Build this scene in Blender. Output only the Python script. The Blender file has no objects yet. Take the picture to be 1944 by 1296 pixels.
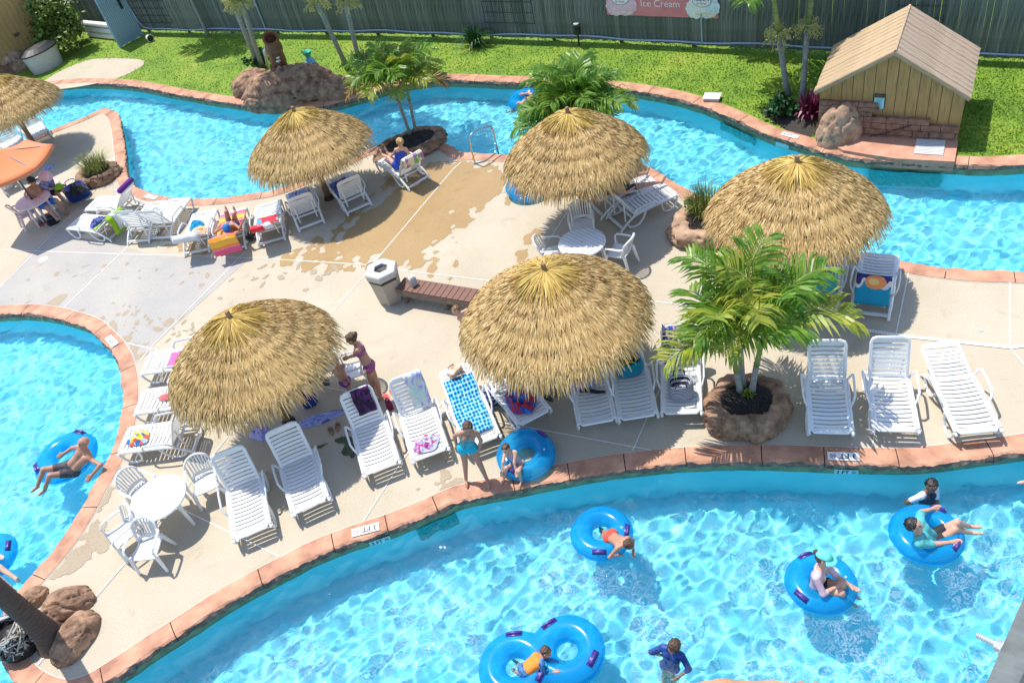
import bpy, bmesh, math, random
import numpy as np
from mathutils import Vector, Matrix, noise
from mathutils.geometry import tessellate_polygon

random.seed(7)
rng = np.random.default_rng(7)
sc = bpy.context.scene
COL = sc.collection
R = math.radians

# ------------------------------------------------------------------ camera
IMW, IMH, FPX, CAMH = 1944, 1296, 1600.0, 12.0
VPX, VPY = 1420.0, 2340.0                       # where verticals meet in the photograph
_d = np.array([VPX - IMW / 2, -(VPY - IMH / 2), -FPX]); _d /= np.linalg.norm(_d)
_up = -_d
_y = np.array([0, 0, -1.]) - _up * np.dot([0, 0, -1.], _up); _y /= np.linalg.norm(_y)
_x = np.cross(_y, _up)
CM = np.array([_x, _y, _up])
cam_data = bpy.data.cameras.new('camera')
cam = bpy.data.objects.new('camera', cam_data)
COL.objects.link(cam)
cam.matrix_world = Matrix.Translation((0, 0, CAMH)) @ Matrix(CM.tolist()).to_4x4()
cam_data.sensor_width = 36
cam_data.lens = 36 * FPX / IMW
cam_data.clip_start = 0.05
cam_data.clip_end = 2000
sc.camera = cam

# ------------------------------------------------------------------ sky and sun
SUN = Vector((-0.25, 0.36, 1.0)).normalized()
world = bpy.data.worlds.new('World'); sc.world = world; world.use_nodes = True
wnt = world.node_tree
sky = wnt.nodes.new('ShaderNodeTexSky'); sky.sky_type = 'NISHITA'; sky.sun_disc = False
sky.sun_elevation = math.asin(SUN.z)
sky.sun_rotation = math.atan2(SUN.x, SUN.y)
sky.air_density = 1.0; sky.dust_density = 0.6; sky.ozone_density = 1.0
bgn = wnt.nodes['Background']; bgn.inputs[1].default_value = 0.15
wnt.links.new(sky.outputs[0], bgn.inputs[0])
sl = bpy.data.lights.new('sun', 'SUN'); sl.energy = 3.35; sl.angle = R(0.5); sl.color = (1.0, 0.955, 0.88)
sun = bpy.data.objects.new('sun', sl); COL.objects.link(sun)
sun.rotation_euler = SUN.to_track_quat('Z', 'Y').to_euler()
sun.location = (-10, 10, 30)
sl.cycles.is_caustics_light = True              # the sun is refracted by the waves: real caustics
sc.view_settings.view_transform = 'Standard'
sc.view_settings.look = 'None'
sc.view_settings.gamma = 1.0
sc.view_settings.use_curve_mapping = False
sc.view_settings.exposure = 0.78
sc.cycles.use_denoising = True
sc.cycles.max_bounces = 8
sc.cycles.transparent_max_bounces = 12
sc.cycles.sample_clamp_indirect = 6

# ------------------------------------------------------------------ helpers
def ray(px, py):
    return CM @ np.array([px - IMW / 2, -(py - IMH / 2), -FPX])
def at(px, py, z=0.0):
    r = ray(px, py); t = (z - CAMH) / r[2]
    return Vector((r[0] * t, r[1] * t, z))
def gdir(px, py, dx, dy):
    v = at(px + dx, py + dy) - at(px, py); v.z = 0
    return v.normalized()
def yaw_of(v):
    return math.atan2(-v.x, v.y)                # yaw that turns +y to v

def tag(o, label=None, cat=None, group=None, kind=None):
    if label: o['label'] = label
    if cat: o['category'] = cat
    if group: o['group'] = group
    if kind: o['kind'] = kind
    return o
def thing(name, label, cat, loc=(0, 0, 0), rz=0.0, group=None):
    o = bpy.data.objects.new(name, None); COL.objects.link(o)
    o.empty_display_size = 0.2
    o.location = loc; o.rotation_euler = (0, 0, rz)
    return tag(o, label, cat, group)
def inst(name, mesh, parent=None, loc=(0, 0, 0), rot=(0, 0, 0), scale=(1, 1, 1)):
    o = bpy.data.objects.new(name, mesh); COL.objects.link(o)
    if parent: o.parent = parent
    o.location = loc; o.rotation_euler = rot; o.scale = scale
    return o
def receive(o):
    o.cycles.is_caustics_receiver = True
    return o

class MB:
    def __init__(s):
        s.v = []; s.f = []; s.m = []; s.t = []; s.tint = None
    def add(s, v, f, m=0):
        b = len(s.v)
        s.v.extend([tuple(map(float, p)) for p in v])
        s.f.extend([tuple(i + b for i in q) for q in f]); s.m.extend([m] * len(f))
        return s
    def box(s, c, size, M=None, m=0, taper=1.0):
        x, y, z = (k / 2 for k in size)
        P = [(-x, -y, -z), (x, -y, -z), (x, y, -z), (-x, y, -z), (-x * taper, -y * taper, z), (x * taper, -y * taper, z), (x * taper, y * taper, z), (-x * taper, y * taper, z)]
        if M is not None: P = [M @ Vector(p) for p in P]
        P = [(p[0] + c[0], p[1] + c[1], p[2] + c[2]) for p in P]
        return s.add(P, [(0, 3, 2, 1), (4, 5, 6, 7), (0, 1, 5, 4), (1, 2, 6, 5), (2, 3, 7, 6), (3, 0, 4, 7)], m)
    def tube(s, pts, r, n=6, cap=True, m=0, flat=1.0, closed=False):
        pts = [Vector(p) for p in pts]; k = len(pts)
        rr = r if hasattr(r, '__len__') else [r] * k
        T = []
        for i in range(k):
            if closed: a, b = pts[i - 1], pts[(i + 1) % k]
            else: a, b = pts[max(i - 1, 0)], pts[min(i + 1, k - 1)]
            d = (b - a); T.append(d.normalized() if d.length > 1e-9 else Vector((0, 0, 1)))
        ref = Vector((0, 0, 1)) if abs(T[0].z) < 0.9 else Vector((1, 0, 0))
        u = T[0].cross(ref).normalized(); V = []
        for i in range(k):
            u = (u - T[i] * u.dot(T[i])).normalized(); w = T[i].cross(u)
            for j in range(n):
                a = 2 * math.pi * j / n
                V.append(pts[i] + (u * math.cos(a) + w * math.sin(a) * flat) * rr[i])
        F = []
        for i in range(k if closed else k - 1):
            i2 = (i + 1) % k
            for j in range(n):
                j2 = (j + 1) % n
                F.append((i * n + j, i * n + j2, i2 * n + j2, i2 * n + j))
        if cap and not closed:
            F.append(tuple(range(n - 1, -1, -1))); F.append(tuple((k - 1) * n + j for j in range(n)))
        return s.add(V, F, m)
    def lathe(s, prof, n=24, c=(0, 0, 0), m=0, closed=False):
        V = []
        for r_, z in prof:
            for j in range(n):
                a = 2 * math.pi * j / n
                V.append((c[0] + r_ * math.cos(a), c[1] + r_ * math.sin(a), c[2] + z))
        F = []; k = len(prof)
        for i in range(k if closed else k - 1):
            i2 = (i + 1) % k
            for j in range(n):
                j2 = (j + 1) % n
                F.append((i * n + j, i * n + j2, i2 * n + j2, i2 * n + j))
        return s.add(V, F, m)
    def grid(s, P, m=0, flip=False):
        """P: rows of points"""
        nr, nc = len(P), len(P[0])
        F = []
        for i in range(nr - 1):
            for j in range(nc - 1):
                q = (i * nc + j, i * nc + j + 1, (i + 1) * nc + j + 1, (i + 1) * nc + j)
                F.append(q[::-1] if flip else q)
        return s.add([p for row in P for p in row], F, m)
    def mesh(s, name, mats, smooth=False):
        me = bpy.data.meshes.new(name)
        me.from_pydata(s.v, [], s.f)
        for mm in (mats if isinstance(mats, (list, tuple)) else [mats]): me.materials.append(mm)
        if any(s.m): me.polygons.foreach_set('material_index', s.m)
        if smooth: me.polygons.foreach_set('use_smooth', [True] * len(s.f))
        if s.tint is not None:
            a = me.attributes.new('tint', 'FLOAT', 'FACE'); a.data.foreach_set('value', s.tint)
        me.update()
        return me
    def build(s, name, mats, parent=None, loc=(0, 0, 0), rot=(0, 0, 0), smooth=False):
        return inst(name, s.mesh(name, mats, smooth), parent, loc, rot)

def npmesh(name, V, F, mats, smooth=True):
    me = bpy.data.meshes.new(name)
    V = np.asarray(V, np.float32); F = np.asarray(F, np.int32)
    me.vertices.add(len(V)); me.vertices.foreach_set('co', V.ravel())
    k = F.shape[1]
    me.loops.add(F.size); me.loops.foreach_set('vertex_index', F.ravel())
    me.polygons.add(len(F)); me.polygons.foreach_set('loop_start', np.arange(0, F.size, k, dtype=np.int32))
    me.update(calc_edges=True)
    for mm in (mats if isinstance(mats, (list, tuple)) else [mats]): me.materials.append(mm)
    me.polygons.foreach_set('use_smooth', [smooth] * len(F))
    me.validate()
    return me

def catmull(P, step=0.12):
    P = [Vector(p) for p in P]; out = []
    for i in range(len(P) - 1):
        p0 = P[max(i - 1, 0)]; p1 = P[i]; p2 = P[i + 1]; p3 = P[min(i + 2, len(P) - 1)]
        n = max(2, int((p2 - p1).length / step))
        for k in range(n):
            t = k / n
            out.append(0.5 * ((2 * p1) + (p2 - p0) * t + (2 * p0 - 5 * p1 + 4 * p2 - p3) * t * t + (3 * p1 - p0 - 3 * p2 + p3) * t ** 3))
    out.append(P[-1])
    return out
def inpoly(X, Y, poly):
    ins = np.zeros(X.shape, bool); n = len(poly)
    for i in range(n):
        x1, y1 = poly[i][0], poly[i][1]; x2, y2 = poly[(i + 1) % n][0], poly[(i + 1) % n][1]
        if y1 == y2: continue
        c = ((y1 > Y) != (y2 > Y)) & (X < (x2 - x1) * (Y - y1) / (y2 - y1) + x1)
        ins ^= c
    return ins

# ------------------------------------------------------------------ materials
def newmat(name):
    m = bpy.data.materials.new(name); m.use_nodes = True
    return m, m.node_tree, m.node_tree.nodes['Principled BSDF']
def N(nt, t, **k):
    n = nt.nodes.new(t)
    for a, b in k.items():
        if a.startswith('i_'):
            key = a[2:]
            n.inputs[int(key) if key.isdigit() else key.replace('_', ' ')].default_value = b
        else: setattr(n, a, b)
    return n
def ramp(nt, stops, fac=None, interp='LINEAR'):
    r = nt.nodes.new('ShaderNodeValToRGB'); r.color_ramp.interpolation = interp
    el = r.color_ramp.elements
    while len(el) < len(stops): el.new(0.5)
    for e, (p, c) in zip(el, stops):
        e.position = p; e.color = (*c, 1) if len(c) == 3 else c
    if fac is not None: nt.links.new(fac, r.inputs[0])
    return r
def mat(name, c, rough=0.5, var=0.12, scale=6.0, bump=0.0, bscale=60.0, spec=0.5, c2=None, coat=0.0, obj=True, detail=4, stretch=None, trans=0.0):
    m, nt, b = newmat(name)
    tc = N(nt, 'ShaderNodeTexCoord') if obj else N(nt, 'ShaderNodeNewGeometry')
    src = tc.outputs['Object'] if obj else tc.outputs['Position']
    if stretch:
        mp = N(nt, 'ShaderNodeMapping'); mp.inputs['Scale'].default_value = stretch
        nt.links.new(src, mp.inputs[0]); src = mp.outputs[0]
    nz = N(nt, 'ShaderNodeTexNoise', i_Scale=scale, i_Detail=detail, i_Roughness=0.6)
    nt.links.new(src, nz.inputs['Vector'])
    lo = tuple(max(0, k * (1 - var)) for k in c)
    hi = c2 if c2 else tuple(min(0.95, k * (1 + var)) for k in c)
    rp = ramp(nt, [(0.32, lo), (0.68, hi)], nz.outputs['Fac'])
    nt.links.new(rp.outputs[0], b.inputs['Base Color'])
    b.inputs['Roughness'].default_value = rough
    b.inputs['Specular IOR Level'].default_value = spec
    b.inputs['Coat Weight'].default_value = coat
    if trans: b.inputs['Transmission Weight'].default_value = trans
    if bump:
        n2 = N(nt, 'ShaderNodeTexNoise', i_Scale=bscale, i_Detail=5)
        nt.links.new(src, n2.inputs['Vector'])
        bp = N(nt, 'ShaderNodeBump', i_Strength=bump, i_Distance=0.02)
        nt.links.new(n2.outputs['Fac'], bp.inputs['Height']); nt.links.new(bp.outputs[0], b.inputs['Normal'])
    return m

M = {}
def leafmat(name, c, c2):
    m, nt, b = newmat(name)
    tc = N(nt, 'ShaderNodeTexCoord'); nz = N(nt, 'ShaderNodeTexNoise', i_Scale=5.0, i_Detail=3); nt.links.new(tc.outputs['Object'], nz.inputs['Vector'])
    r = ramp(nt, [(0.35, c), (0.65, c2)], nz.outputs['Fac']); nt.links.new(r.outputs[0], b.inputs['Base Color']); b.inputs['Roughness'].default_value = 0.38
    tr = N(nt, 'ShaderNodeBsdfTranslucent'); nt.links.new(r.outputs[0], tr.inputs[0])
    mx = N(nt, 'ShaderNodeMixShader'); mx.inputs[0].default_value = 0.45
    nt.links.new(b.outputs[0], mx.inputs[1]); nt.links.new(tr.outputs[0], mx.inputs[2]); nt.links.new(mx.outputs[0], nt.nodes['Material Output'].inputs[0])
    return m
M['plastic'] = mat('white_plastic', (0.78, 0.78, 0.78), 0.35, 0.05, 3)
M['plastic_old'] = mat('aged_white_plastic', (0.72, 0.71, 0.68), 0.45, 0.06, 3)
def plastic_variation(m):
    nt = m.node_tree; b = nt.nodes['Principled BSDF']; src = b.inputs['Base Color'].links[0].from_socket
    oi = N(nt, 'ShaderNodeObjectInfo'); r = ramp(nt, [(0.0, (0.86, 0.86, 0.85)), (1.0, (1.0, 1.0, 1.0))], oi.outputs['Random'])
    mx = N(nt, 'ShaderNodeMix', data_type='RGBA', blend_type='MULTIPLY', i_0=1.0)
    nt.links.new(src, mx.inputs[6]); nt.links.new(r.outputs[0], mx.inputs[7]); nt.links.new(mx.outputs[2], b.inputs['Base Color'])
plastic_variation(M['plastic'])
M['pink_plastic'] = mat('pinkish_plastic', (0.70, 0.55, 0.56), 0.4, 0.05, 3)
M['coping'] = mat('stamped_coping', (0.48, 0.22, 0.130), 0.75, 0.32, 2.2, 0.5, 26, obj=False, c2=(0.61, 0.32, 0.20))
M['coping_rock'] = mat('coping_rock_face', (0.17, 0.125, 0.10), 0.9, 0.5, 9, 0.7, 30, obj=False)
M['band'] = mat('waterline_band', (0.20, 0.24, 0.13), 0.6, 0.35, 5, 0.3, 30, obj=False)
M['rock'] = mat('brown_rock', (0.27, 0.145, 0.085), 0.85, 0.5, 4.5, 1.0, 16, c2=(0.44, 0.26, 0.16))
M['rock_pink'] = mat('tan_rock', (0.40, 0.24, 0.15), 0.85, 0.4, 3, 0.8, 12, c2=(0.52, 0.34, 0.22))
M['mulch'] = mat('dark_mulch', (0.030, 0.024, 0.020), 0.95, 0.7, 40, 1.0, 90, c2=(0.09, 0.075, 0.065))
M['wood_pole'] = mat('brown_pole', (0.26, 0.15, 0.08), 0.7, 0.3, 6, 0.3, 40, stretch=(1, 1, 0.1))
M['fence'] = mat('weathered_fence', (0.125, 0.145, 0.128), 0.9, 0.45, 3, 0.4, 30, stretch=(6, 6, 0.5))
M['fence_b'] = mat('weathered_fence_pale', (0.165, 0.185, 0.165), 0.9, 0.45, 3, 0.4, 30, stretch=(6, 6, 0.5))
M['fence_c'] = mat('weathered_fence_green', (0.10, 0.125, 0.10), 0.9, 0.45, 3, 0.4, 30, stretch=(6, 6, 0.5))
M['dark_wood'] = mat('dark_timber', (0.09, 0.065, 0.05), 0.8, 0.3, 8, 0.3, 40)
M['bench'] = mat('brown_composite', (0.17, 0.075, 0.05), 0.6, 0.22, 20, 0.2, 80, stretch=(1, 8, 8))
M['bench_side'] = mat('weathered_bench_side', (0.20, 0.16, 0.13), 0.85, 0.45, 6, 0.4, 30, stretch=(1, 1, 6))
M['yellow_wood'] = mat('yellow_board', (0.41, 0.245, 0.085), 0.75, 0.18, 4, 0.3, 30, stretch=(5, 5, 0.6))
M['roof_wood'] = mat('pine_plank', (0.40, 0.285, 0.165), 0.75, 0.25, 5, 0.25, 40, stretch=(0.6, 6, 6))
M['roof_wood_b'] = mat('grey_pine_plank', (0.37, 0.27, 0.19), 0.75, 0.28, 5, 0.25, 40, stretch=(0.6, 6, 6))
M['stone'] = mat('brown_block', (0.27, 0.135, 0.08), 0.85, 0.4, 5, 0.7, 24, c2=(0.34, 0.20, 0.14), obj=False)
M['black'] = mat('black_plastic', (0.018, 0.018, 0.02), 0.45, 0.2, 10)
M['metal'] = mat('polished_steel', (0.55, 0.56, 0.58), 0.22, 0.06, 10); M['metal'].node_tree.nodes['Principled BSDF'].inputs['Metallic'].default_value = 1
M['galv'] = mat('galvanised_steel', (0.42, 0.45, 0.50), 0.5, 0.16, 14, 0.1, 60); M['galv'].node_tree.nodes['Principled BSDF'].inputs['Metallic'].default_value = 0.5
M['conduit'] = mat('grey_conduit', (0.36, 0.46, 0.58), 0.4, 0.1, 6)
M['white'] = mat('white_paint', (0.78, 0.77, 0.75), 0.5, 0.04, 5)
M['joint'] = mat('white_joint_filler', (0.72, 0.70, 0.66), 0.7, 0.12, 8, obj=False)
M['ink'] = mat('black_ink', (0.03, 0.03, 0.035), 0.6, 0.1, 8)
M['red_ink'] = mat('red_ink', (0.45, 0.05, 0.05), 0.6, 0.1, 8)
M['tile_blue'] = mat('aqua_sign_tile', (0.30, 0.62, 0.66), 0.4, 0.1, 8)
M['bin'] = mat('beige_aggregate', (0.42, 0.38, 0.31), 0.85, 0.12, 60, 0.4, 140)
M['bin_top'] = mat('grey_lid', (0.44, 0.44, 0.42), 0.6, 0.08, 10)
M['leaf'] = leafmat('palm_leaf', (0.09, 0.225, 0.024), (0.24, 0.39, 0.045))
M['leaf_y'] = leafmat('yellow_palm_leaf', (0.20, 0.30, 0.03), (0.46, 0.46, 0.06))
M['leaf_brown'] = mat('dry_palm_leaf', (0.26, 0.13, 0.03), 0.7, 0.4, 2.0, c2=(0.30, 0.24, 0.04))
M['bush'] = mat('bush_leaf', (0.07, 0.15, 0.02), 0.5, 0.4, 2.5, c2=(0.20, 0.26, 0.035))
M['dark_leaf'] = mat('dark_green_leaf', (0.02, 0.085, 0.018), 0.45, 0.35, 2.5)
M['red_leaf'] = mat('crimson_leaf', (0.13, 0.012, 0.045), 0.45, 0.5, 3, c2=(0.24, 0.03, 0.10))
M['grass_blade'] = mat('ornamental_grass', (0.14, 0.21, 0.03), 0.6, 0.4, 3, c2=(0.34, 0.36, 0.08))
M['flower'] = mat('palm_flower', (0.44, 0.42, 0.14), 0.7, 0.3, 5)
M['trunk'] = mat('grey_palm_trunk', (0.27, 0.27, 0.245), 0.85, 0.25, 4, 0.4, 12, stretch=(1, 1, 6))
M['shaft'] = mat('green_crownshaft', (0.17, 0.24, 0.05), 0.5, 0.3, 3, c2=(0.30, 0.33, 0.09), stretch=(1, 1, 4))
M['bark'] = mat('dark_bark', (0.105, 0.068, 0.052), 0.9, 0.35, 5, 0.9, 18, stretch=(1, 1, 9))
M['mauve'] = mat('purple_handle', (0.055, 0.03, 0.22), 0.35, 0.1, 5)
M['thatch_base'] = mat('thatch_underlayer', (0.30, 0.19, 0.075), 0.95, 0.3, 20, 0.5, 60)

def thatch_mat(name, stops):
    m, nt, b = newmat(name)
    a = N(nt, 'ShaderNodeAttribute', attribute_name='tint')
    tc = N(nt, 'ShaderNodeTexCoord'); nz = N(nt, 'ShaderNodeTexNoise', i_Scale=7.0, i_Detail=3)
    nt.links.new(tc.outputs['Object'], nz.inputs['Vector'])
    ad = N(nt, 'ShaderNodeMath', operation='MULTIPLY_ADD', i_1=0.5, i_2=-0.25); nt.links.new(nz.outputs['Fac'], ad.inputs[0])
    s2 = N(nt, 'ShaderNodeMath', operation='ADD', use_clamp=True); nt.links.new(a.outputs['Fac'], s2.inputs[0]); nt.links.new(ad.outputs[0], s2.inputs[1])
    r = ramp(nt, stops, s2.outputs[0])
    nt.links.new(r.outputs[0], b.inputs['Base Color']); b.inputs['Roughness'].default_value = 0.6
    b.inputs['Specular IOR Level'].default_value = 0.35
    return m
M['thatch'] = thatch_mat('dry_thatch', [(0.0, (0.32, 0.195, 0.07)), (0.3, (0.46, 0.30, 0.115)), (0.65, (0.58, 0.395, 0.165)), (1.0, (0.69, 0.505, 0.25))])
M['thatch_cap'] = thatch_mat('golden_thatch', [(0.0, (0.32, 0.19, 0.045)), (0.4, (0.52, 0.35, 0.08)), (1.0, (0.66, 0.47, 0.14))])

def cloth(name, kind, *cs, scale=6.0, rough=0.9):
    m, nt, b = newmat(name)
    uv = N(nt, 'ShaderNodeTexCoord'); src = uv.outputs['UV']
    if kind == 'stripes':
        w = N(nt, 'ShaderNodeTexWave', wave_type='BANDS', bands_direction='Y', i_Scale=scale, i_Distortion=0.6, i_Detail=1.0)
        nt.links.new(src, w.inputs['Vector'])
        k = len(cs); r = ramp(nt, [(i / k, c) for i, c in enumerate(cs)], w.outputs['Fac'], 'CONSTANT')
    elif kind == 'dots':
        mp = N(nt, 'ShaderNodeMapping'); mp.inputs['Scale'].default_value = (scale, scale * 1.6, 1); nt.links.new(src, mp.inputs[0])
        v = N(nt, 'ShaderNodeTexVoronoi', i_Scale=1.0, i_Randomness=0.25); nt.links.new(mp.outputs[0], v.inputs['Vector'])
        r = ramp(nt, [(0.0, cs[0]), (0.28, cs[1]), (0.5, cs[2])], v.outputs['Distance'], 'CONSTANT')
    elif kind == 'cells':
        v = N(nt, 'ShaderNodeTexVoronoi', i_Scale=scale); nt.links.new(src, v.inputs['Vector'])
        sp = N(nt, 'ShaderNodeSeparateColor'); nt.links.new(v.outputs['Color'], sp.inputs[0])
        k = len(cs); r = ramp(nt, [(i / k, c) for i, c in enumerate(cs)], sp.outputs[0], 'CONSTANT')
    elif kind == 'tie':
        nz = N(nt, 'ShaderNodeTexNoise', i_Scale=scale, i_Detail=1.5, i_Distortion=1.2); nt.links.new(src, nz.inputs['Vector'])
        k = len(cs); r = ramp(nt, [(0.3 + 0.4 * i / k, c) for i, c in enumerate(cs)], nz.outputs['Fac'])
    else:
        nz = N(nt, 'ShaderNodeTexNoise', i_Scale=4.0); nt.links.new(src, nz.inputs['Vector'])
        c = cs[0]; r = ramp(nt, [(0.35, tuple(k * 0.88 for k in c)), (0.65, c)], nz.outputs['Fac'])
    nt.links.new(r.outputs[0], b.inputs['Base Color'])
    b.inputs['Roughness'].default_value = rough; b.inputs['Sheen Weight'].default_value = 0.2
    b.inputs['Specular IOR Level'].default_value = 0.2
    return m

def vinyl_mat():
    m, nt, b = newmat('blue_vinyl')
    b.inputs['Base Color'].default_value = (0.01, 0.42, 0.82, 1); b.inputs['Roughness'].default_value = 0.16
    b.inputs['Coat Weight'].default_value = 0.6; b.inputs['Coat Roughness'].default_value = 0.06
    tr = N(nt, 'ShaderNodeBsdfTranslucent'); tr.inputs[0].default_value = (0.02, 0.60, 0.95, 1)
    tp = N(nt, 'ShaderNodeBsdfTransparent'); tp.inputs[0].default_value = (0.35, 0.85, 1.0, 1)
    mx = N(nt, 'ShaderNodeMixShader'); mx.inputs[0].default_value = 0.45
    mx2 = N(nt, 'ShaderNodeMixShader'); mx2.inputs[0].default_value = 0.40
    out = nt.nodes['Material Output']
    nt.links.new(b.outputs[0], mx.inputs[1]); nt.links.new(tr.outputs[0], mx.inputs[2])
    nt.links.new(mx.outputs[0], mx2.inputs[1]); nt.links.new(tp.outputs[0], mx2.inputs[2])
    nt.links.new(mx2.outputs[0], out.inputs[0])
    return m
M['vinyl'] = vinyl_mat()
SKIN = [mat('fair_skin', (0.56, 0.31, 0.215), 0.5, 0.1, 6), mat('tan_skin', (0.42, 0.21, 0.135), 0.5, 0.1, 6), mat('brown_skin', (0.20, 0.095, 0.06), 0.5, 0.1, 6), mat('pale_skin', (0.62, 0.38, 0.28), 0.5, 0.1, 6)]
HAIR = dict(brown=mat('brown_hair', (0.075, 0.038, 0.02), 0.55, 0.5, 14, 0.5, 40), black=mat('black_hair', (0.014, 0.011, 0.010), 0.5, 0.4, 14, 0.4, 40), blond=mat('blond_hair', (0.42, 0.27, 0.11), 0.6, 0.35, 14, 0.4, 40), auburn=mat('light_brown_hair', (0.20, 0.095, 0.04), 0.55, 0.4, 14, 0.5, 40))
M['eye'] = mat('eye', (0.03, 0.02, 0.02), 0.3, 0.0, 1); M['lip'] = mat('lip', (0.36, 0.12, 0.10), 0.5, 0.0, 1)
# ------------------------------------------------------------------ the setting: land, pools, water
CW = 0.37                                        # coping width
ZW, ZF = -0.24, -1.30                            # water level, pool floor
UN_PX = [(-420, 400), (-200, 338), (0, 286), (60, 262), (110, 242), (160, 222), (198, 206), (222, 214), (231, 240), (238, 285), (242, 330), (257, 352), (290, 367), (330, 375), (380, 377), (430, 374), (480, 367), (530, 358), (580, 338), (640, 312), (690, 288), (730, 270), (790, 262), (850, 274), (875, 288), (910, 291), (950, 293), (1000, 296), (1060, 297), (1120, 299), (1180, 304), (1238, 320), (1280, 345), (1314, 363), (1370, 395), (1450, 430), (1540, 458), (1628, 477), (1701, 493), (1822, 510), (1944, 515), (2120, 522), (2420, 530)]
UF_PX = [(-420, 262), (-250, 235), (-100, 205), (0, 182), (80, 165), (160, 158), (250, 163), (330, 178), (420, 193), (500, 203), (600, 203), (680, 185), (740, 166), (815, 153), (860, 152), (980, 157), (1050, 160), (1117, 163), (1188, 170), (1240, 178), (1288, 188), (1343, 205), (1400, 229), (1459, 256), (1510, 271), (1562, 288), (1622, 300), (1700, 307), (1811, 313), (1870, 316), (1944, 312), (2080, 305), (2300, 290)]
S_PX = [(-420, 720), (-200, 640), (-80, 606), (0, 597), (63, 597), (110, 605), (163, 622), (189, 643), (210, 666), (223, 690), (231, 727), (232, 758), (227, 803), (215, 847), (194, 892), (170, 934), (152, 968), (126, 1011), (94, 1053), (45, 1108), (12, 1152), (-8, 1195), (0, 1245), (25, 1290), (60, 1318), (110, 1332), (160, 1320), (210, 1292), (289, 1239), (380, 1180), (433, 1145), (499, 1109), (532, 1092), (598, 1058), (664, 1032), (742, 1006), (821, 974), (873, 952), (960, 934), (1020, 921), (1078, 910), (1144, 898), (1222, 888), (1327, 879), (1459, 877), (1575, 881), (1667, 884), (1746, 883), (1837, 873), (1944, 859), (2150, 828), (2420, 795)]
FB_PX = [(700, 1480), (950, 1380), (1150, 1322), (1327, 1295), (1420, 1290), (1523, 1294), (1700, 1325), (1950, 1400)]
UN = catmull([at(*p) for p in UN_PX]); UF = catmull([at(*p) for p in UF_PX])
SS = catmull([at(*p) for p in S_PX]); FB = catmull([at(*p) for p in FB_PX])

def tangents(P):
    T = []
    for i in range(len(P)):
        d = P[min(i + 2, len(P) - 1)] - P[max(i - 2, 0)]; d.z = 0; T.append(d.normalized())
    return T
def offset(P, d):
    T = tangents(P)
    return [p + Vector((-t.y, t.x, 0)) * d for p, t in zip(P, T)]
def sheet(name, loops, z, m, kind='structure'):
    loops = [[Vector((p.x, p.y, 0)) for p in l] for l in loops]
    tris = tessellate_polygon(loops); flat = [p for l in loops for p in l]
    F = []
    for t in tris:
        a, b, c = (flat[i] for i in t)
        F.append(t if (b - a).cross(c - a).z > 0 else t[::-1])
    me = bpy.data.meshes.new(name); me.from_pydata([(p.x, p.y, z) for p in flat], [], F); me.materials.append(m)
    return tag(inst(name, me), kind=kind)
def thin(P, k=2): return P[::k] + ([P[-1]] if (len(P) - 1) % k else [])
def land(off):                                   # land outlines at a distance behind the water edge
    deck = thin(offset(UN, -off)) + thin(offset(SS, off))[::-1]
    f = thin(offset(UF, off))
    lawn = f + [Vector((70, f[-1].y - 4, 0)), Vector((70, 120, 0)), Vector((-110, 120, 0)), Vector((-110, f[0].y, 0))]
    b = thin(offset(FB, -off)); bank = b + [Vector((30, 1.0, 0)), Vector((30, -20, 0)), Vector((-20, -20, 0)), Vector((-20, 0, 0))]
    return deck, lawn, bank

def deck_mat(name, a, b, bump=0.15):
    m, nt, bs = newmat(name)
    g = N(nt, 'ShaderNodeNewGeometry'); P = g.outputs['Position']
    n1 = N(nt, 'ShaderNodeTexNoise', i_Scale=0.55, i_Detail=6, i_Roughness=0.6); nt.links.new(P, n1.inputs['Vector'])
    r = ramp(nt, [(0.3, a), (0.7, b)], n1.outputs['Fac'])
    n2 = N(nt, 'ShaderNodeTexNoise', i_Scale=45, i_Detail=4); nt.links.new(P, n2.inputs['Vector'])
    r2 = ramp(nt, [(0.3, (0.80, 0.80, 0.80)), (0.62, (1.04, 1.04, 1.04))], n2.outputs['Fac'])
    mx = N(nt, 'ShaderNodeMix', data_type='RGBA', blend_type='MULTIPLY', i_0=1.0)
    nt.links.new(r.outputs[0], mx.inputs[6]); nt.links.new(r2.outputs[0], mx.inputs[7])
    n3 = N(nt, 'ShaderNodeTexNoise', i_Scale=1.6, i_Detail=3, i_Distortion=1.5); nt.links.new(P, n3.inputs['Vector'])
    r3 = ramp(nt, [(0.60, (1, 1, 1)), (0.76, (0.90, 0.87, 0.83))], n3.outputs['Fac'])
    mx2 = N(nt, 'ShaderNodeMix', data_type='RGBA', blend_type='MULTIPLY', i_0=1.0)
    nt.links.new(mx.outputs[2], mx2.inputs[6]); nt.links.new(r3.outputs[0], mx2.inputs[7])
    nt.links.new(mx2.outputs[2], bs.inputs['Base Color']); bs.inputs['Roughness'].default_value = 0.8
    bs.inputs['Specular IOR Level'].default_value = 0.3
    bp = N(nt, 'ShaderNodeBump', i_Strength=bump, i_Distance=0.01); nt.links.new(n2.outputs['Fac'], bp.inputs['Height']); nt.links.new(bp.outputs[0], bs.inputs['Normal'])
    return m
M['deck'] = deck_mat('beige_concrete', (0.45, 0.382, 0.28), (0.52, 0.45, 0.345))
M['deck_grey'] = deck_mat('grey_concrete', (0.36, 0.345, 0.325), (0.44, 0.40, 0.345))
M['wet'] = deck_mat('wet_concrete', (0.345, 0.225, 0.10), (0.41, 0.275, 0.13)); M['wet'].node_tree.nodes['Principled BSDF'].inputs['Roughness'].default_value = 0.38
M['damp'] = deck_mat('damp_concrete', (0.345, 0.275, 0.19), (0.39, 0.315, 0.22))

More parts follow.
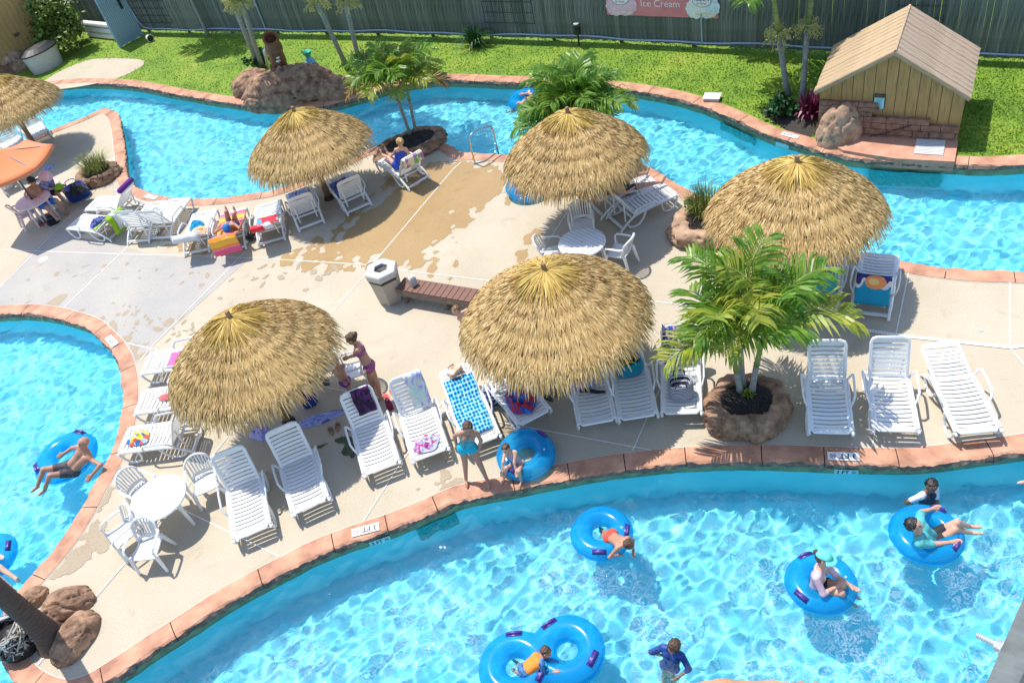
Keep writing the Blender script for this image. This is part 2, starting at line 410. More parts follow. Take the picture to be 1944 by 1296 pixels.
def grass_mat():
    m, nt, b = newmat('lawn_grass')
    g = N(nt, 'ShaderNodeNewGeometry'); P = g.outputs['Position']
    n1 = N(nt, 'ShaderNodeTexNoise', i_Scale=0.8, i_Detail=5); nt.links.new(P, n1.inputs['Vector'])
    n2 = N(nt, 'ShaderNodeTexNoise', i_Scale=22, i_Detail=4); nt.links.new(P, n2.inputs['Vector'])
    r1 = ramp(nt, [(0.28, (0.10, 0.195, 0.012)), (0.5, (0.16, 0.265, 0.016)), (0.66, (0.21, 0.295, 0.025)), (0.80, (0.29, 0.27, 0.06))], n1.outputs['Fac'])
    r2 = ramp(nt, [(0.25, (0.72, 0.76, 0.7)), (0.7, (1.1, 1.1, 1.05))], n2.outputs['Fac'])
    mx = N(nt, 'ShaderNodeMix', data_type='RGBA', blend_type='MULTIPLY', i_0=1.0)
    nt.links.new(r1.outputs[0], mx.inputs[6]); nt.links.new(r2.outputs[0], mx.inputs[7])
    nt.links.new(mx.outputs[2], b.inputs['Base Color']); b.inputs['Roughness'].default_value = 0.85
    bp = N(nt, 'ShaderNodeBump', i_Strength=0.35, i_Distance=0.03); nt.links.new(n2.outputs['Fac'], bp.inputs['Height']); nt.links.new(bp.outputs[0], b.inputs['Normal'])
    return m
M['grass'] = grass_mat()

def pool_paint():
    m, nt, b = newmat('pool_paint')
    g = N(nt, 'ShaderNodeNewGeometry')
    n1 = N(nt, 'ShaderNodeTexNoise', i_Scale=1.3, i_Detail=4); nt.links.new(g.outputs['Position'], n1.inputs['Vector'])
    r = ramp(nt, [(0.3, (0.17, 0.68, 0.80)), (0.7, (0.24, 0.74, 0.84))], n1.outputs['Fac'])
    nt.links.new(r.outputs[0], b.inputs['Base Color']); b.inputs['Roughness'].default_value = 0.8
    b.inputs['Specular IOR Level'].default_value = 0.1
    return m
M['paint'] = pool_paint()
M['paint_teal'] = mat('teal_rough_plaster', (0.02, 0.36, 0.38), 0.8, 0.35, 14, 0.8, 30, obj=False)

# ground far around, pool floor, deck, lawn, bank
gm = MB().add([(-900, -900, -1.62), (900, -900, -1.62), (900, 900, -1.62), (-900, 900, -1.62)], [(0, 1, 2, 3)])
tag(gm.build('ground', M['grass']), kind='structure')
fl = MB().add([(-60, -6, ZF), (50, -6, ZF), (50, 70, ZF), (-60, 70, ZF)], [(0, 1, 2, 3)])
receive(tag(fl.build('pool_floor', M['paint']), kind='structure'))
deckP, lawnP, bankP = land(CW - 0.01)
deck = sheet('deck', [deckP], 0.0, M['deck'])
lawn = sheet('lawn', [lawnP], 0.0, M['grass'])
bank = sheet('bank', [bankP], 0.0, M['deck'])
gp = [(-60, 560), (0, 545), (60, 478), (110, 432), (160, 440), (236, 467), (300, 487), (472, 492), (286, 660), (258, 690), (246, 664), (226, 640), (184, 612), (122, 590), (60, 580), (-60, 582)]
sheet('old_concrete', [[at(*p) for p in gp]], 0.004, M['deck_grey'])

# pool walls and waterline band
def wall(name, P, off, side, z0, z1, m, n=4):
    Q = offset(P, side * off); rows = []
    for i in range(n + 1):
        z = z0 + (z1 - z0) * i / n
        rows.append([(q.x, q.y, z) for q in Q])
    o = MB().grid(rows, flip=side < 0).build(name, m, smooth=True)
    return tag(o, kind='structure')
for P, s in ((UN, -1), (UF, 1), (SS, 1), (FB, -1)):
    tag(wall('waterline_band', P, 0.045, s, -0.07, -0.33, M['band'], 2), kind='structure')
    receive(wall('pool_wall', P, 0.05, s, -0.30, ZF - 0.02, M['paint']))

# stamped coping, one piece per joint
def coping(P, side, seg=1.35):
    root = thing('pool_coping', None, None); tag(root, kind='structure')
    T = tangents(P); s = [0.0]
    for a, b in zip(P, P[1:]): s.append(s[-1] + (b - a).length)
    s = np.array(s); X = np.array([p.x for p in P]); Y = np.array([p.y for p in P])
    TX = np.array([t.x for t in T]); TY = np.array([t.y for t in T])
    prof = [(CW, 0.0), (CW - 0.004, 0.018), (0.25, 0.024), (0.12, 0.026), (0.04, 0.020), (0.0, -0.005), (-0.015, -0.06), (0.0, -0.115), (0.05, -0.15)]
    p0 = 0.0
    while p0 < s[-1] - 0.05:
        p1 = min(s[-1], p0 + seg * random.uniform(0.65, 1.25))
        n = max(4, int((p1 - p0) / 0.045)); rows = []
        j0, j1 = random.uniform(-0.05, 0.05), random.uniform(-0.05, 0.05)
        for i in range(n + 1):
            row = []
            for k, (d, z) in enumerate(prof):
                g0, g1 = p0 + 0.008, p1 - 0.008
                u = g0 + (g1 - g0) * i / n
                x = np.interp(u, s, X); y = np.interp(u, s, Y); tx = np.interp(u, s, TX); ty = np.interp(u, s, TY)
                w = noise.noise(Vector((x * 3.1, y * 3.1, k * 0.5))); w2 = noise.noise(Vector((x * 9, y * 9, k * 0.9 + 7)))
                dd = d
                if 4 <= k <= 7: dd = d + 0.035 * w + 0.034 * w2 + (0.02 * noise.noise(Vector((x * 21, y * 21, 3))) if k >= 5 else 0)
                if k == 8: dd = d
                zz = z + (0.006 * w if k in (2, 3) else 0) + (0.028 * w2 if k in (6, 7) else 0)
                row.append((x - ty * side * dd, y + tx * side * dd, zz))
            rows.append(row)
        b = MB(); nc = len(prof); V = [q for r_ in rows for q in r_]; F = []; mi = []
        for i in range(n):
            for k in range(nc - 1):
                q = (i * nc + k, i * nc + k + 1, (i + 1) * nc + k + 1, (i + 1) * nc + k)
                F.append(q if side > 0 else q[::-1]); mi.append(1 if k >= 5 else 0)
        F.append(tuple(range(nc))[::-1] if side > 0 else tuple(range(nc))); mi.append(1)
        e = tuple(n * nc + k for k in range(nc)); F.append(e if side > 0 else e[::-1]); mi.append(1)
        b.v = V; b.f = F; b.m = mi
        o = b.build('coping_stone', [M['coping'], M['coping_rock']], root, smooth=False)
        p0 = p1
for P, s in ((UN, -1), (UF, 1), (SS, 1), (FB, -1)): coping(P, s)

# water: one wavy sheet; the sun refracts through it
def water():
    dx = 0.04
    xs = np.arange(-21, 16.5, dx); ys = np.arange(3.0, 36, dx)
    X, Y = np.meshgrid(xs, ys)
    dk, lw, bk = land(0.12)
    wet = ~(inpoly(X, Y, dk) | inpoly(X, Y, lw) | inpoly(X, Y, bk))
    # keep what the frame can see, with a margin
    P = np.stack([X, Y, np.full_like(X, ZW - CAMH)], -1) @ CM
    px = IMW / 2 + FPX * P[..., 0] / -P[..., 2]; py = IMH / 2 - FPX * P[..., 1] / -P[..., 2]
    wet &= (P[..., 2] < -1) & (px > -420) & (px < IMW + 420) & (py < IMH + 330) & (py > -100)
    r2 = np.random.default_rng(3); Z = np.zeros_like(X)
    front = 1 / (1 + np.exp((Y - 11.5) / 0.5)) * (X > -8.2) + 1 / (1 + np.exp((Y - 17) / 0.5)) * (X < -8.2) * 0.7
    warp = 0.5 * np.sin(X * 0.9 + 1.3 * np.sin(Y * 0.7)) + 0.5 * np.sin(Y * 1.1 + np.sin(X * 0.8))
    for i in range(90):
        lam = math.exp(r2.uniform(math.log(0.16), math.log(1.1))); k = 2 * math.pi / lam; t = r2.uniform(0, 2 * math.pi)
        A = 0.0020 * lam ** 0.42
        a = A * (0.80 + 0.15 * front)
        Z += a * np.sin(k * (math.cos(t) * X + math.sin(t) * Y) + r2.uniform(0, 6.28) + 1.0 * warp + 0.5 * np.sin(2.3 * X + i) * np.sin(1.9 * Y + 2 * i))
    Z += ZW
    cell = wet[:-1, :-1] | wet[1:, :-1] | wet[:-1, 1:] | wet[1:, 1:]
    I = -np.ones(X.shape, int)
    use = np.zeros(X.shape, bool)
    use[:-1, :-1] |= cell; use[1:, :-1] |= cell; use[:-1, 1:] |= cell; use[1:, 1:] |= cell
    I[use] = np.arange(use.sum())
    F = np.stack([I[:-1, :-1][cell], I[:-1, 1:][cell], I[1:, 1:][cell], I[1:, :-1][cell]], -1)
    V = np.stack([X[use], Y[use], Z[use]], -1)
    m, nt, b = newmat('pool_water')
    b.inputs['Base Color'].default_value = (0.86, 0.97, 1.0, 1); b.inputs['Roughness'].default_value = 0.0
    b.inputs['IOR'].default_value = 1.33; b.inputs['Transmission Weight'].default_value = 1.0
    nb_ = N(nt, 'ShaderNodeTexNoise', i_Scale=16.0, i_Detail=4, i_Distortion=0.6); gb = N(nt, 'ShaderNodeNewGeometry'); nt.links.new(gb.outputs['Position'], nb_.inputs['Vector'])
    bp = N(nt, 'ShaderNodeBump', i_Strength=0.22, i_Distance=0.02); nt.links.new(nb_.outputs['Fac'], bp.inputs['Height']); nt.links.new(bp.outputs[0], b.inputs['Normal'])
    # broken white foam where the river runs, none in the calm strip along the banks
    calm = np.zeros(X.shape)
    for q in (0.5, 0.8, 1.1, 1.4):
        dk, lw, bk = land(-q); calm += 0.25 * (inpoly(X, Y, dk) | inpoly(X, Y, lw))
    foam = (1 - calm)[use] * (0.55 + 0.45 * front)[use]
    g = N(nt, 'ShaderNodeNewGeometry'); at_ = N(nt, 'ShaderNodeAttribute', attribute_name='foam')
    n1 = N(nt, 'ShaderNodeTexNoise', i_Scale=0.9, i_Detail=3, i_Distortion=0.8); n2 = N(nt, 'ShaderNodeTexNoise', i_Scale=5.5, i_Detail=9, i_Roughness=0.72, i_Distortion=1.6)
    for n_ in (n1, n2): nt.links.new(g.outputs['Position'], n_.inputs['Vector'])
    rd = N(nt, 'ShaderNodeMath', operation='SUBTRACT', i_1=0.5); nt.links.new(n2.outputs['Fac'], rd.inputs[0])
    ab = N(nt, 'ShaderNodeMath', operation='ABSOLUTE'); nt.links.new(rd.outputs[0], ab.inputs[0])
    r1 = ramp(nt, [(0.0, (1, 1, 1)), (0.015, (0.5, 0.5, 0.5)), (0.038, (0, 0, 0))], ab.outputs[0])
    r2_ = ramp(nt, [(0.36, (0.0, 0.0, 0.0)), (0.66, (1, 1, 1))], n1.outputs['Fac'])
    m1 = N(nt, 'ShaderNodeMath', operation='MULTIPLY'); nt.links.new(r1.outputs[0], m1.inputs[0]); nt.links.new(r2_.outputs[0], m1.inputs[1])
    m2 = N(nt, 'ShaderNodeMath', operation='MULTIPLY', use_clamp=True); nt.links.new(m1.outputs[0], m2.inputs[0]); nt.links.new(at_.outputs['Fac'], m2.inputs[1])
    m3 = N(nt, 'ShaderNodeMath', operation='MULTIPLY', i_1=0.36); nt.links.new(m2.outputs[0], m3.inputs[0])
    df = N(nt, 'ShaderNodeBsdfDiffuse'); df.inputs[0].default_value = (0.80, 0.86, 0.88, 1)
    mx = N(nt, 'ShaderNodeMixShader'); nt.links.new(m3.outputs[0], mx.inputs[0]); nt.links.new(b.outputs[0], mx.inputs[1]); nt.links.new(df.outputs[0], mx.inputs[2])
    nt.links.new(mx.outputs[0], nt.nodes['Material Output'].inputs[0])
    me = npmesh('water', V, F, m); fa = me.attributes.new('foam', 'FLOAT', 'POINT'); fa.data.foreach_set('value', foam.astype(np.float32))
    o = inst('water', me); tag(o, kind='structure')
    o.cycles.is_caustics_caster = True
water()

# joints between the slabs
def strip(P, w, z, name, m, parent=None):
    b = MB()
    P = [at(*p) if len(p) == 2 else Vector(p) for p in P]
    for a, c in zip(P, P[1:]):
        t = (c - a).normalized(); n = Vector((-t.y, t.x, 0)) * w / 2
        b.add([a - n, c - n, c + n, a + n], [(0, 1, 2, 3)])
    for i, v in enumerate(b.v): b.v[i] = (v[0], v[1], z + 0.0006 * (i // 4))
    return b.build(name, m, parent)
JOINTS = [[(-60, 473), (480, 490), (700, 503)], [(716, 508), (910, 531), (1240, 572), (1620, 624)], [(0, 545.6), (145.6, 398.7), (190, 352)], [(119, 586), (244, 467)], [(262, 690), (286, 660), (467, 477)],
    [(632, 594), (703, 510)], [(707, 503), (860, 322), (876, 308)], [(584, 351), (603, 333)], [(1041, 458), (1086, 390)], [(1364, 483), (1323, 577), (1251, 742), (1201, 856)], [(1917, 534), (1917, 660)],
    [(1725, 517), (1702, 629), (1655, 849)], [(608, 733), (850, 782), (978, 807), (1238, 855)], [(222, 907), (370, 978), (530, 1056)], [(691, 988), (758, 884), (900, 675), (950, 600)], [(58, 1279), (189, 1126), (250, 1055), (433, 829)],
    [(235, 650), (312, 668)], [(1917, 660), (1980, 735)]]
for P, s_ in ((UN, -1), (SS, 1)):                 # pale filler line where coping meets concrete
    Q0, Q1 = offset(P, s_ * (CW + 0.002)), offset(P, s_ * (CW + 0.012))
    tag(MB().grid([[(p.x, p.y, 0.0075) for p in Q0], [(p.x, p.y, 0.0075) for p in Q1]], flip=s_ < 0).build('edge_joint', M['joint']), kind='structure')
jr = thing('deck_joint', None, None); tag(jr, kind='structure')
for i, J in enumerate(JOINTS): strip(J, 0.022, 0.0085 + 0.0003 * i, 'joint_strip', M['joint'], jr)
# slotted trench drain along the right-hand joint
dr = thing('trench_drain', 'white slotted drain strip let into the concrete behind the sun loungers', 'drain', at(1770, 645))
base = at(1770, 645)
dpts = [at(1620, 624), at(1725, 639.5), at(1917, 660), at(1990, 652), at(2100, 640)]
b = strip([tuple(p - base) for p in dpts], 0.075, 0.014, 'drain_channel', M['white'], dr)
sl_ = MB()
for a, c in zip(dpts, dpts[1:]):
    L_ = (c - a).length; t = (c - a).normalized(); n_ = Vector((-t.y, t.x, 0))
    for k in range(int(L_ / 0.05)):
        p = a + t * (k * 0.05 + 0.02) - base; q = p + t * 0.02
        sl_.add([p - n_ * 0.02, q - n_ * 0.02, q + n_ * 0.02, p + n_ * 0.02], [(0, 1, 2, 3)])
sl_.v = [(v[0], v[1], 0.0175) for v in sl_.v]
tag(sl_.build('drain_slot', M['bin_top'], dr), kind='stuff')
c_ = at(82, 493); dc = thing('drain_cover', 'round white drain cover set in the grey concrete', 'drain cover', c_)
MB().lathe([(0, 0.016), (0.13, 0.016), (0.14, 0.008), (0.14, 0.0)], 20).build('cover_disc', M['white'], dc); MB().lathe([(0, 0.019), (0.025, 0.019), (0.027, 0.0165)], 10).build('cover_bolt', M['bin_top'], dc)
c_ = at(705, 506); dc = thing('drain_ring', 'rust coloured drain ring beside the bin where joints meet', 'drain', c_)
MB().lathe([(0.115, 0.012), (0.12, 0.03), (0.16, 0.03), (0.165, 0.0125)], 24).build('ring_rim', M['roof_wood'], dc); MB().lathe([(0, 0.016), (0.11, 0.016)], 20).build('ring_plug', M['deck_grey'], dc)
c_ = at(1862, 627); tag(MB().lathe([(0, 0.012), (0.04, 0.012), (0.045, 0.0)], 14).build('anchor_plug', M['bin_top'], loc=c_), 'small grey round plug in the bare concrete at right', 'plug')

# wet patches, footprints and splashes: irregular thin films on the concrete
def film(name, polys, blobs, m, z, dx=0.03, amp=0.22):
    pts = [at(*p) for P in polys for p in P] + [at(x, y) for x, y, r in blobs]
    x0 = min(p.x for p in pts) - 1.0; x1 = max(p.x for p in pts) + 1.0; y0 = min(p.y for p in pts) - 1.0; y1 = max(p.y for p in pts) + 1.0
    X, Y = np.meshgrid(np.arange(x0, x1, dx), np.arange(y0, y1, dx))
    D = np.full(X.shape, -9.0)
    def seg(ax, ay, bx, by):
        t = np.clip(((X - ax) * (bx - ax) + (Y - ay) * (by - ay)) / max(1e-9, (bx - ax) ** 2 + (by - ay) ** 2), 0, 1)
        return np.hypot(X - ax - t * (bx - ax), Y - ay - t * (by - ay))
    for P in polys:
        Q = [at(*p) for p in P]; d = np.full(X.shape, 9.0)
        for a, c in zip(Q, Q[1:] + Q[:1]): d = np.minimum(d, seg(a.x, a.y, c.x, c.y))
        D = np.maximum(D, np.where(inpoly(X, Y, Q), d, -d))
    r3 = np.random.default_rng(5)
    for x, y, r in blobs:
        c = at(x, y); th = r3.uniform(0, 3.14); e = r3.uniform(1.0, 1.7)
        u = (X - c.x) * math.cos(th) + (Y - c.y) * math.sin(th); v = -(X - c.x) * math.sin(th) + (Y - c.y) * math.cos(th)
        D = np.maximum(D, r - np.hypot(u / e, v * e))
    W = np.zeros(X.shape)
    for i in range(26):
        lam = math.exp(r3.uniform(math.log(0.13), math.log(1.1))); t = r3.uniform(0, 6.28); k = 6.283 / lam
        W += lam ** 0.7 * np.sin(k * (math.cos(t) * X + math.sin(t) * Y) + r3.uniform(0, 6.28) + np.sin(X * 2.1 + i) + np.sin(Y * 2.4 + i))
    W *= amp / 2.2
    sc_ = np.clip(np.abs(D) * 2 + 0.25, 0, 1) if not polys else 1.0
    dk, _, _ = land(CW + 0.02)
    ok = ((D + W * sc_) > 0) & (D > -0.6) & inpoly(X, Y, dk)
    cell = ok[:-1, :-1] & ok[1:, :-1] & ok[:-1, 1:] & ok[1:, 1:]
    use = np.zeros(X.shape, bool)
    use[:-1, :-1] |= cell; use[1:, :-1] |= cell; use[:-1, 1:] |= cell; use[1:, 1:] |= cell
    I = -np.ones(X.shape, int); I[use] = np.arange(use.sum())
    F = np.stack([I[:-1, :-1][cell], I[:-1, 1:][cell], I[1:, 1:][cell], I[1:, :-1][cell]], -1)
    V = np.stack([X[use], Y[use], np.full(use.sum(), z)], -1)
    if len(F): tag(inst(name, npmesh(name, V, F, m)), kind='stuff')
film('wet_concrete', [[(520, 500), (560, 478), (620, 455), (690, 400), (770, 330), (840, 300), (900, 306), (955, 312), (965, 345), (950, 378), (905, 398), (872, 425), (838, 462), (808, 486), (856, 512), (800, 512), (700, 500), (640, 506)]], [(330, 468, 0.28), (1010, 455, 0.2), (1000, 480, 0.15)], M['wet'], 0.0055)
foot = [(205, 805), (410, 762), (540, 780), (490, 735), (625, 705), (755, 705), (715, 755), (835, 795), (920, 693), (1010, 737), (1130, 733), (1008, 793), (1135, 842), (1245, 773), (1385, 755), (1440, 755), (1500, 768), (1320, 825), (1460, 843), (1670, 808), (1835, 795), (1760, 877), (1590, 940), (90, 945), (205, 965)]
bl = [(x / 3.812, 320 + y / 3.812, random.uniform(0.05, 0.09)) for x, y in foot]
foot2 = [(60, 715), (150, 700), (330, 710), (440, 750), (230, 755), (200, 785), (100, 780), (520, 765), (480, 795), (380, 880), (70, 840), (560, 745), (600, 725), (10, 800)]
bl += [(480 + x / 3.812, 320 + y / 3.812, random.uniform(0.05, 0.12)) for x, y in foot2]
for i in range(90):
    x, y = random.uniform(210, 400), random.uniform(575, 655)
    if (x - 210) * 0.35 + 560 < y < 690 - (x - 210) * 0.35: bl.append((x, y, random.uniform(0.02, 0.07)))
bl += [(103, 575, 0.28), (215, 622, 0.2), (235, 645, 0.18), (255, 660, 0.15), (150, 592, 0.14), (190, 610, 0.14), (345, 600, 0.13), (320, 612, 0.16), (300, 625, 0.12), (260, 612, 0.1)]
film('water_splash', [], bl, M['damp'], 0.0075, dx=0.018, amp=0.06)
film('puddle_edge', [[(183, 985), (219, 1030), (150, 1075), (125, 1083), (96, 1098), (150, 1024)], [(208, 908), (220, 925), (188, 966), (182, 972)], [(262, 690), (268, 672), (258, 668)]], [(840, 893, 0.13), (862, 925, 0.2), (850, 908, 0.1), (960, 800, 0.16), (850, 790, 0.2)], M['damp'], 0.0065, dx=0.02, amp=0.12)
M['algae'] = mat('green_stain', (0.085, 0.10, 0.05), 0.9, 0.5, 8)
film('damp_stain', [], [(655, 835, 0.16), (662, 855, 0.18), (658, 815, 0.12), (668, 870, 0.12), (610, 845, 0.1)], M['algae'], 0.0095, dx=0.02, amp=0.12)
M['rust'] = mat('rust_stain', (0.42, 0.19, 0.05), 0.9, 0.4, 8)
film('rust_spot', [], [(525, 1000, 0.05), (523, 994, 0.045)], M['rust'], 0.0095, dx=0.012, amp=0.03)

# short grass on the lawn
PATH_PX = ((60, 175), (90, 150), (120, 133), (176, 113), (262, 113), (272, 124), (225, 148), (150, 165))
def lawn_blades():
    n = 60000; r4 = np.random.default_rng(9)
    px = r4.uniform(-40, 1990, n * 2); py = r4.uniform(40, 330, n * 2)
    P = np.array([ray(a, c) for a, c in zip(px, py)]); t = -CAMH / P[:, 2]
    X = P[:, 0] * t; Y = P[:, 1] * t
    ok = inpoly(X, Y, land(CW + 0.06)[1]) & (Y < 42) & ~inpoly(X, Y, [at(*q) for q in PATH_PX])
    X = X[ok][:n]; Y = Y[ok][:n]; k = len(X)
    h = r4.uniform(0.018, 0.045, k); a = r4.uniform(0, 6.28, k); w = 0.012 + 0.012 * r4.random(k); l = r4.uniform(-0.04, 0.04, (k, 2))
    V = np.zeros((k, 3, 3)); V[:, 0] = np.stack([X - w * np.cos(a), Y - w * np.sin(a), 0 * X], -1); V[:, 1] = np.stack([X + w * np.cos(a), Y + w * np.sin(a), 0 * X], -1)
    V[:, 2] = np.stack([X + l[:, 0], Y + l[:, 1], h], -1)
    F = np.arange(k * 3).reshape(-1, 3)
    tag(inst('grass', npmesh('grass', V.reshape(-1, 3), F, M['grass'], False)), kind='stuff')
lawn_blades()
# ------------------------------------------------------------------ thatched umbrellas
def thatch_meshes(Rm=1.70, seed=1):
    r5 = np.random.default_rng(seed)
    # profile of the roof: radius -> height above rim
    def hz(r): q = r / Rm; return 0.55 * (1 - q) + 0.45 * (1 - q * q) - 0.03
    V = []; F = []; T = []
    def strand(r0, a, L, w, tint, lift, droop, da):
        r1 = r0 + L * 0.5; r2 = r0 + L
        pts = []
        for k, rr in enumerate((r0, r1, r2)):
            z = hz(rr) if rr < Rm else hz(Rm) - (rr - Rm) * 1.5
            pts.append((rr, z + lift * (0.3, 0.8, 1.0)[k] - droop * (0, 0.1, 0.5)[k], a + da * k))
        b = len(V); ww = (w, w * 0.9, w * 0.25)
        for (rr, z, aa), wk in zip(pts, ww):
            c, s = math.cos(aa), math.sin(aa)
            tw = r5.uniform(-0.012, 0.012)
            V.append((rr * c - s * wk, rr * s + c * wk, z + tw)); V.append((rr * c + s * wk, rr * s - c * wk, z - tw))
        F.append((b, b + 1, b + 3, b + 2)); F.append((b + 2, b + 3, b + 5, b + 4)); T.extend([tint] * 2)
    rings = np.linspace(0.32, Rm - 0.02, 21)
    for i, r0 in enumerate(rings):
        n = int(2 * math.pi * (r0 + 0.2) / 0.0175)
        lay = 0.10 * math.sin(i * 1.05 + 0.6)
        for j in range(n):
            a = r5.uniform(0, 2 * math.pi)
            t = np.clip(0.55 + lay + r5.normal(0, 0.19), 0, 1)
            end = math.ceil((r0 + 0.07) / 0.25) * 0.25 + 0.05
            L = max(0.10, end - r0 + r5.normal(0, 0.022)) if r0 < Rm - 0.2 else r5.uniform(0.10, 0.20)
            strand(r0 + r5.uniform(-0.05, 0.05), a, L, r5.uniform(0.006, 0.0125), t, r5.uniform(0.006, 0.022) + 0.026 * min(1.0, max(0, 1 - (L - 0.1) / 0.16)), r5.uniform(0, 0.03), r5.normal(0, 0.018 / max(r0, 0.4)))
    for j in range(900):                          # ragged fringe hanging below the rim
        a = r5.uniform(0, 2 * math.pi)
        strand(Rm - r5.uniform(0.04, 0.14), a, r5.uniform(0.16, 0.27), r5.uniform(0.006, 0.012), np.clip(r5.normal(0.45, 0.22), 0, 1), r5.uniform(-0.03, 0.02), r5.uniform(0.05, 0.15), r5.normal(0, 0.012))
    b1 = MB(); b1.v = V; b1.f = F; b1.m = [0] * len(F); b1.tint = T
    V, F, T = [], [], []
    for j in range(460):                          # golden cap
        a = r5.uniform(0, 2 * math.pi); L = r5.uniform(0.3, 0.62)
        strand(r5.uniform(0.03, 0.09), a, L, r5.uniform(0.007, 0.016), np.clip(r5.normal(0.5, 0.3), 0, 1), r5.uniform(0.04, 0.08), r5.uniform(0, 0.05), r5.normal(0, 0.03))
    b2 = MB(); b2.v = V; b2.f = F; b2.m = [0] * len(F); b2.tint = T
    b3 = MB().lathe([(0.0, hz(0) - 0.05)] + [(r_, hz(r_) - 0.05) for r_ in np.linspace(0.15, Rm, 9)] + [(Rm - 0.02, hz(Rm) - 0.16), (Rm - 0.5, hz(Rm - 0.5) - 0.2), (0.1, hz(0.1) - 0.2)], 40)
    return b1.mesh('thatch', M['thatch']), b2.mesh('golden_cap', M['thatch_cap']), b3.mesh('thatch_underlayer', M['thatch_base'])
TH = [thatch_meshes(1.57, 1), thatch_meshes(1.53, 2)]
pole_me = MB().tube([(0, 0, 0), (0.01, 0, 0.9), (0, 0, 2.0), (0, 0, 2.85)], [0.085, 0.08, 0.075, 0.06], 12).mesh('pole', M['wood_pole'], True)
foot_me = MB().lathe([(0.0, 0.11), (0.11, 0.11), (0.125, 0.09), (0.14, 0.02), (0.145, 0.0)], 16).mesh('pole_foot', M['black'])
knob_me = MB().tube([(0, 0, 0), (0.004, 0, 0.06), (0, 0, 0.11)], [0.05, 0.045, 0.04], 10).mesh('pole_top', M['wood_pole'])
rib_me = MB().tube([(0.05, 0, 0.70), (1.48, 0, -0.16)], 0.022, 6).mesh('rib', M['dark_wood'])
def umbrella(px, py, label, i, rot, za=3.0, base=None, s=1.0):
    p = at(*base) if base else at(px, py, za); p.z = 0
    t = thing('thatched_umbrella', label, 'umbrella', p, rot, 'thatched umbrellas standing on the pool deck')
    z0 = za - 1.02
    for me, nm in zip(TH[i], ('thatch', 'golden_cap', 'thatch_underlayer')):
        o = inst(nm, me, t, (0, 0, z0), scale=(s, s, 1))
        if nm != 'thatch_underlayer': tag(o, kind='stuff')
    inst('pole', pole_me, t, scale=(1, 1, (za - 0.1) / 2.85)); inst('pole_foot', foot_me, t); inst('pole_top', knob_me, t, (0, 0, za - 0.03))
    for k in range(8): inst('rib', rib_me, t, (0, 0, z0), (0, 0, k * math.pi / 4))
    return t
umbrella(433, 597, 'thatched umbrella in front at left, two bathers standing at its right edge', 0, 0.0)
umbrella(1032, 507, 'thatched umbrella at the centre, largest in the picture, beside the brown bench', 0, 2.1, s=1.05)
umbrella(1077, 210, 'thatched umbrella behind the round table, palm crown rising behind its tip', 1, 4.0)
umbrella(1513, 303, 'thatched umbrella at right shading the toucan towel lounger', 1, 1.2, s=1.02)
umbrella(0, 0, 'thatched umbrella by the upper river with two raised loungers at its pole', 0, 3.3, base=(625, 377), za=2.75)
umbrella(0, 0, 'thatched umbrella cut off by the left edge behind the orange parasol', 1, 5.2, base=(76, 290), za=2.9)

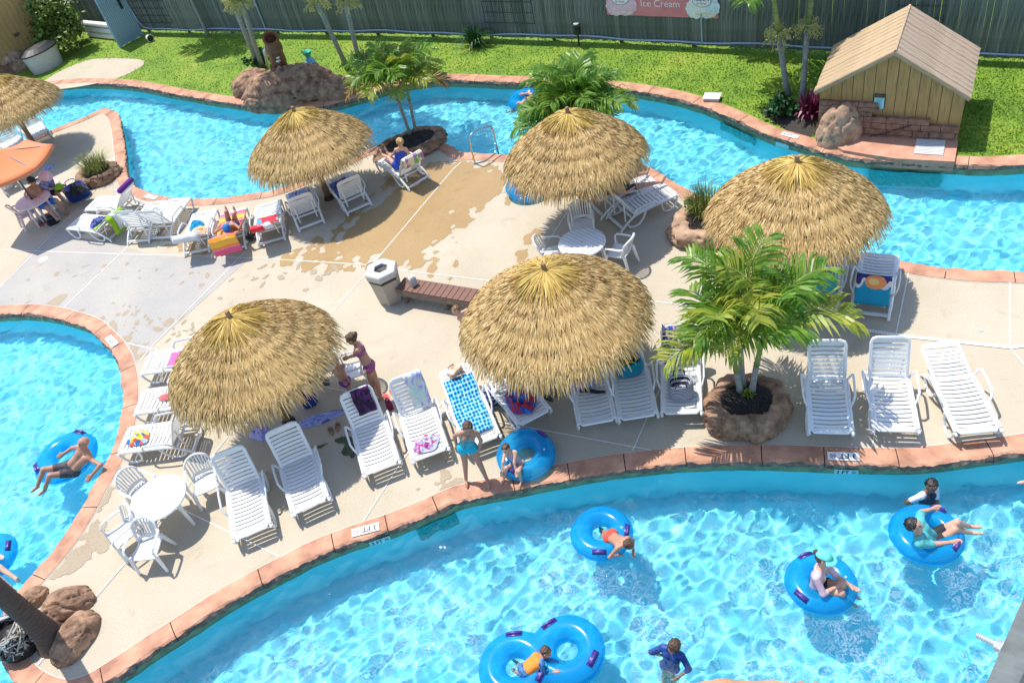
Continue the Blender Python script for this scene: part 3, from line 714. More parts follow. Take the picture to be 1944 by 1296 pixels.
# ------------------------------------------------------------------ sun loungers
LW = 0.66
def lounger_meshes(back):
    c, s = math.cos(R(back)), math.sin(R(back)); d = {}
    b = MB()
    n = 7
    def slat(y0, y1, w):
        rows_t, rows_b = [], []
        for yy, e in ((y0, 0.004), (y0 + 0.008, 0.0), (y1 - 0.008, 0.0), (y1, 0.004)):
            rows_t.append([(-w / 2 + w * k / n, yy, -0.028 * (1 - (2 * k / n - 1) ** 2) - e) for k in range(n + 1)])
        b = MB(); b.grid(rows_t)
        und = [[(p[0], p[1], p[2] - 0.016) for p in r] for r in (rows_t[0], rows_t[-1])]
        b.grid(und, flip=True); b.grid([und[0], rows_t[0]]); b.grid([rows_t[-1], und[1]])
        return b
    d['seat_slat'] = slat(0, 0.068, LW - 0.09).mesh('seat_slat', M['plastic'])
    d['back_slat'] = slat(0, 0.058, LW - 0.10).mesh('back_slat', M['plastic'])
    # seat border: foot cross piece and side rims
    b = MB(); x = LW / 2
    b.tube([(-x + 0.02, 1.18, 0.0), (-x + 0.02, 0.06, 0.0), (-x + 0.06, 0.0, -0.006), (x - 0.06, 0.0, -0.006), (x - 0.02, 0.06, 0.0), (x - 0.02, 1.18, 0.0)], 0.034, 6, flat=0.6)
    b.box((0, 0.045, -0.014), (LW - 0.10, 0.075, 0.026))
    b.box((0, 1.165, -0.02), (LW - 0.10, 0.05, 0.03))
    d['seat_frame'] = b.mesh('seat_frame', M['plastic'])
    b = MB()
    b.tube([(-x + 0.03, 0.0, 0.0), (-x + 0.03, 0.68, 0.0), (-x + 0.055, 0.745, 0), (-x + 0.12, 0.77, -0.005), (x - 0.12, 0.77, -0.005), (x - 0.055, 0.745, 0), (x - 0.03, 0.68, 0.0), (x - 0.03, 0.0, 0.0)], 0.032, 6, flat=0.6)
    b.box((0, 0.715, -0.014), (LW - 0.12, 0.085, 0.026))
    d['backrest'] = b.mesh('backrest', M['plastic'])
    # side frames
    for sgn, nm in ((-1, 'l'), (1, 'r')):
        X = sgn * (LW / 2 + 0.015)
        b = MB().tube([(X, 0.03, 0.325), (X, 1.00, 0.325), (X, 1.22, 0.29), (X, 1.42, 0.18), (X, 1.56, 0.07), (X, 1.60, 0.02)], 0.030, 6, flat=1.0)
        b.tube([(X, -0.04, 0.30), (X, 0.04, 0.31)], 0.022, 6)
        d['side_rail' + nm] = b.mesh('side_rail', M['plastic'])
        X2 = sgn * (LW / 2 + 0.03)
        d['front_leg' + nm] = MB().tube([(X2, 0.02, 0.31), (X2, 0.07, 0.16), (X2, 0.17, 0.035), (X2, 0.30, 0.02), (X2, 0.40, 0.06), (X2, 0.45, 0.16), (X2, 0.46, 0.31)], 0.026, 6).mesh('leg', M['plastic'])
        d['rear_leg' + nm] = MB().tube([(X2, 0.90, 0.31), (X2, 0.98, 0.15), (X2, 1.10, 0.035), (X2, 1.24, 0.02), (X2, 1.36, 0.06), (X2, 1.42, 0.17)], 0.026, 6).mesh('leg', M['plastic'])
        X3 = sgn * (LW / 2 + 0.06)
        d['arm' + nm] = MB().tube([(sgn * (LW / 2 + 0.02), 0.58, 0.30), (X3, 0.60, 0.42), (X3 + sgn * 0.03, 0.67, 0.50), (X3 + sgn * 0.04, 0.95, 0.52), (X3 + sgn * 0.04, 1.16, 0.51), (X3 + sgn * 0.02, 1.22, 0.44), (sgn * (LW / 2 + 0.02), 1.22, 0.31)], 0.027, 6, flat=0.7).mesh('armrest', M['plastic'])
    b = MB().box((0, 1.25, 0.255), (LW, 0.05, 0.03)); b.box((0, 1.53, 0.085), (LW, 0.06, 0.035))
    if back > 30:
        y1 = 1.18 + 0.42 * c; z1 = 0.32 + 0.42 * s
        for sgn in (-1, 1): b.tube([(sgn * 0.24, y1, z1 - 0.03), (sgn * 0.24, 1.40, 0.17)], 0.018, 5)
    d['cross_bar'] = b.mesh('cross_bar', M['plastic'])
    return d
LCACHE = {}
LG = 'white slatted sun loungers set out on the pool deck'
def lounger(foot, far, zfar, back, label, far_is_head=False):
    f = at(foot[0], foot[1], 0.33); q = at(far[0], far[1], zfar)
    d = q - f; d.z = 0
    if zfar < 0.1: f = q - d.normalized() * 1.58
    yaw = yaw_of(d.normalized())
    if back not in LCACHE: LCACHE[back] = lounger_meshes(back)
    m = LCACHE[back]
    t = thing('sun_lounger', label, 'sun lounger', (f.x, f.y, 0), yaw, LG)
    t['back'] = float(back)
    inst('seat_frame', m['seat_frame'], t, (0, 0, 0.33))
    for k in range(11): inst('seat_slat', m['seat_slat'], t, (0, 0.105 + k * 0.0945, 0.338))
    bk = inst('backrest', m['backrest'], t, (0, 1.18, 0.335), (R(back), 0, 0))
    for k in range(8): inst('back_slat', m['back_slat'], bk, (0, 0.012 + k * 0.0815, 0.006))
    for n_ in 'lr':
        inst('side_rail', m['side_rail' + n_], t); inst('leg', m['front_leg' + n_], t); inst('leg', m['rear_leg' + n_], t); inst('armrest', m['arm' + n_], t)
    inst('cross_bar', m['cross_bar'], t)
    del t['back']
    t2 = dict(o=t, back=back, yaw=yaw, loc=Vector((f.x, f.y, 0)))
    return t2
def lprof(back, a):                               # point on the bed at distance a from the foot end
    if a <= 1.18: return a, 0.352
    c, s = math.cos(R(back)), math.sin(R(back)); u = a - 1.18
    if u <= 0.79: return 1.18 + c * u - s * 0.018, 0.345 + s * u + c * 0.018
    v = u - 0.79                                  # hanging behind the back
    return 1.18 + c * 0.79 + 0.045, 0.345 + s * 0.79 - v
LO = {}
LO[1] = lounger((478, 1010), (430, 847), 1.0, 70, 'lounger in front of the left umbrella, its head shaded, beside a lone armchair')
LO[2] = lounger((589, 960), (531, 803), 1.0, 70, 'lounger half shaded by the left umbrella, nearest the edge depth sign')
LO[3] = lounger((724, 888), (672, 734), 1.0, 70, 'half shaded lounger with a black towel on its raised back')
LO[4] = lounger((817, 862), (764, 706), 1.0, 69, 'lounger with a pastel tie dye towel over its back and clothes at its foot')
LO[5] = lounger((916, 838), (866, 710), 0.55, 15, 'lounger covered by a blue dotted towel with a bag at its head')
LO[6] = lounger((1015, 792), (960, 712), 0.55, 15, 'lounger under the centre umbrella with red and blue clothes on it')
LO[7] = lounger((1134, 801), (1112, 690), 0.55, 15, 'shaded lounger with a lavender cloth and a dark strap lying on it')
LO[8] = lounger((1212, 791), (1190, 678), 0.55, 15, 'shaded lounger with a teal and lime bag on its back')
LO[9] = lounger((1294, 783), (1287, 613), 1.0, 62, 'lounger with a floral towel on its back and a striped bag on the seat')
LO[10] = lounger((1578, 820), (1570, 640), 1.0, 69, 'empty lounger right of the planter, dappled by palm shade')
LO[11] = lounger((1702, 816), (1688, 633), 1.0, 69, 'empty lounger with raised back, middle of the three right of the palm planter')
LO[12] = lounger((1858, 818), (1785, 655), 0.45, 8, 'empty flat lounger nearest the right edge by the front river')
LO[13] = lounger((276, 690), (362, 678), 0.33, 20, 'lounger with a pink towel half hidden by the left umbrella')
LO[14] = lounger((264, 764), (352, 751), 0.33, 20, 'lounger with a coral cloth facing the left pool')
LO[15] = lounger((234, 836), (332, 823), 0.33, 64, 'lounger facing the left pool with a yellow and blue towel and raised back')
LO[16] = lounger((563, 354), (592, 430), 0.05, 62, 'raised lounger left of the umbrella pole with a maroon and blue towel')
LO[17] = lounger((643, 337), (683, 398), 0.05, 62, 'raised lounger right of the umbrella pole with a navy towel on the seat')
LO[18] = lounger((733, 299), (796, 349), 0.05, 55, 'lounger with a woman in a blue swimsuit sitting on it')
LO[19] = lounger((509, 388), (517, 461), 0.05, 35, 'lounger with a red towel over its back, right of the sunbather')
LO[20] = lounger((444, 398), (443, 477), 0.05, 28, 'lounger with a sunbather lying on a pink and orange towel')
LO[21] = lounger((388, 405), (374, 481), 0.05, 36, 'lounger left of the sunbather with blue, white and orange towels')
LO[22] = lounger((343, 376), (304, 455), 0.05, 60, 'empty lounger with raised back beside the pool curve, nearer the sunbathers')
LO[23] = lounger((303, 380), (263, 461), 0.05, 68, 'empty lounger with raised back beside the green towel lounger')
LO[24] = lounger((139, 420), (226, 443), 0.05, 32, 'lounger with a lime green towel draped over its raised back')
LO[25] = lounger((176, 386), (262, 402), 0.05, 46, 'lounger with a purple rolled towel on top of its back')
LO[26] = lounger((96, 284), (62, 246), 0.05, 60, 'lounger in the shade between the orange parasol and the upper river')
LO[27] = lounger((62, 316), (20, 272), 0.05, 60, 'lounger half hidden behind the orange parasol')
LO[28] = lounger((1262, 362), (1166, 426), 0.05, 60, 'empty lounger with raised back under the umbrella by the round table')
LO[29] = lounger((1224, 344), (1130, 402), 0.05, 60, 'lounger under the umbrella with a person stretched out on it')
LO[30] = lounger((1668, 497), (1650, 601), 0.05, 66, 'lounger with a toucan towel in the shade of the right umbrella')
LO[31] = lounger((1570, 500), (1552, 590), 0.05, 66, 'lounger behind the palm fronds with a teal and yellow towel')

# ------------------------------------------------------------------ armchairs and round tables
def chair_meshes(m):
    d = {}
    rows = []
    for i in range(7):
        y = 0.24 - 0.46 * i / 6; w = 0.24 - 0.03 * i / 6
        z = 0.43 - 0.02 * math.sin(i / 6 * math.pi) - (0.02 if i == 0 else 0)
        rows.append([(x, y, z - 0.012 * (1 - (x / w) ** 2)) for x in np.linspace(-w, w, 7)])
    b = MB().grid(rows, flip=True)
    b.grid([[(p[0], p[1], p[2] - 0.025) for p in r] for r in rows])
    b.grid([[(p[0], p[1], p[2] - 0.03) for p in rows[0]], rows[0]], flip=True)
    b.grid([[(r[0][0], r[0][1], r[0][2] - 0.03) for r in rows], [r[0] for r in rows]]); b.grid([[(r[-1][0], r[-1][1], r[-1][2] - 0.03) for r in rows], [r[-1] for r in rows]], flip=True)
    d['seat'] = b.mesh('seat', m)
    def bk(u, v):                                  # back surface: u -1..1 across, v 0..1 up
        w = 0.215 + 0.03 * v
        return (u * w, -0.215 - 0.13 * v + 0.07 * u * u, 0.43 + 0.43 * v)
    arch = [bk(-1, t) for t in np.linspace(0.0, 0.72, 6)] + [bk(math.cos(a) * 0.98, 0.72 + 0.28 * math.sin(a)) for a in np.linspace(math.pi * 0.9, math.pi * 0.1, 9)] + [bk(1, t) for t in np.linspace(0.72, 0.0, 6)]
    b = MB().tube(arch, 0.024, 6)
    b.grid([[bk(u, v) for u in np.linspace(-0.9, 0.9, 9)] for v in (0.04, 0.18)])
    b.grid([[(p[0], p[1] - 0.012, p[2]) for p in (bk(u, v) for u in np.linspace(-0.9, 0.9, 9))] for v in (0.04, 0.18)], flip=True)
    d['backrest'] = b.mesh('backrest', m)
    for k in range(7):
        u = -0.72 + 0.24 * k; top = 0.96 - 0.16 * abs(u) ** 2
        P = [bk(u, v) for v in np.linspace(0.17, top, 5)]
        b = MB(); b.grid([[(p[0] - 0.014, p[1], p[2]) for p in P], [(p[0] + 0.014, p[1], p[2]) for p in P]], flip=True)
        b.grid([[(p[0] - 0.014, p[1] - 0.012, p[2]) for p in P], [(p[0] + 0.014, p[1] - 0.012, p[2]) for p in P]])
        d['slat%d' % k] = b.mesh('slat', m)
    for s, n_ in ((-1, 'l'), (1, 'r')):
        d['arm' + n_] = MB().tube([bk(s * 0.99, 0.55), (s * 0.275, -0.16, 0.655), (s * 0.285, 0.05, 0.65), (s * 0.28, 0.19, 0.635), (s * 0.268, 0.235, 0.58), (s * 0.262, 0.235, 0.43)], 0.026, 6, flat=0.75).mesh('armrest', m)
        d['front' + n_] = MB().tube([(s * 0.245, 0.215, 0.43), (s * 0.262, 0.24, 0.22), (s * 0.275, 0.262, 0.0)], [0.042, 0.034, 0.026], 6).mesh('leg', m)
        d['rear' + n_] = MB().tube([(s * 0.215, -0.2, 0.46), (s * 0.235, -0.255, 0.22), (s * 0.25, -0.31, 0.0)], [0.045, 0.036, 0.026], 6).mesh('leg', m)
    return d
CH = {}
def chair(seat_px, face, label, m='plastic'):
    if m not in CH: CH[m] = chair_meshes(M[m])
    d = CH[m]; p = at(seat_px[0], seat_px[1], 0.43)
    v = gdir(seat_px[0], seat_px[1], *face)
    t = thing('armchair', label, 'chair', (p.x, p.y, 0), yaw_of(v), 'white plastic armchairs around the deck')
    inst('seat', d['seat'], t); bk = inst('backrest', d['backrest'], t)
    for k in range(7): inst('slat', d['slat%d' % k], bk)
    for n_ in 'lr':
        inst('armrest', d['arm' + n_], t); inst('leg', d['front' + n_], t); inst('leg', d['rear' + n_], t)
    return t
def table_meshes(m):
    d = {}; r = 0.53
    d['tabletop'] = MB().lathe([(0.025, 0.70), (0.025, 0.722), (r - 0.03, 0.724), (r - 0.008, 0.716), (r, 0.70), (r - 0.004, 0.682), (r - 0.03, 0.680), (r - 0.035, 0.70), (0.025, 0.70)], 48).mesh('tabletop', m)
    for k in range(4):
        a = math.pi / 4 + k * math.pi / 2; c, s = math.cos(a), math.sin(a)
        d['leg%d' % k] = MB().tube([(0.40 * c, 0.40 * s, 0.70), (0.43 * c, 0.43 * s, 0.35), (0.46 * c, 0.46 * s, 0.0)], [0.05, 0.038, 0.028], 6).mesh('leg', m)
    d['hole_ring'] = MB().lathe([(0.0, 0.7245), (0.018, 0.7245), (0.028, 0.727), (0.03, 0.7235)], 12).mesh('hole_ring', M['bin_top'])
    return d
def table(px, rot, label, m='plastic'):
    d = table_meshes(M[m]); p = at(px[0], px[1], 0.72)
    t = thing('round_table', label, 'table', (p.x, p.y, 0), rot, 'round plastic tables on the deck')
    for k in d: inst(k.rstrip('0123456789'), d[k], t)
    return t
table((299.6, 943.7), 0.25, 'round white table in full sun beside the left pool')
def slat_mat():
    m, nt, b = newmat('slatted_table_plastic')
    tc = N(nt, 'ShaderNodeTexCoord'); w = N(nt, 'ShaderNodeTexWave', wave_type='BANDS', bands_direction='X', i_Scale=3.4)
    nt.links.new(tc.outputs['Object'], w.inputs['Vector'])
    r = ramp(nt, [(0.04, (0.50, 0.50, 0.50)), (0.14, (0.78, 0.78, 0.78))], w.outputs['Fac'])
    nt.links.new(r.outputs[0], b.inputs['Base Color']); b.inputs['Roughness'].default_value = 0.4
    return m
M['slat_plastic'] = slat_mat()
t2 = table((1104.5, 459), 0.55, 'round white table with fine slats, half in umbrella shade', 'slat_plastic')
table((61, 379), 0.6, 'pinkish round table with the orange parasol standing through it', 'pink_plastic')
chair((270, 931), (32, 14), 'white armchair facing the sunlit table, left of it')
chair((389, 913), (4, 30), 'white armchair between the sunlit table and the front lounger')
chair((232, 1010), (-26, 20), 'white armchair turned to the left pool, second nearest the viewer')
chair((279, 1038), (-10, 26), 'white armchair nearest the viewer in front of the sunlit table')
chair((1105, 424), (2, 30), 'white armchair behind the slatted table in the shade')
chair((1177, 475), (-30, -6), 'white armchair right of the slatted table facing left')
chair((1046, 478), (30, -3), 'white armchair left of the slatted table, partly under thatch')
chair((672, 700), (-30, 8), 'white armchair behind the standing woman in the flowered bikini')
chair((618, 690), (10, 30), 'white armchair hidden behind the rim of the left umbrella')
chair((48, 404), (26, -14), 'pinkish armchair at the parasol table, turned to the table', 'pink_plastic')
chair((80, 386), (32, 10), 'pinkish armchair under the shirtless man in blue shorts', 'pink_plastic')
chair((98, 362), (30, 12), 'armchair under the person in the pink hat', 'plastic_old')
chair((10, 338), (20, 30), 'white armchair half hidden under the orange parasol at the left edge')

# ------------------------------------------------------------------ orange parasol
p = at(61, 379, 0.72); p.z = 0
t = thing('orange_parasol', 'orange cloth parasol standing in the pinkish table at left', 'parasol', p)
M['orange'] = cloth('orange_canvas', 'plain', (0.80, 0.25, 0.10), rough=0.85)
apx = Vector((0, 0, 2.45)); rim = []
cps = [Vector((1.35 * math.cos(a), 1.35 * math.sin(a), 2.0)) for a in [k * math.pi / 3 + 0.35 for k in range(6)]]
for k in range(6):
    a, b_ = cps[k], cps[(k + 1) % 6]; rows = []
    for i in range(7):
        u = i / 6; row = []
        for j in range(9):
            v = j / 8; q = apx.lerp(a.lerp(b_, v), u)
            sag = -0.05 * math.sin(math.pi * v) * u - 0.06 * math.sin(math.pi * u); row.append((q.x, q.y, q.z + sag))
        rows.append(row)
    e = rows[-1]; rows.append([(x_ * 1.005, y_ * 1.005, z_ - 0.09) for x_, y_, z_ in e])
    MB().grid(rows).build('canopy_panel', M['orange'], t, smooth=True)
    MB().tube([(0, 0, 2.4), (a.x * 0.99, a.y * 0.99, a.z - 0.03)], 0.01, 5).build('rib', M['metal'], t)
MB().tube([(0, 0, 0.05), (0, 0, 2.5)], 0.022, 8).build('pole', M['black'], t)
MB().lathe([(0, 0.10), (0.05, 0.10), (0.22, 0.06), (0.24, 0.0)], 20).build('base', M['black'], t)

# ------------------------------------------------------------------ litter bin, bench, box
p = at(744, 566); t = thing('litter_bin', 'hexagonal beige litter bin at the end of the brown bench', 'bin', p, 0.35)
def hexa(prof): return MB().lathe(prof, 6)
hexa([(0.0, 0.03), (0.30, 0.0), (0.36, 0.66)]).build('bin_body', M['bin'], t)
hexa([(0.365, 0.66), (0.375, 0.74), (0.365, 0.745)]).build('dark_band', M['black'], t)
hexa([(0.385, 0.745), (0.395, 0.87), (0.375, 0.90), (0.17, 0.91), (0.165, 0.82)]).build('bin_lid', M['bin_top'], t)
hexa([(0.165, 0.84), (0.0, 0.82)]).build('bin_opening', M['black'], t)
a, b_, c_ = at(750, 549, 0.45), at(771, 527, 0.45), at(874, 570, 0.45)
ux = (c_ - a).normalized(); L = 2.4; uy = Vector((-ux.y, ux.x, 0)); W_ = abs((b_ - a).dot(uy))
t = thing('bench', 'brown plank bench beside the litter bin', 'bench', (a.x, a.y, 0), math.atan2(ux.y, ux.x))
pm = MB().box((0, W_ / 2, 0.44), (0.135, W_, 0.03)).mesh('plank', M['bench'])
for k in range(16): inst('plank', pm, t, (0.075 + 0.15 * k, 0, 0))
MB().box((L / 2, 0.03, 0.335), (L, 0.04, 0.17)).build('front_board', M['bench_side'], t); MB().box((L / 2, W_ - 0.03, 0.335), (L, 0.04, 0.17)).build('rear_board', M['bench_side'], t)
for x_ in (0.12, 1.2, 2.28): MB().box((x_, W_ / 2, 0.125), (0.09, W_ - 0.12, 0.25)).build('bench_leg', M['bench_side'], t)
p = at(786, 541, 0.46); t = thing('drink_carton', 'small grey carton standing on the bench planks', 'carton', p, 0.5)
MB().box((0, 0, 0.11), (0.16, 0.10, 0.22)).build('carton_body', M['bin_top'], t); MB().box((0, 0.0, 0.235), (0.12, 0.06, 0.028)).build('carton_lid', M['white'], t)
# ------------------------------------------------------------------ rocks and planters
def fnoise(p, s=1.0, o=4):
    return noise.fractal(Vector(p) * s, 1.0, 2.0, o)
def ridge(p, s):
    return 1 - abs(noise.noise(Vector(p) * s)) * 2
def boulder(name, label, cat, loc, size, seed, m, parent=None, group=None, rz=0.0, amp=0.17, sub=5):
    bm = bmesh.new(); bmesh.ops.create_icosphere(bm, subdivisions=sub, radius=1.0)
    for v in bm.verts:
        d = v.co.normalized(); o = d * 1.3 + Vector((seed, seed * 1.7, 0))
        # strata: folded horizontal grooves with creases
        w = fnoise(o, 1.2, 5) * 0.5
        cr = crack(o, 1.0)
        k = 1 + amp * (w - 0.95 * cr)
        v.co = Vector((d.x * size[0] * k, d.y * size[1] * k, max(-0.25, d.z * k) * size[2]))
    me = bpy.data.meshes.new(name); bm.to_mesh(me); bm.free(); me.materials.append(m)
    me.polygons.foreach_set('use_smooth', [True] * len(me.polygons))
    o = inst(name, me, parent, loc, (0, 0, rz))
    return tag(o, label, cat, group) if label else o
def crack(o, s):
    q = Vector((o[0], o[1], o[2])) * s; w = noise.noise(q * 0.8) * 0.9 + 0.35 * noise.noise(q * 2.3)
    t = 1.35 * (0.30 * q.x + 0.25 * q.y + 0.92 * q.z) + w; e = abs(t - round(t)); g = max(0.0, 1 - e / 0.075) ** 0.8
    t2 = 0.8 * (0.75 * q.x - 0.6 * q.y + 0.2 * q.z) + 0.7 * noise.noise(q * 1.1 + Vector((9, 2, 4))); e2 = abs(t2 - round(t2)); g2 = max(0.0, 1 - e2 / 0.05) ** 0.8 * 0.8
    step = 0.22 * (t - round(t))                   # each layer juts out a little over the next
    return max(g * min(1.0, max(0.0, 1.3 + 2 * noise.noise(q * 1.4 + Vector((7, 7, 7))))), g2) - step
def planter(px, ra, rb, h, label, seed, m, inner=0.66, rz=0.0, soil='mulch'):
    p = at(*px); t = thing('rock_planter', label, 'planter', p, rz)
    nu, rows = 150, []
    prof = [(1.0, -0.02), (1.04, 0.06), (1.06, 0.12), (1.075, 0.2), (1.08, 0.30), (1.05, 0.4), (1.03, 0.50), (1.05, 0.60), (1.03, 0.7), (1.0, 0.80), (0.96, 0.88), (0.92, 0.96), (0.87, 0.99), (0.82, 1.0), (inner + 0.07, 0.98), (inner + 0.03, 0.93), (inner, 0.78), (inner - 0.02, 0.55)]
    for i in range(nu):
        a = 2 * math.pi * i / nu; row = []
        for k, (r_, z) in enumerate(prof):
            d = (math.cos(a) * 2 + seed, math.sin(a) * 2, z * 1.4)
            w = 1 + 0.13 * fnoise(d, 1.1, 4) - (0.13 * crack(d, 0.95) if k < 11 else 0)
            hh = h * (1 + 0.22 * noise.noise(Vector((math.cos(a) * 1.3 + seed, math.sin(a) * 1.3, seed))))
            row.append((ra * r_ * w * math.cos(a), rb * r_ * w * math.sin(a), hh * z + 0.03 * noise.noise(Vector(d) * 3)))
        rows.append(row)
    rows.append(rows[0])
    MB().grid(rows).build('rock_rim', m, t, smooth=True)
    b = MB(); n = 40; rr = []
    for k in range(6):
        q = k / 5; rr.append([(ra * inner * 1.04 * q * math.cos(6.2832 * j / n), rb * inner * 1.04 * q * math.sin(6.2832 * j / n), h * 0.80 + 0.05 * (1 - q) + 0.03 * noise.noise(Vector((q * 7, j * 0.9, seed)))) for j in range(n + 1)])
    b.grid(rr, flip=True); tag(b.build('soil', M[soil], t, smooth=False), kind='stuff')
    # loose bark chips
    r6 = random.Random(int(seed * 10)); b = MB()
    for _ in range(420):
        q = math.sqrt(r6.random()) * inner * 0.98; a = r6.uniform(0, 6.28); z = h * 0.83 + 0.045 * (1 - q)
        x, y = ra * q * math.cos(a), rb * q * math.sin(a); th = r6.uniform(0, 6.28); l, w = r6.uniform(0.015, 0.035), 0.008
        c, s = math.cos(th), math.sin(th)
        b.add([(x - c * l - s * w, y - s * l + c * w, z), (x - c * l + s * w, y - s * l - c * w, z + 0.01), (x + c * l + s * w, y + s * l - c * w, z + r6.uniform(0, 0.03)), (x + c * l - s * w, y + s * l + c * w, z + 0.015)], [(0, 1, 2, 3)])
    tag(b.build('bark_chips', M[soil], t), kind='stuff')
    return t, p
planter((1417, 786), 0.74, 0.66, 0.46, 'round brown rock planter at the foot of the big palm', 1.3, M['rock'], 0.60)
planter((1352, 437), 0.92, 0.72, 0.42, 'rock planter with grass left of the right umbrella', 4.1, M['rock_pink'], 0.62)
planter((783, 283), 1.08, 0.62, 0.32, 'oval rock planter at the upper pool edge with two palm stems', 7.7, M['rock'], 0.70, 0.25)
planter((190, 338), 0.66, 0.60, 0.30, 'small rock planter with ornamental grass at the pool tip', 2.9, M['rock'], 0.64)
boulder('boulder', 'upper brown boulder beside the palm trunk at lower left', 'boulder', at(132, 1150), (0.48, 0.34, 0.36), 3.3, M['rock'], rz=0.1)
boulder('boulder', 'lower brown boulder partly in the shade of the palm trunk at lower left', 'boulder', at(146, 1213), (0.34, 0.52, 0.36), 8.8, M['rock'], rz=-0.4)
boulder('boulder', 'low brown stone behind the trunk by the left pool edge', 'boulder', at(62, 1140), (0.32, 0.22, 0.24), 5.8, M['rock'], rz=0.6)

# ------------------------------------------------------------------ palms
def frond_mesh(L, arch, droop, nl, wl, seed, m, stemm):
    r7 = random.Random(seed); b = MB(); P = []
    n = 9
    for i in range(n):
        t = i / (n - 1); a = arch - droop * t * t
        P.append((a,))
    pts = [Vector((0, 0, 0))]
    for i in range(1, n):
        t = (i - 0.5) / (n - 1); a = arch - droop * t ** 1.5
        pts.append(pts[-1] + Vector((0, math.cos(a), math.sin(a))) * (L / (n - 1)))
    b.tube(pts, [0.02 * (1 - 0.75 * i / (n - 1)) + 0.004 for i in range(n)], 5, m=1)
    def pos(t):
        f = t * (n - 1); i = min(int(f), n - 2); return pts[i].lerp(pts[i + 1], f - i), (pts[i + 1] - pts[i]).normalized()
    for k in range(nl):
        t = 0.16 + 0.84 * k / (nl - 1)
        p, d = pos(t); side0 = Vector((1, 0, 0)); nrm = side0.cross(d).normalized()
        ll = L * 0.42 * (0.55 + 0.75 * math.sin(math.pi * min(1, 0.18 + 0.78 * t))) * r7.uniform(0.85, 1.12)
        for s in (-1, 1):
            fw = r7.uniform(0.45, 0.8) + 0.35 * t
            dr = (side0 * s + d * fw + nrm * r7.uniform(0.15, 0.55)).normalized()
            q1 = p + dr * ll * 0.5; q2 = q1 + (dr + Vector((0, 0, -r7.uniform(0.25, 0.7)))).normalized() * ll * 0.3; q3 = q2 + (dr + Vector((0, 0, -r7.uniform(0.7, 1.5)))).normalized() * ll * 0.25
            w = (d * 0.8 + nrm * r7.uniform(-0.5, 0.5)).normalized() * wl
            b.add([p - w * 0.4, p + w * 0.4, q1 + w, q1 - w, q2 + w * 0.75, q2 - w * 0.75, q3], [(0, 1, 2, 3), (3, 2, 4, 5), (5, 4, 6)], 0)
    return b.mesh('frond', [m, stemm])
FR = {}
for nm, m in (('g', M['leaf']), ('y', M['leaf_y']), ('b', M['leaf_brown'])):
    FR[nm] = [frond_mesh(1.0, 0.95, 1.25, 30, 0.023, 1, m, M['shaft']), frond_mesh(1.0, 0.78, 1.3, 28, 0.024, 2, m, M['shaft']), frond_mesh(1.0, 0.55, 1.15, 30, 0.023, 3, m, M['shaft']), frond_mesh(1.0, 1.2, 1.1, 26, 0.022, 4, m, M['shaft'])]
def palm(name, label, cat, base, stems, L, nf, seed, group=None, yellow=0.2, r=0.05, shaft=0.45, trunk='trunk', lowmax=0.4, flowers=False, brown=0, gap=False):
    """stems: (x, y offset of foot, x, y offset of top, height)"""
    r8 = random.Random(seed); t = thing(name, label, cat, base, 0, group)
    for (x0, y0, x1, y1, h) in stems:
        pts = [Vector((x0, y0, 0)).lerp(Vector((x1, y1, h)), k / 8) + Vector((0.05 * math.sin(k / 8 * 3.1) * (x0 - x1 + 0.2), 0.05 * math.sin(k / 8 * 3.1), 0)) for k in range(9)]
        hs = h - shaft; cut = max(1, int(8 * hs / h))
        MB().tube(pts[:cut + 1], [r * (1.5 if k == 0 else 1.1 - 0.02 * k) for k in range(cut + 1)], 10).build('trunk', M[trunk], t, smooth=True)
        MB().tube(pts[cut:], [r * 1.12] + [r * (1.0 - 0.06 * k) for k in range(1, 9 - cut)], 10).build('crownshaft', M['shaft'], t, smooth=True)
        a0 = r8.uniform(0, 6.28)
        for k in range(nf):
            q = k / max(1, nf - 1); az = a0 + k * 2.399; el = -lowmax + (1.0 + lowmax) * q
            if gap and q < 0.62:
                w_ = (az - math.pi + math.pi) % (2 * math.pi) - math.pi
                if abs(w_) < 0.85: az = math.pi + math.copysign(r8.uniform(0.95, 1.6), w_)
            kk = 3 if q > 0.8 else r8.choice((0, 1, 2)) if q > 0.35 else 2
            mm = 'b' if k < brown else 'y' if r8.random() < yellow * (1.4 - q) else 'g'
            s = L * r8.uniform(0.85, 1.12) * (0.8 if q > 0.85 else 1.0)
            o = inst('frond', FR[mm][kk], t, pts[-1] - Vector((0, 0, 0.06 * (1 - q))), (0, 0, 0), (s, s, s))
            o.rotation_euler = (el * 0.42 - 0.1, r8.uniform(-0.15, 0.15), az)
        if flowers:
            b = MB()
            for k in range(60):
                a = r8.uniform(0, 6.28); q0 = pts[cut] + Vector((math.cos(a), math.sin(a), 0)) * r
                e = q0 + Vector((math.cos(a) * r8.uniform(0.1, 0.34), math.sin(a) * r8.uniform(0.1, 0.34), r8.uniform(-0.34, 0.12)))
                b.tube([q0, q0.lerp(e, 0.5) + Vector((0, 0, 0.05)), e], [0.008, 0.006, 0.012], 4)
                for _ in range(5):
                    c = e + Vector((r8.uniform(-.06, .06), r8.uniform(-.06, .06), r8.uniform(-.06, .06)))
                    b.box(c, (0.022, 0.022, 0.022))
            b.build('flower_cluster', M['flower'], t)
    return t
pb = at(1416, 772, 0.0); pb.z = 0.36
palm('palm_tree', 'big green palm with three slim stems in the round rock planter', 'palm tree', pb, [(-0.08, 0.05, -0.28, 0.02, 1.45), (0.0, 0.14, 0.03, 0.40, 1.85), (0.10, -0.02, 0.42, 0.05, 1.6)], 1.30, 7, 17, yellow=0.4, r=0.05, shaft=0.9, lowmax=0.02, gap=True)
pb = at(1112, 292); 
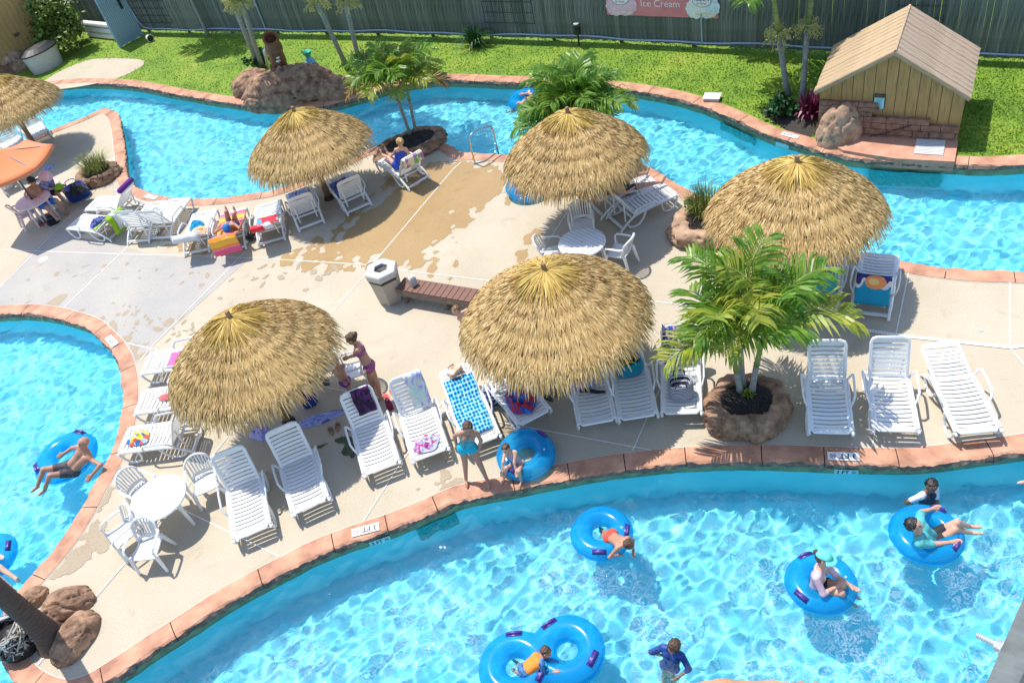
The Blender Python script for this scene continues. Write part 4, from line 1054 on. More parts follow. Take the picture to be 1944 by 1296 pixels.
palm('palm_tree', 'bushy palm rising behind the tip of the umbrella by the round table', 'palm tree', pb, [(0, 0, -0.15, 0.1, 1.55), (0.15, 0.1, 0.3, 0.15, 1.35), (-0.1, 0.1, -0.45, 0.05, 1.25)], 1.25, 13, 12, yellow=0.35, r=0.05, shaft=0.4)
pb = at(789, 268); pb.z = 0.22
palm('palm_tree', 'yellowing palm with two stems and a brown drooping frond by the upper river', 'palm tree', pb, [(-0.1, 0.0, -0.22, 0.2, 1.75), (0.08, 0.05, 0.2, 0.15, 1.6)], 1.2, 11, 13, yellow=0.75, r=0.045, shaft=0.5, brown=1, lowmax=0.1)
for bx, tx, lab, sd in (((491, 127), (441, 0), 'tall palm stem leaning left, farthest left beside the carved totem', 21), ((499, 130), (458, 0), 'tall palm stem close behind the carved totem on its left', 22), ((660, 131), (596, 0), 'tall bent palm stem right of the carved totem', 23), ((684, 124), (656, 0), 'tall palm stem left of the crimson plant on the lawn', 24)):
    b0 = at(*bx); v = at(tx[0], tx[1], 3.1) - b0; h = 4.9; k = h / 3.1
    palm('tall_palm', lab, 'palm tree', b0, [(0, 0, v.x * k, v.y * k, h)], 1.7, 11, sd, 'tall palms on the lawn', r=0.075, shaft=1.5, flowers=True)
for bx, tx, lab, sd in (((1495, 182), (1474, 34), 'tall palm left of the shed with a flower cluster, rising from the green bush', 25), ((1523, 192), (1543, 14), 'tall palm nearest the shed, rising from the crimson plant', 26)):
    b0 = at(*bx); v = at(tx[0], tx[1], 1.95) - b0; h = 3.15; k = h / 1.95
    palm('tall_palm', lab, 'palm tree', b0, [(0, 0, v.x * k, v.y * k, h)], 1.35, 12, sd, 'tall palms on the lawn', r=0.07, shaft=1.25, flowers=True)
# palm beyond the top of the picture whose fronds hang in front of the banner and shade the lawn
b0 = at(1392, 84); palm('tall_palm', 'tall palm whose hanging fronds overlap the right end of the banner', 'palm tree', b0 + Vector((0.25, 0.3, 0)), [(0, 0, 0.1, 0.2, 3.3)], 1.5, 16, 31, 'tall palms on the lawn', r=0.06, shaft=1.2, lowmax=0.9)
b0 = at(418, 84); palm('tall_palm', 'tall palm at top left whose hanging green frond shows before the trellis', 'palm tree', b0 + Vector((-0.6, 1.2, 0)), [(0, 0, -0.2, 0.2, 3.9)], 1.6, 12, 32, 'tall palms on the lawn', r=0.06, shaft=1.2, lowmax=0.9)
# the thick dark trunk at lower left
p = at(106, 1215); t = thing('thick_palm', 'thick dark palm trunk with a flared foot at lower left', 'palm tree', p)
rows = [(0.33, 0), (0.27, 0.10), (0.205, 0.35), (0.17, 0.8), (0.16, 1.4), (0.155, 2.4), (0.15, 3.6), (0.145, 6.0), (0.14, 9.6)]
b = MB(); pr = []
for i in range(len(rows) - 1):
    (r0, z0), (r1, z1) = rows[i], rows[i + 1]; k = max(2, int((z1 - z0) / 0.045))
    for j in range(k):
        u = j / k; pr.append((r0 + (r1 - r0) * u + (0.008 if j % 2 else 0), z0 + (z1 - z0) * u))
b.lathe(pr, 22); b.build('trunk', M['bark'], t, smooth=True)
for k in range(14):
    o = inst('frond', FR['g'][k % 4], t, (0, 0, 9.6), (0.1 - 0.3 * (k % 3), 0, k * 2.399), (2.0, 2.0, 2.0))

# ------------------------------------------------------------------ leafy plants
def bush(name, label, cat, base, size, n, m, seed, leaf=(0.10, 0.035), stems=True, group=None):
    r9 = random.Random(seed); t = thing(name, label, cat, base, 0, group); b = MB(); bs = MB()
    cl = [(r9.gauss(0, 0.45), r9.gauss(0, 0.45), r9.uniform(0.25, 1.0)) for _ in range(26)]
    for x, y, z in cl:
        k = min(1.0, 0.95 / max(0.01, math.hypot(x, y))); 
        e = Vector((x * k * size[0] * (1.15 - 0.5 * z), y * k * size[1] * (1.15 - 0.5 * z), z * size[2]))
        if stems: bs.tube([(0, 0, 0), (e.x * 0.4, e.y * 0.4, e.z * 0.55), e], [0.02, 0.013, 0.005], 4)
        for _ in range(n // 26):
            c = e + Vector((r9.gauss(0, 0.16) * size[0], r9.gauss(0, 0.16) * size[1], r9.gauss(0, 0.10) * size[2]))
            if c.z < 0.02: continue
            d = Vector((r9.gauss(0, 1), r9.gauss(0, 1), r9.gauss(0.2, 0.6))).normalized(); w = d.cross(Vector((r9.gauss(0, 1), r9.gauss(0, 1), r9.gauss(0, 1)))).normalized()
            l = leaf[0] * r9.uniform(0.7, 1.3); wd = leaf[1] * r9.uniform(0.7, 1.3)
            b.add([c, c + d * l * 0.5 + w * wd, c + d * l + Vector((0, 0, -0.02)), c + d * l * 0.5 - w * wd], [(0, 1, 2, 3)])
    o = b.build('foliage', m, t); tag(o, kind='stuff')
    if stems: bs.build('branch', M['wood_pole'], t)
    return t
def tuft(name, label, cat, base, h, spread, n, m, seed, w=0.006, arch=0.6, segs=4, base_r=0.12, group=None):
    r9 = random.Random(seed); t = thing(name, label, cat, base, 0, group); b = MB()
    for _ in range(n):
        a = r9.uniform(0, 6.28); br = base_r * math.sqrt(r9.random()); p = Vector((br * math.cos(a), br * math.sin(a), 0))
        hh = h * r9.uniform(0.6, 1.1); sp = spread * r9.uniform(0.1, 1.0); a2 = a + r9.gauss(0, 0.5); side = Vector((-math.sin(a2), math.cos(a2), 0))
        V = []
        for k in range(segs + 1):
            u = k / segs; q = p + Vector((math.cos(a2) * sp * u ** 1.6, math.sin(a2) * sp * u ** 1.6, hh * (u - arch * u ** 3 * sp / max(0.01, spread) * 0.8)))
            ww = w * (1 - 0.85 * u ** 2) * (0.7 + 0.6 * math.sin(u * 3))
            V += [q - side * ww, q + side * ww]
        b.add(V, [(2 * k, 2 * k + 1, 2 * k + 3, 2 * k + 2) for k in range(segs)])
    o = b.build('blades', m, t); tag(o, kind='stuff')
    return t
def up(px, z): q = at(*px); q.z = z; return q
tuft('grass_clump', 'yellow green ornamental grass in the small planter at the pool tip', 'grass clump', up((192, 337), 0.22), 0.75, 0.55, 420, M['grass_blade'], 1, base_r=0.34)
tuft('grass_clump', 'upright ornamental grass in the planter left of the right umbrella', 'grass clump', up((1338, 430), 0.32), 0.95, 0.45, 420, M['grass_blade'], 2, base_r=0.28)
bush('low_shrub', 'low green shrub at the front of the grass planter', 'shrub', up((1315, 420), 0.30), (0.22, 0.2, 0.28), 260, M['dark_leaf'], 3, (0.07, 0.025))
tuft('fence_plant', 'arching spiky plant growing at the foot of the fence', 'plant', at(903, 88), 0.95, 0.85, 170, M['dark_leaf'], 4, w=0.016, arch=1.0, base_r=0.16)
tuft('crimson_plant', 'crimson cordyline beside the right-hand tall palm at the shed', 'plant', at(1535, 222), 0.85, 0.5, 60, M['red_leaf'], 5, w=0.045, arch=0.8, base_r=0.2)
tuft('crimson_plant', 'crimson spiky plant on the lawn right of the tall palm stems', 'plant', at(697, 134), 0.75, 0.55, 60, M['red_leaf'], 6, w=0.04, arch=0.8, base_r=0.2)
bush('green_bush', 'small dark green bush at the foot of the left palm by the shed', 'bush', at(1482, 222), (0.42, 0.4, 0.55), 700, M['dark_leaf'], 7, (0.12, 0.05))
bush('large_bush', 'large light green bush in front of the yellow building', 'bush', at(135, 96), (1.15, 1.0, 2.1), 4200, M['bush'], 8, (0.17, 0.055))
bush('green_bush', 'dark green bush at the foot of the carved totem', 'bush', at(502, 128), (0.6, 0.4, 0.6), 600, M['dark_leaf'], 9, (0.14, 0.05))
tuft('planter_sprout', 'small green sprout at the foot of the big palm stems', 'plant', up((1420, 778), 0.38), 0.16, 0.14, 40, M['leaf_y'], 10, w=0.014, base_r=0.05)
# bed of dark mulch between the two palms and the shed
film_p = [at(*q) for q in ((1446, 215), (1470, 200), (1530, 195), (1566, 205), (1560, 245), (1530, 262), (1490, 246))]
c = sum(film_p, Vector()) / len(film_p); rows = []
for k in range(7):
    u = k / 6; ring = catmull([tuple(x) for x in film_p + [film_p[0]]], 0.12); rows.append([(c.x + (q.x - c.x) * u, c.y + (q.y - c.y) * u, 0.005 + 0.12 * (1 - u) + 0.05 * noise.noise(q * 3 + Vector((u * 4, 0, 0))) * (1 - u)) for q in ring])
tag(MB().grid(rows).build('mulch_bed', M['mulch']), kind='stuff')

# ------------------------------------------------------------------ fence with pipe, trellis, banner
FP = catmull([at(*p) for p in ((20, 44), (150, 53), (272, 61), (452, 64), (660, 67), (930, 74), (1160, 82), (1335, 91), (1540, 101), (1850, 114), (1990, 120), (2150, 126))], 0.5)
fl = [0.0]
for a, b_ in zip(FP, FP[1:]): fl.append(fl[-1] + (b_ - a).length)
def fpos(s):
    i = max(0, min(len(FP) - 2, next((k for k in range(len(fl) - 1) if fl[k + 1] >= s), len(FP) - 2)))
    u = (s - fl[i]) / (fl[i + 1] - fl[i]); p = FP[i].lerp(FP[i + 1], u); d = (FP[i + 1] - FP[i]).normalized(); return p, d
def fs_at(px):                                    # distance along the fence under an image column
    q = ray(px[0], px[1]); best = min(range(len(FP)), key=lambda k: (FP[k] - at(*px)).length); return fl[best]
fence = thing('board_fence', 'tall weathered grey green board fence closing off the lawn', 'fence', FP[0])
FH = 2.7; bw = 0.148
bms = []
for k, mm in enumerate(('fence', 'fence_b', 'fence_c', 'fence', 'fence_b', 'fence')):
    h = FH + (k - 2) * 0.012
    bms.append(MB().add([(-bw / 2, -0.012, 0), (bw / 2, -0.012, 0), (bw / 2, 0.012, 0), (-bw / 2, 0.012, 0), (-bw / 2, -0.012, h - 0.05), (bw / 2, -0.012, h - 0.05), (bw / 2, 0.012, h - 0.05), (-bw / 2, 0.012, h - 0.05), (-bw / 2 + 0.04, -0.012, h), (bw / 2 - 0.04, -0.012, h), (bw / 2 - 0.04, 0.012, h), (-bw / 2 + 0.04, 0.012, h)],
        [(0, 1, 5, 4), (1, 2, 6, 5), (2, 3, 7, 6), (3, 0, 4, 7), (0, 3, 2, 1), (4, 5, 9, 8), (5, 6, 10, 9), (6, 7, 11, 10), (7, 4, 8, 11), (8, 9, 10, 11)]).mesh('board', M[mm]))
s = 0.0
while s < fl[-1]:
    p, d = fpos(s); q = p - FP[0]
    o = inst('board', random.choice(bms), fence, (q.x, q.y, random.uniform(0.07, 0.11)), (random.uniform(-0.004, 0.004), random.uniform(-0.006, 0.006), math.atan2(d.y, d.x) + random.uniform(-0.03, 0.03)))
    s += bw + random.choice((0.0, 0.001, 0.002))
s = 0.6; pm = MB().box((0, 0.07, 1.2), (0.09, 0.09, 2.4)).mesh('post', M['dark_wood'])
while s < fl[-1]:
    p, d = fpos(s); q = p - FP[0]; inst('post', pm, fence, (q.x, q.y, 0), (0, 0, math.atan2(d.y, d.x))); s += 2.4
for z in (0.45, 2.2):
    MB().tube([fpos(k)[0] - FP[0] + Vector((-fpos(k)[1].y, fpos(k)[1].x, 0)) * 0.03 + Vector((0, 0, z)) for k in np.arange(0, fl[-1], 1.0)], 0.03, 4).build('rail', M['dark_wood'], fence)
def foff(s, d, z): p, t = fpos(s); return p + Vector((t.y, -t.x, 0)) * d + Vector((0, 0, z))
s0 = fs_at((276, 61)); pts = [foff(s0, 0.07, 1.2), foff(s0 + 0.1, 0.07, 0.5), foff(s0 + 0.3, 0.07, 0.24)] + [foff(k, 0.07, 0.21 + 0.03 * math.sin(k * 0.9) + 0.02 * math.sin(k * 2.3)) for k in np.arange(s0 + 0.8, fl[-1] - 0.1, 0.5)]
t = thing('water_pipe', 'long grey blue pipe running along the foot of the fence', 'pipe', pts[0])
MB().tube([q - pts[0] for q in pts], 0.028, 7).build('pipe_run', M['conduit'], t, smooth=True)
for px in ((503, 57), (1334, 80)):
    k = fs_at((px[0], px[1] + 8)); a = foff(k, 0.075, 0.2); MB().tube([a - pts[0], a - pts[0] + Vector((0, 0, 0.9 if px[0] > 900 else 2.4))], 0.024, 6).build('riser_pipe', M['conduit'], t)
M['wire'] = mat('dark_wire', (0.03, 0.045, 0.06), 0.5, 0.1, 5)
def trellis(px0, px1, z0, z1, label, nx=8, nz=6):
    a, b_ = fs_at(px0), fs_at(px1); o = foff(a, 0.06, 0); t = thing('wire_trellis', label, 'trellis', o, 0, 'dark wire trellis panels on the fence')
    for k in range(nx + 1):
        q = foff(a + (b_ - a) * k / nx, 0.05, 0) - o; MB().tube([q + Vector((0, 0, z0)), q + Vector((0, 0, z1))], 0.008, 4).build('upright_wire', M['wire'], t)
    for k in range(nz + 1):
        z = z0 + (z1 - z0) * k / nz; MB().tube([foff(a + (b_ - a) * j / 4, 0.055, z) - o for j in range(5)], 0.012, 4).build('cross_wire', M['wire'], t)
trellis((278, 61), (335, 63), 0.45, 2.3, 'dark wire trellis at the left end of the fence', 7, 6)
trellis((925, 75), (1018, 78), 0.6, 2.4, 'dark wire trellis behind the spiky fence plant', 5, 5)
trellis((1700, 108), (1790, 112), 0.5, 2.4, 'dark wire trellis behind the shed roof', 4, 6)

def text_mesh(s, size, m, extr=0.0, font_bold=True, align='CENTER', sx=1.0):
    cu = bpy.data.curves.new('lettering', 'FONT'); cu.body = s; cu.size = size; cu.align_x = align; cu.align_y = 'CENTER'; cu.extrude = extr
    if font_bold: cu.offset = size * 0.026
    o = bpy.data.objects.new('lettering', cu); COL.objects.link(o); o.scale = (sx, 1, 1)
    dg = bpy.context.evaluated_depsgraph_get(); me = bpy.data.meshes.new_from_object(o.evaluated_get(dg)); bpy.data.objects.remove(o); bpy.data.curves.remove(cu)
    me.materials.clear(); me.materials.append(m); me.name = 'lettering'
    if sx != 1.0: me.transform(Matrix.Diagonal((sx, 1, 1, 1)))
    return me
# banner hung on the boards
M['banner'] = mat('coral_banner', (0.70, 0.20, 0.24), 0.6, 0.06, 2, c2=(0.74, 0.27, 0.27)); M['banner_pink'] = mat('pale_pink_print', (0.78, 0.50, 0.60), 0.6, 0.15, 9); M['banner_blue'] = mat('pale_blue_print', (0.60, 0.72, 0.80), 0.6, 0.2, 9)
M['navy'] = mat('navy_print', (0.02, 0.05, 0.28), 0.5, 0.05, 3); M['cone'] = mat('cream_print', (0.75, 0.68, 0.45), 0.6, 0.2, 12); M['coral_text'] = mat('coral_print', (0.62, 0.12, 0.10), 0.5, 0.05, 3)
a, b_ = foff(fs_at((1160, 83)), 0.05, 0), foff(fs_at((1376, 94)), 0.05, 0)
# place so that the lower edge falls where the photograph shows it
def z_on(px, base):                               # height on the fence plane above a ground point that an image row shows
    best = 0.0
    for k in range(300):
        z = k * 0.01; q = np.array([base.x, base.y, z - CAMH]) @ CM; y = IMH / 2 - FPX * q[1] / -q[2]
        if y <= px: return z
    return best
zb = z_on(29, a); BW = (b_ - a).length; BH = 1.15
t = thing('ice_cream_banner', 'coral ice cream banner with two oval emblems tied to the fence', 'banner', a + Vector((0, 0, zb)), math.atan2((b_ - a).y, (b_ - a).x))
rows = [[(BW * i / 24, 0.012 * math.sin(i * 1.1 + j * 0.7), BH * j / 6) for i in range(25)] for j in range(7)]
MB().grid(rows).build('banner_cloth', M['banner'], t, smooth=True)
FX = (math.pi / 2, 0, 0)
def disc(rx, rz_, m, name, x, y, z, n=28, wob=0.0):
    V = [(rx * (1 + wob * math.sin(k * 2.7)) * math.cos(6.2832 * k / n), 0, rz_ * (1 + wob * math.cos(k * 3.9)) * math.sin(6.2832 * k / n)) for k in range(n)]
    return MB().add(V, [tuple(range(n))]).build(name, m, t, (x, y, z))
for x_, col in ((0.26 * BW - 0.55, 'banner_pink'), (0.90 * BW - 0.05, 'banner_blue')):
    x_ = 0.14 * BW if col == 'banner_pink' else 0.865 * BW
    disc(0.42, 0.34, M[col], 'printed_scoop', x_ + 0.12, -0.016, 0.34, 28, 0.06); disc(0.3, 0.30, M['banner_pink' if col == 'banner_pink' else 'white'], 'printed_scoop', x_ - 0.2, -0.018, 0.28, 24, 0.08)
    disc(0.29, 0.19, M['navy'], 'emblem_edge', x_, -0.022, 0.52); disc(0.275, 0.175, M['white'], 'emblem_oval', x_, -0.025, 0.52)
    inst('lettering', text_mesh("HERSHEY'S", 0.115, M['navy'], sx=0.8), t, (x_, -0.029, 0.56), FX); inst('lettering', text_mesh('Ice Cream', 0.085, M['coral_text'], sx=0.85), t, (x_, -0.029, 0.44), FX)
    for k in range(3): disc(0.09, 0.05, M['cone'], 'printed_crumb', x_ + 0.28 - 0.2 * k, -0.020, 0.1 + 0.03 * (k % 2), 12, 0.1)
inst('lettering', text_mesh('Ice Cream', 0.30, M['white'], font_bold=False), t, (0.5 * BW, -0.02, 0.40), FX)
inst('lettering', text_mesh('Hand Dipped', 0.30, M['white'], font_bold=False), t, (0.5 * BW, -0.02, 0.80), FX)
gm_ = MB().lathe([(0.012, 0.0), (0.02, 0.004), (0.026, 0.0)], 10).mesh('grommet', M['metal'])
for k in range(5): inst('grommet', gm_, t, (0.04 + (BW - 0.08) * k / 4, -0.016, 0.035), FX)

# things by the fence
k = fs_at((1112, 82)); q = foff(k, 0.3, 0); t = thing('garden_lamp', 'small black post lamp standing at the foot of the fence', 'lamp', q)
MB().tube([(0, 0, 0), (0, 0, 0.5)], 0.03, 8).build('stake', M['black'], t); MB().lathe([(0.0, 0.42), (0.11, 0.42), (0.12, 0.60), (0.09, 0.62), (0.09, 0.68), (0.13, 0.70), (0.13, 0.74), (0.0, 0.77)], 16).build('lamp_head', M['black'], t); MB().lathe([(0, 0.775), (0.1, 0.765)], 14).build('lamp_top', M['galv'], t)
q = at(283, 77); t = thing('flower_pot', 'white and black pot lying on its side by the fence', 'pot', q + Vector((0, 0, 0.14)), 0.6)
MB().lathe([(0.0, 0.0), (0.10, 0.0), (0.145, 0.28), (0.155, 0.28), (0.155, 0.30), (0.135, 0.30)], 18).build('pot_body', M['white'], t, rot=(math.pi / 2, 0, 0)); MB().lathe([(0.0, 0.27), (0.138, 0.285)], 18).build('pot_soil', M['black'], t, rot=(math.pi / 2, 0, 0))
q = at(1352, 190); t = thing('hatch_box', 'flat white utility box set in the lawn near the coping', 'box', q, -0.55)
MB().box((0, 0, 0.05), (0.42, 0.28, 0.10)).build('box_body', M['bin_top'], t); MB().box((0, 0, 0.115), (0.46, 0.32, 0.028)).build('box_lid', M['white'], t)
# corrugated blue panel
a, b_ = at(228, 92), at(273, 67); dv = (b_ - a); Lp = dv.length; t = thing('corrugated_panel', 'pale blue corrugated metal sheet standing upright by the bush', 'panel', a, math.atan2(dv.y, dv.x))
M['blue_panel'] = mat('blue_panel_paint', (0.25, 0.38, 0.47), 0.5, 0.2, 3, stretch=(1, 1, 0.3))
nc = 14
sm = MB(); w_ = Lp / nc
sm.grid([[(0, 0, 0), (w_ * 0.25, -0.03, 0), (w_ * 0.6, -0.03, 0), (w_ * 0.8, 0, 0), (w_ * 0.995, 0, 0)], [(0, 0, 2.3), (w_ * 0.25, -0.03, 2.3), (w_ * 0.6, -0.03, 2.3), (w_ * 0.8, 0, 2.3), (w_ * 0.995, 0, 2.3)]]); sm = sm.mesh('rib_sheet', M['blue_panel'])
for k in range(nc): inst('rib_sheet', sm, t, (k * w_, 0, random.uniform(0, 0.05)))
MB().box((Lp / 2, 0.04, 1.15), (Lp, 0.03, 2.2)).build('backing', M['blue_panel'], t)
MB().box((Lp * 0.72, -0.035, 1.75), (0.12, 0.012, 0.9)).build('dark_slot', M['black'], t)
# stacked white pipes
a, b_ = at(172, 70), at(228, 76); dv = b_ - a
for k, z in enumerate((0.12, 0.36, 0.60)):
    t = tag(MB().tube([(0, 0, 0), (dv.length + 0.5, 0, 0)], 0.115, 12).build('white_pipe', M['white'], loc=a + Vector((0, 0.03 * k, z)), rot=(0, 0, math.atan2(dv.y, dv.x))), ('bottom', 'middle', 'top')[k] + ' white pipe of the stack behind the blue panel', 'pipe', 'stacked white pipes')
# ------------------------------------------------------------------ yellow building at left
a, b_ = at(-95, 205), at(112, 92); dv = (b_ - a); Lb = dv.length; yw = math.atan2(dv.y, dv.x)
t = thing('yellow_building', 'yellow board building at the top left corner', 'building', a, yw)
MB().box((Lb / 2, 2.06, 2.1), (Lb, 4.0, 4.2)).build('wall', M['dark_wood'], t)
bm_ = [MB().box((0, 0, 2.1 + 0.25), (0.215, 0.03, 3.7)).mesh('board', M['yellow_wood']) for _ in range(1)][0]
for k in range(int(Lb / 0.225)): inst('board', bm_, t, (0.11 + k * 0.225, 0.03, 0), (0, 0, random.uniform(-0.01, 0.01)))
w1 = MB().box((0, 0, 0), (0.55, 0.05, 0.55)).build('window', M['dark_wood'], t, (Lb * 0.475, -0.01, 2.05), (0, math.pi / 4, 0)); MB().box((0, -0.03, 0), (0.44, 0.012, 0.44)).build('pane', M['black'], w1)
MB().box((Lb * 0.75, -0.05, 1.25), (0.22, 0.10, 0.10)).build('wall_spout', M['dark_wood'], t)
for k in range(6):
    MB().box((0.35 + k * 0.72, -0.09, 0.24), (0.70, 0.2, 0.47)).build('stone', M['stone'], t)
a = at(36, 132); boulder('boulder', 'flat sided tan boulder against the yellow building', 'boulder', a, (0.75, 0.4, 0.8), 6.1, M['rock_pink'], rz=0.7)
a = at(92, 128); t = thing('covered_bin', 'grey storage tub under a dark curved lid by the bush', 'bin', a, 0.75)
MB().lathe([(0.0, 0.0), (0.52, 0.0), (0.60, 0.75), (0.0, 0.75)], 24).build('tub_body', M['bin_top'], t, rot=(0, 0, 0)).scale = (1.3, 0.8, 1); MB().lathe([(0.63, 0.74), (0.64, 0.80), (0.4, 0.95), (0.0, 1.0)], 24).build('tub_lid', M['black'], t).scale = (1.3, 0.8, 1)
pp = [at(*q) for q in PATH_PX]
sheet('path', [catmull([tuple(x) for x in pp + [pp[0]]], 0.3)[:-1]], 0.006, M['deck'])

# ------------------------------------------------------------------ rock mound with carved totem, figure and rill
c = at(560, 178)
boulder('rock_mound', 'big brown rock mound on the far bank below the totem', 'rock', c, (1.9, 0.95, 1.0), 9.2, M['rock'], rz=-0.35, amp=0.22)
boulder('boulder', 'brown boulder left of the totem at the pool edge', 'boulder', at(486, 170), (0.8, 0.6, 0.75), 2.4, M['rock'], rz=0.3)
boulder('boulder', 'brown boulder right of the mound by the crimson plant', 'boulder', at(640, 178), (0.8, 0.5, 0.6), 4.9, M['rock'], rz=-0.3)
p = at(540, 150); q_ = at(513, 72, 2.2); lean = Vector((q_.x - p.x, q_.y - p.y, 2.2)).normalized()
t = thing('carved_totem', 'brown carved totem post with round white eyes and an open top', 'totem', p)
t.rotation_euler = lean.to_track_quat('Z', 'Y').to_euler()
M['totem'] = mat('red_brown_wood', (0.21, 0.085, 0.04), 0.7, 0.35, 6, 0.5, 20, stretch=(1, 1, 0.25))
hh = (Vector((q_.x, q_.y, 2.2)) - p).length
MB().lathe([(0.27, 0), (0.27, hh * 0.55), (0.25, hh * 0.56), (0.25, hh * 0.72), (0.28, hh * 0.73), (0.28, hh * 0.80), (0.24, hh * 0.81), (0.26, hh), (0.19, hh), (0.18, hh * 0.9), (0.0, hh * 0.9)], 20).build('totem_post', M['totem'], t)
rq = t.rotation_euler.to_matrix().inverted(); cd = rq @ (Vector((0, 0, CAMH)) - p).normalized(); az = math.atan2(cd.y, cd.x)
for k, (z, r_, da) in enumerate(((0.71, 0.065, 0.1), (0.63, 0.085, 0.0), (0.50, 0.06, -0.1), (0.37, 0.08, 0.25))):
    v = Vector((math.cos(az + da), math.sin(az + da), 0)); o = MB().lathe([(0.0, 0.03), (r_ * 0.6, 0.025), (r_, 0.0)], 14).build('carved_eye', M['white'], t, v * 0.265 + Vector((0, 0, z * hh)))
    o.rotation_euler = v.to_track_quat('Z', 'Y').to_euler()
M['fall'] = mat('falling_water', (0.72, 0.80, 0.84), 0.15, 0.1, 20, stretch=(1, 1, 0.1))
q0 = at(505, 88, 1.6); q1 = at(510, 128, 0.15)
tag(MB().tube([q0 - q1, (q0 - q1) * 0.6 + Vector((-0.05, 0, 0.15)), (0, 0, 0)], [0.03, 0.05, 0.075], 7).build('water_jet', M['fall'], loc=q1, smooth=True), 'thin white stream of water falling beside the totem', 'water stream')
p = at(604, 158); boulder('boulder', 'small tan rock carrying the green painted figure', 'boulder', (p.x, p.y, 0), (0.36, 0.34, 0.78), 3.9, M['rock_pink'], rz=0.4); p.z = 0.70; t = thing('green_figure', 'small green and blue painted figure on the rock mound', 'figurine', p)
M['green_paint'] = mat('green_paint', (0.03, 0.38, 0.20), 0.5, 0.2, 6); M['blue_paint'] = mat('light_blue_paint', (0.25, 0.50, 0.66), 0.5, 0.2, 6)
MB().lathe([(0.0, 0.0), (0.16, 0.0), (0.19, 0.10), (0.13, 0.2), (0.06, 0.26)], 14).build('figure_body', M['blue_paint'], t); MB().lathe([(0.06, 0.25), (0.11, 0.32), (0.15, 0.42), (0.17, 0.46), (0.0, 0.47)], 12).build('figure_head', M['green_paint'], t)

# ------------------------------------------------------------------ the shed on the far bank
A = at(1553, 254); B = at(1815, 271); dv = B - A; SWd = dv.length; yw = math.atan2(dv.y, dv.x)
t = thing('yellow_shed', 'yellow board shed with a pine plank roof on a brown block base', 'shed', A, yw)
SD, EV, PK = 2.08, 1.29, 2.27
MB().add([(0.04, 0.04, 0), (SWd - 0.04, 0.04, 0), (SWd - 0.04, SD, 0), (0.04, SD, 0), (0.04, 0.04, EV), (SWd - 0.04, 0.04, EV), (SWd - 0.04, SD, EV), (0.04, SD, EV), (SWd / 2, 0.04, PK - 0.05), (SWd / 2, SD, PK - 0.05)],
    [(0, 1, 5, 4), (1, 2, 6, 5), (2, 3, 7, 6), (3, 0, 4, 7), (4, 5, 8), (6, 7, 9)]).build('wall', M['dark_wood'], t)
nb = 13; bwid = SWd / nb
def topz(x): return EV + (PK - 0.06 - EV) * (1 - abs(2 * x / SWd - 1))
for k in range(nb):
    x0, x1 = k * bwid + 0.006, (k + 1) * bwid - 0.006; z0 = 0.42; xm = SWd / 2
    xs_ = [x0, xm, x1] if x0 < xm < x1 else [x0, x1]
    b = MB(); fr = [(x, 0.012, z0) for x in xs_] + [(x, 0.012, topz(x)) for x in xs_[::-1]]; n = len(fr)
    b.add(fr + [(p_[0], 0.038, p_[2]) for p_ in fr], [tuple(range(n))] + [(i, i + n, (i + 1) % n + n, (i + 1) % n) for i in range(n)])
    b.build('board', M['yellow_wood'], t)
    MB().box(((x0 + x1) / 2, SD + 0.01, 0.8), (x1 - x0, 0.03, 0.7)).build('board', M['yellow_wood'], t)
for sx_, nm in ((0.0, 'l'), (SWd, 'r')):
    for k in range(9): MB().box((sx_, 0.13 + k * 0.23, 0.6), (0.03, 0.22, 1.16)).build('board', M['yellow_wood'], t)
# block base: courses with real joints
for r_ in range(4):
    x = 0.0; off = 0.16 * (r_ % 2)
    z = 0.0 + r_ * 0.155
    while x < SWd - 0.02:
        w = (random.uniform(0.3, 0.62) if x > 0 else 0.35 + off); w = min(w, SWd - x)
        if w < 0.12: w = SWd - x
        mid = x + w / 2
        hi = 4 if mid < SWd * 0.80 else 3
        if r_ < hi: MB().box((mid, -0.055 + random.uniform(-0.012, 0.012), z + 0.076), (w - 0.014, 0.13, 0.141)).build('stone', M['stone'], t)
        x += w
for r_ in range(3):
    x = 0.0
    while x < SWd * 0.36: w = random.uniform(0.3, 0.5); MB().box((x + w / 2, -0.05, 0.62 + r_ * 0.115 + 0.056), (w - 0.012, 0.12, 0.103)).build('stone', M['stone'], t); x += w
# roof planks running down from the ridge, one thing each
rf = MB().box((SWd / 2, SD / 2, PK + 0.03), (0.05, SD + 0.24, 0.04)).build('roof', M['roof_wood'], t)
slope = math.atan2(PK - EV, SWd / 2); Ls = math.hypot(PK - EV, SWd / 2) + 0.14
npk = 11; wpl = (SD + 0.26) / npk
for side in (-1, 1):
    for k in range(npk):
        b = MB(); d0 = (k + 0.5) * wpl
        x = SWd / 2 + side * math.cos(slope) * (Ls / 2 + 0.004); z = PK - math.sin(slope) * (Ls / 2) + 0.02
        mm = M['roof_wood'] if side < 0 else M['roof_wood_b']
        o = MB().box((0, 0, 0), (Ls + random.uniform(-0.02, 0.02), wpl - 0.013, 0.03)).build('roof_plank', mm, rf, (x, -0.13 + d0, z + random.uniform(-0.004, 0.004)))
        o.rotation_euler = (0, side * slope, 0)
    b = MB(); x = SWd / 2 + side * math.cos(slope) * Ls / 2
    for yy in (-0.14, SD + 0.12):
        o = MB().box((0, 0, 0), (Ls, 0.03, 0.09)).build('barge_board', M['roof_wood'], rf, (x, yy + (0.0015 * side), PK - math.sin(slope) * Ls / 2 - 0.02)); o.rotation_euler = (0, side * slope, 0)
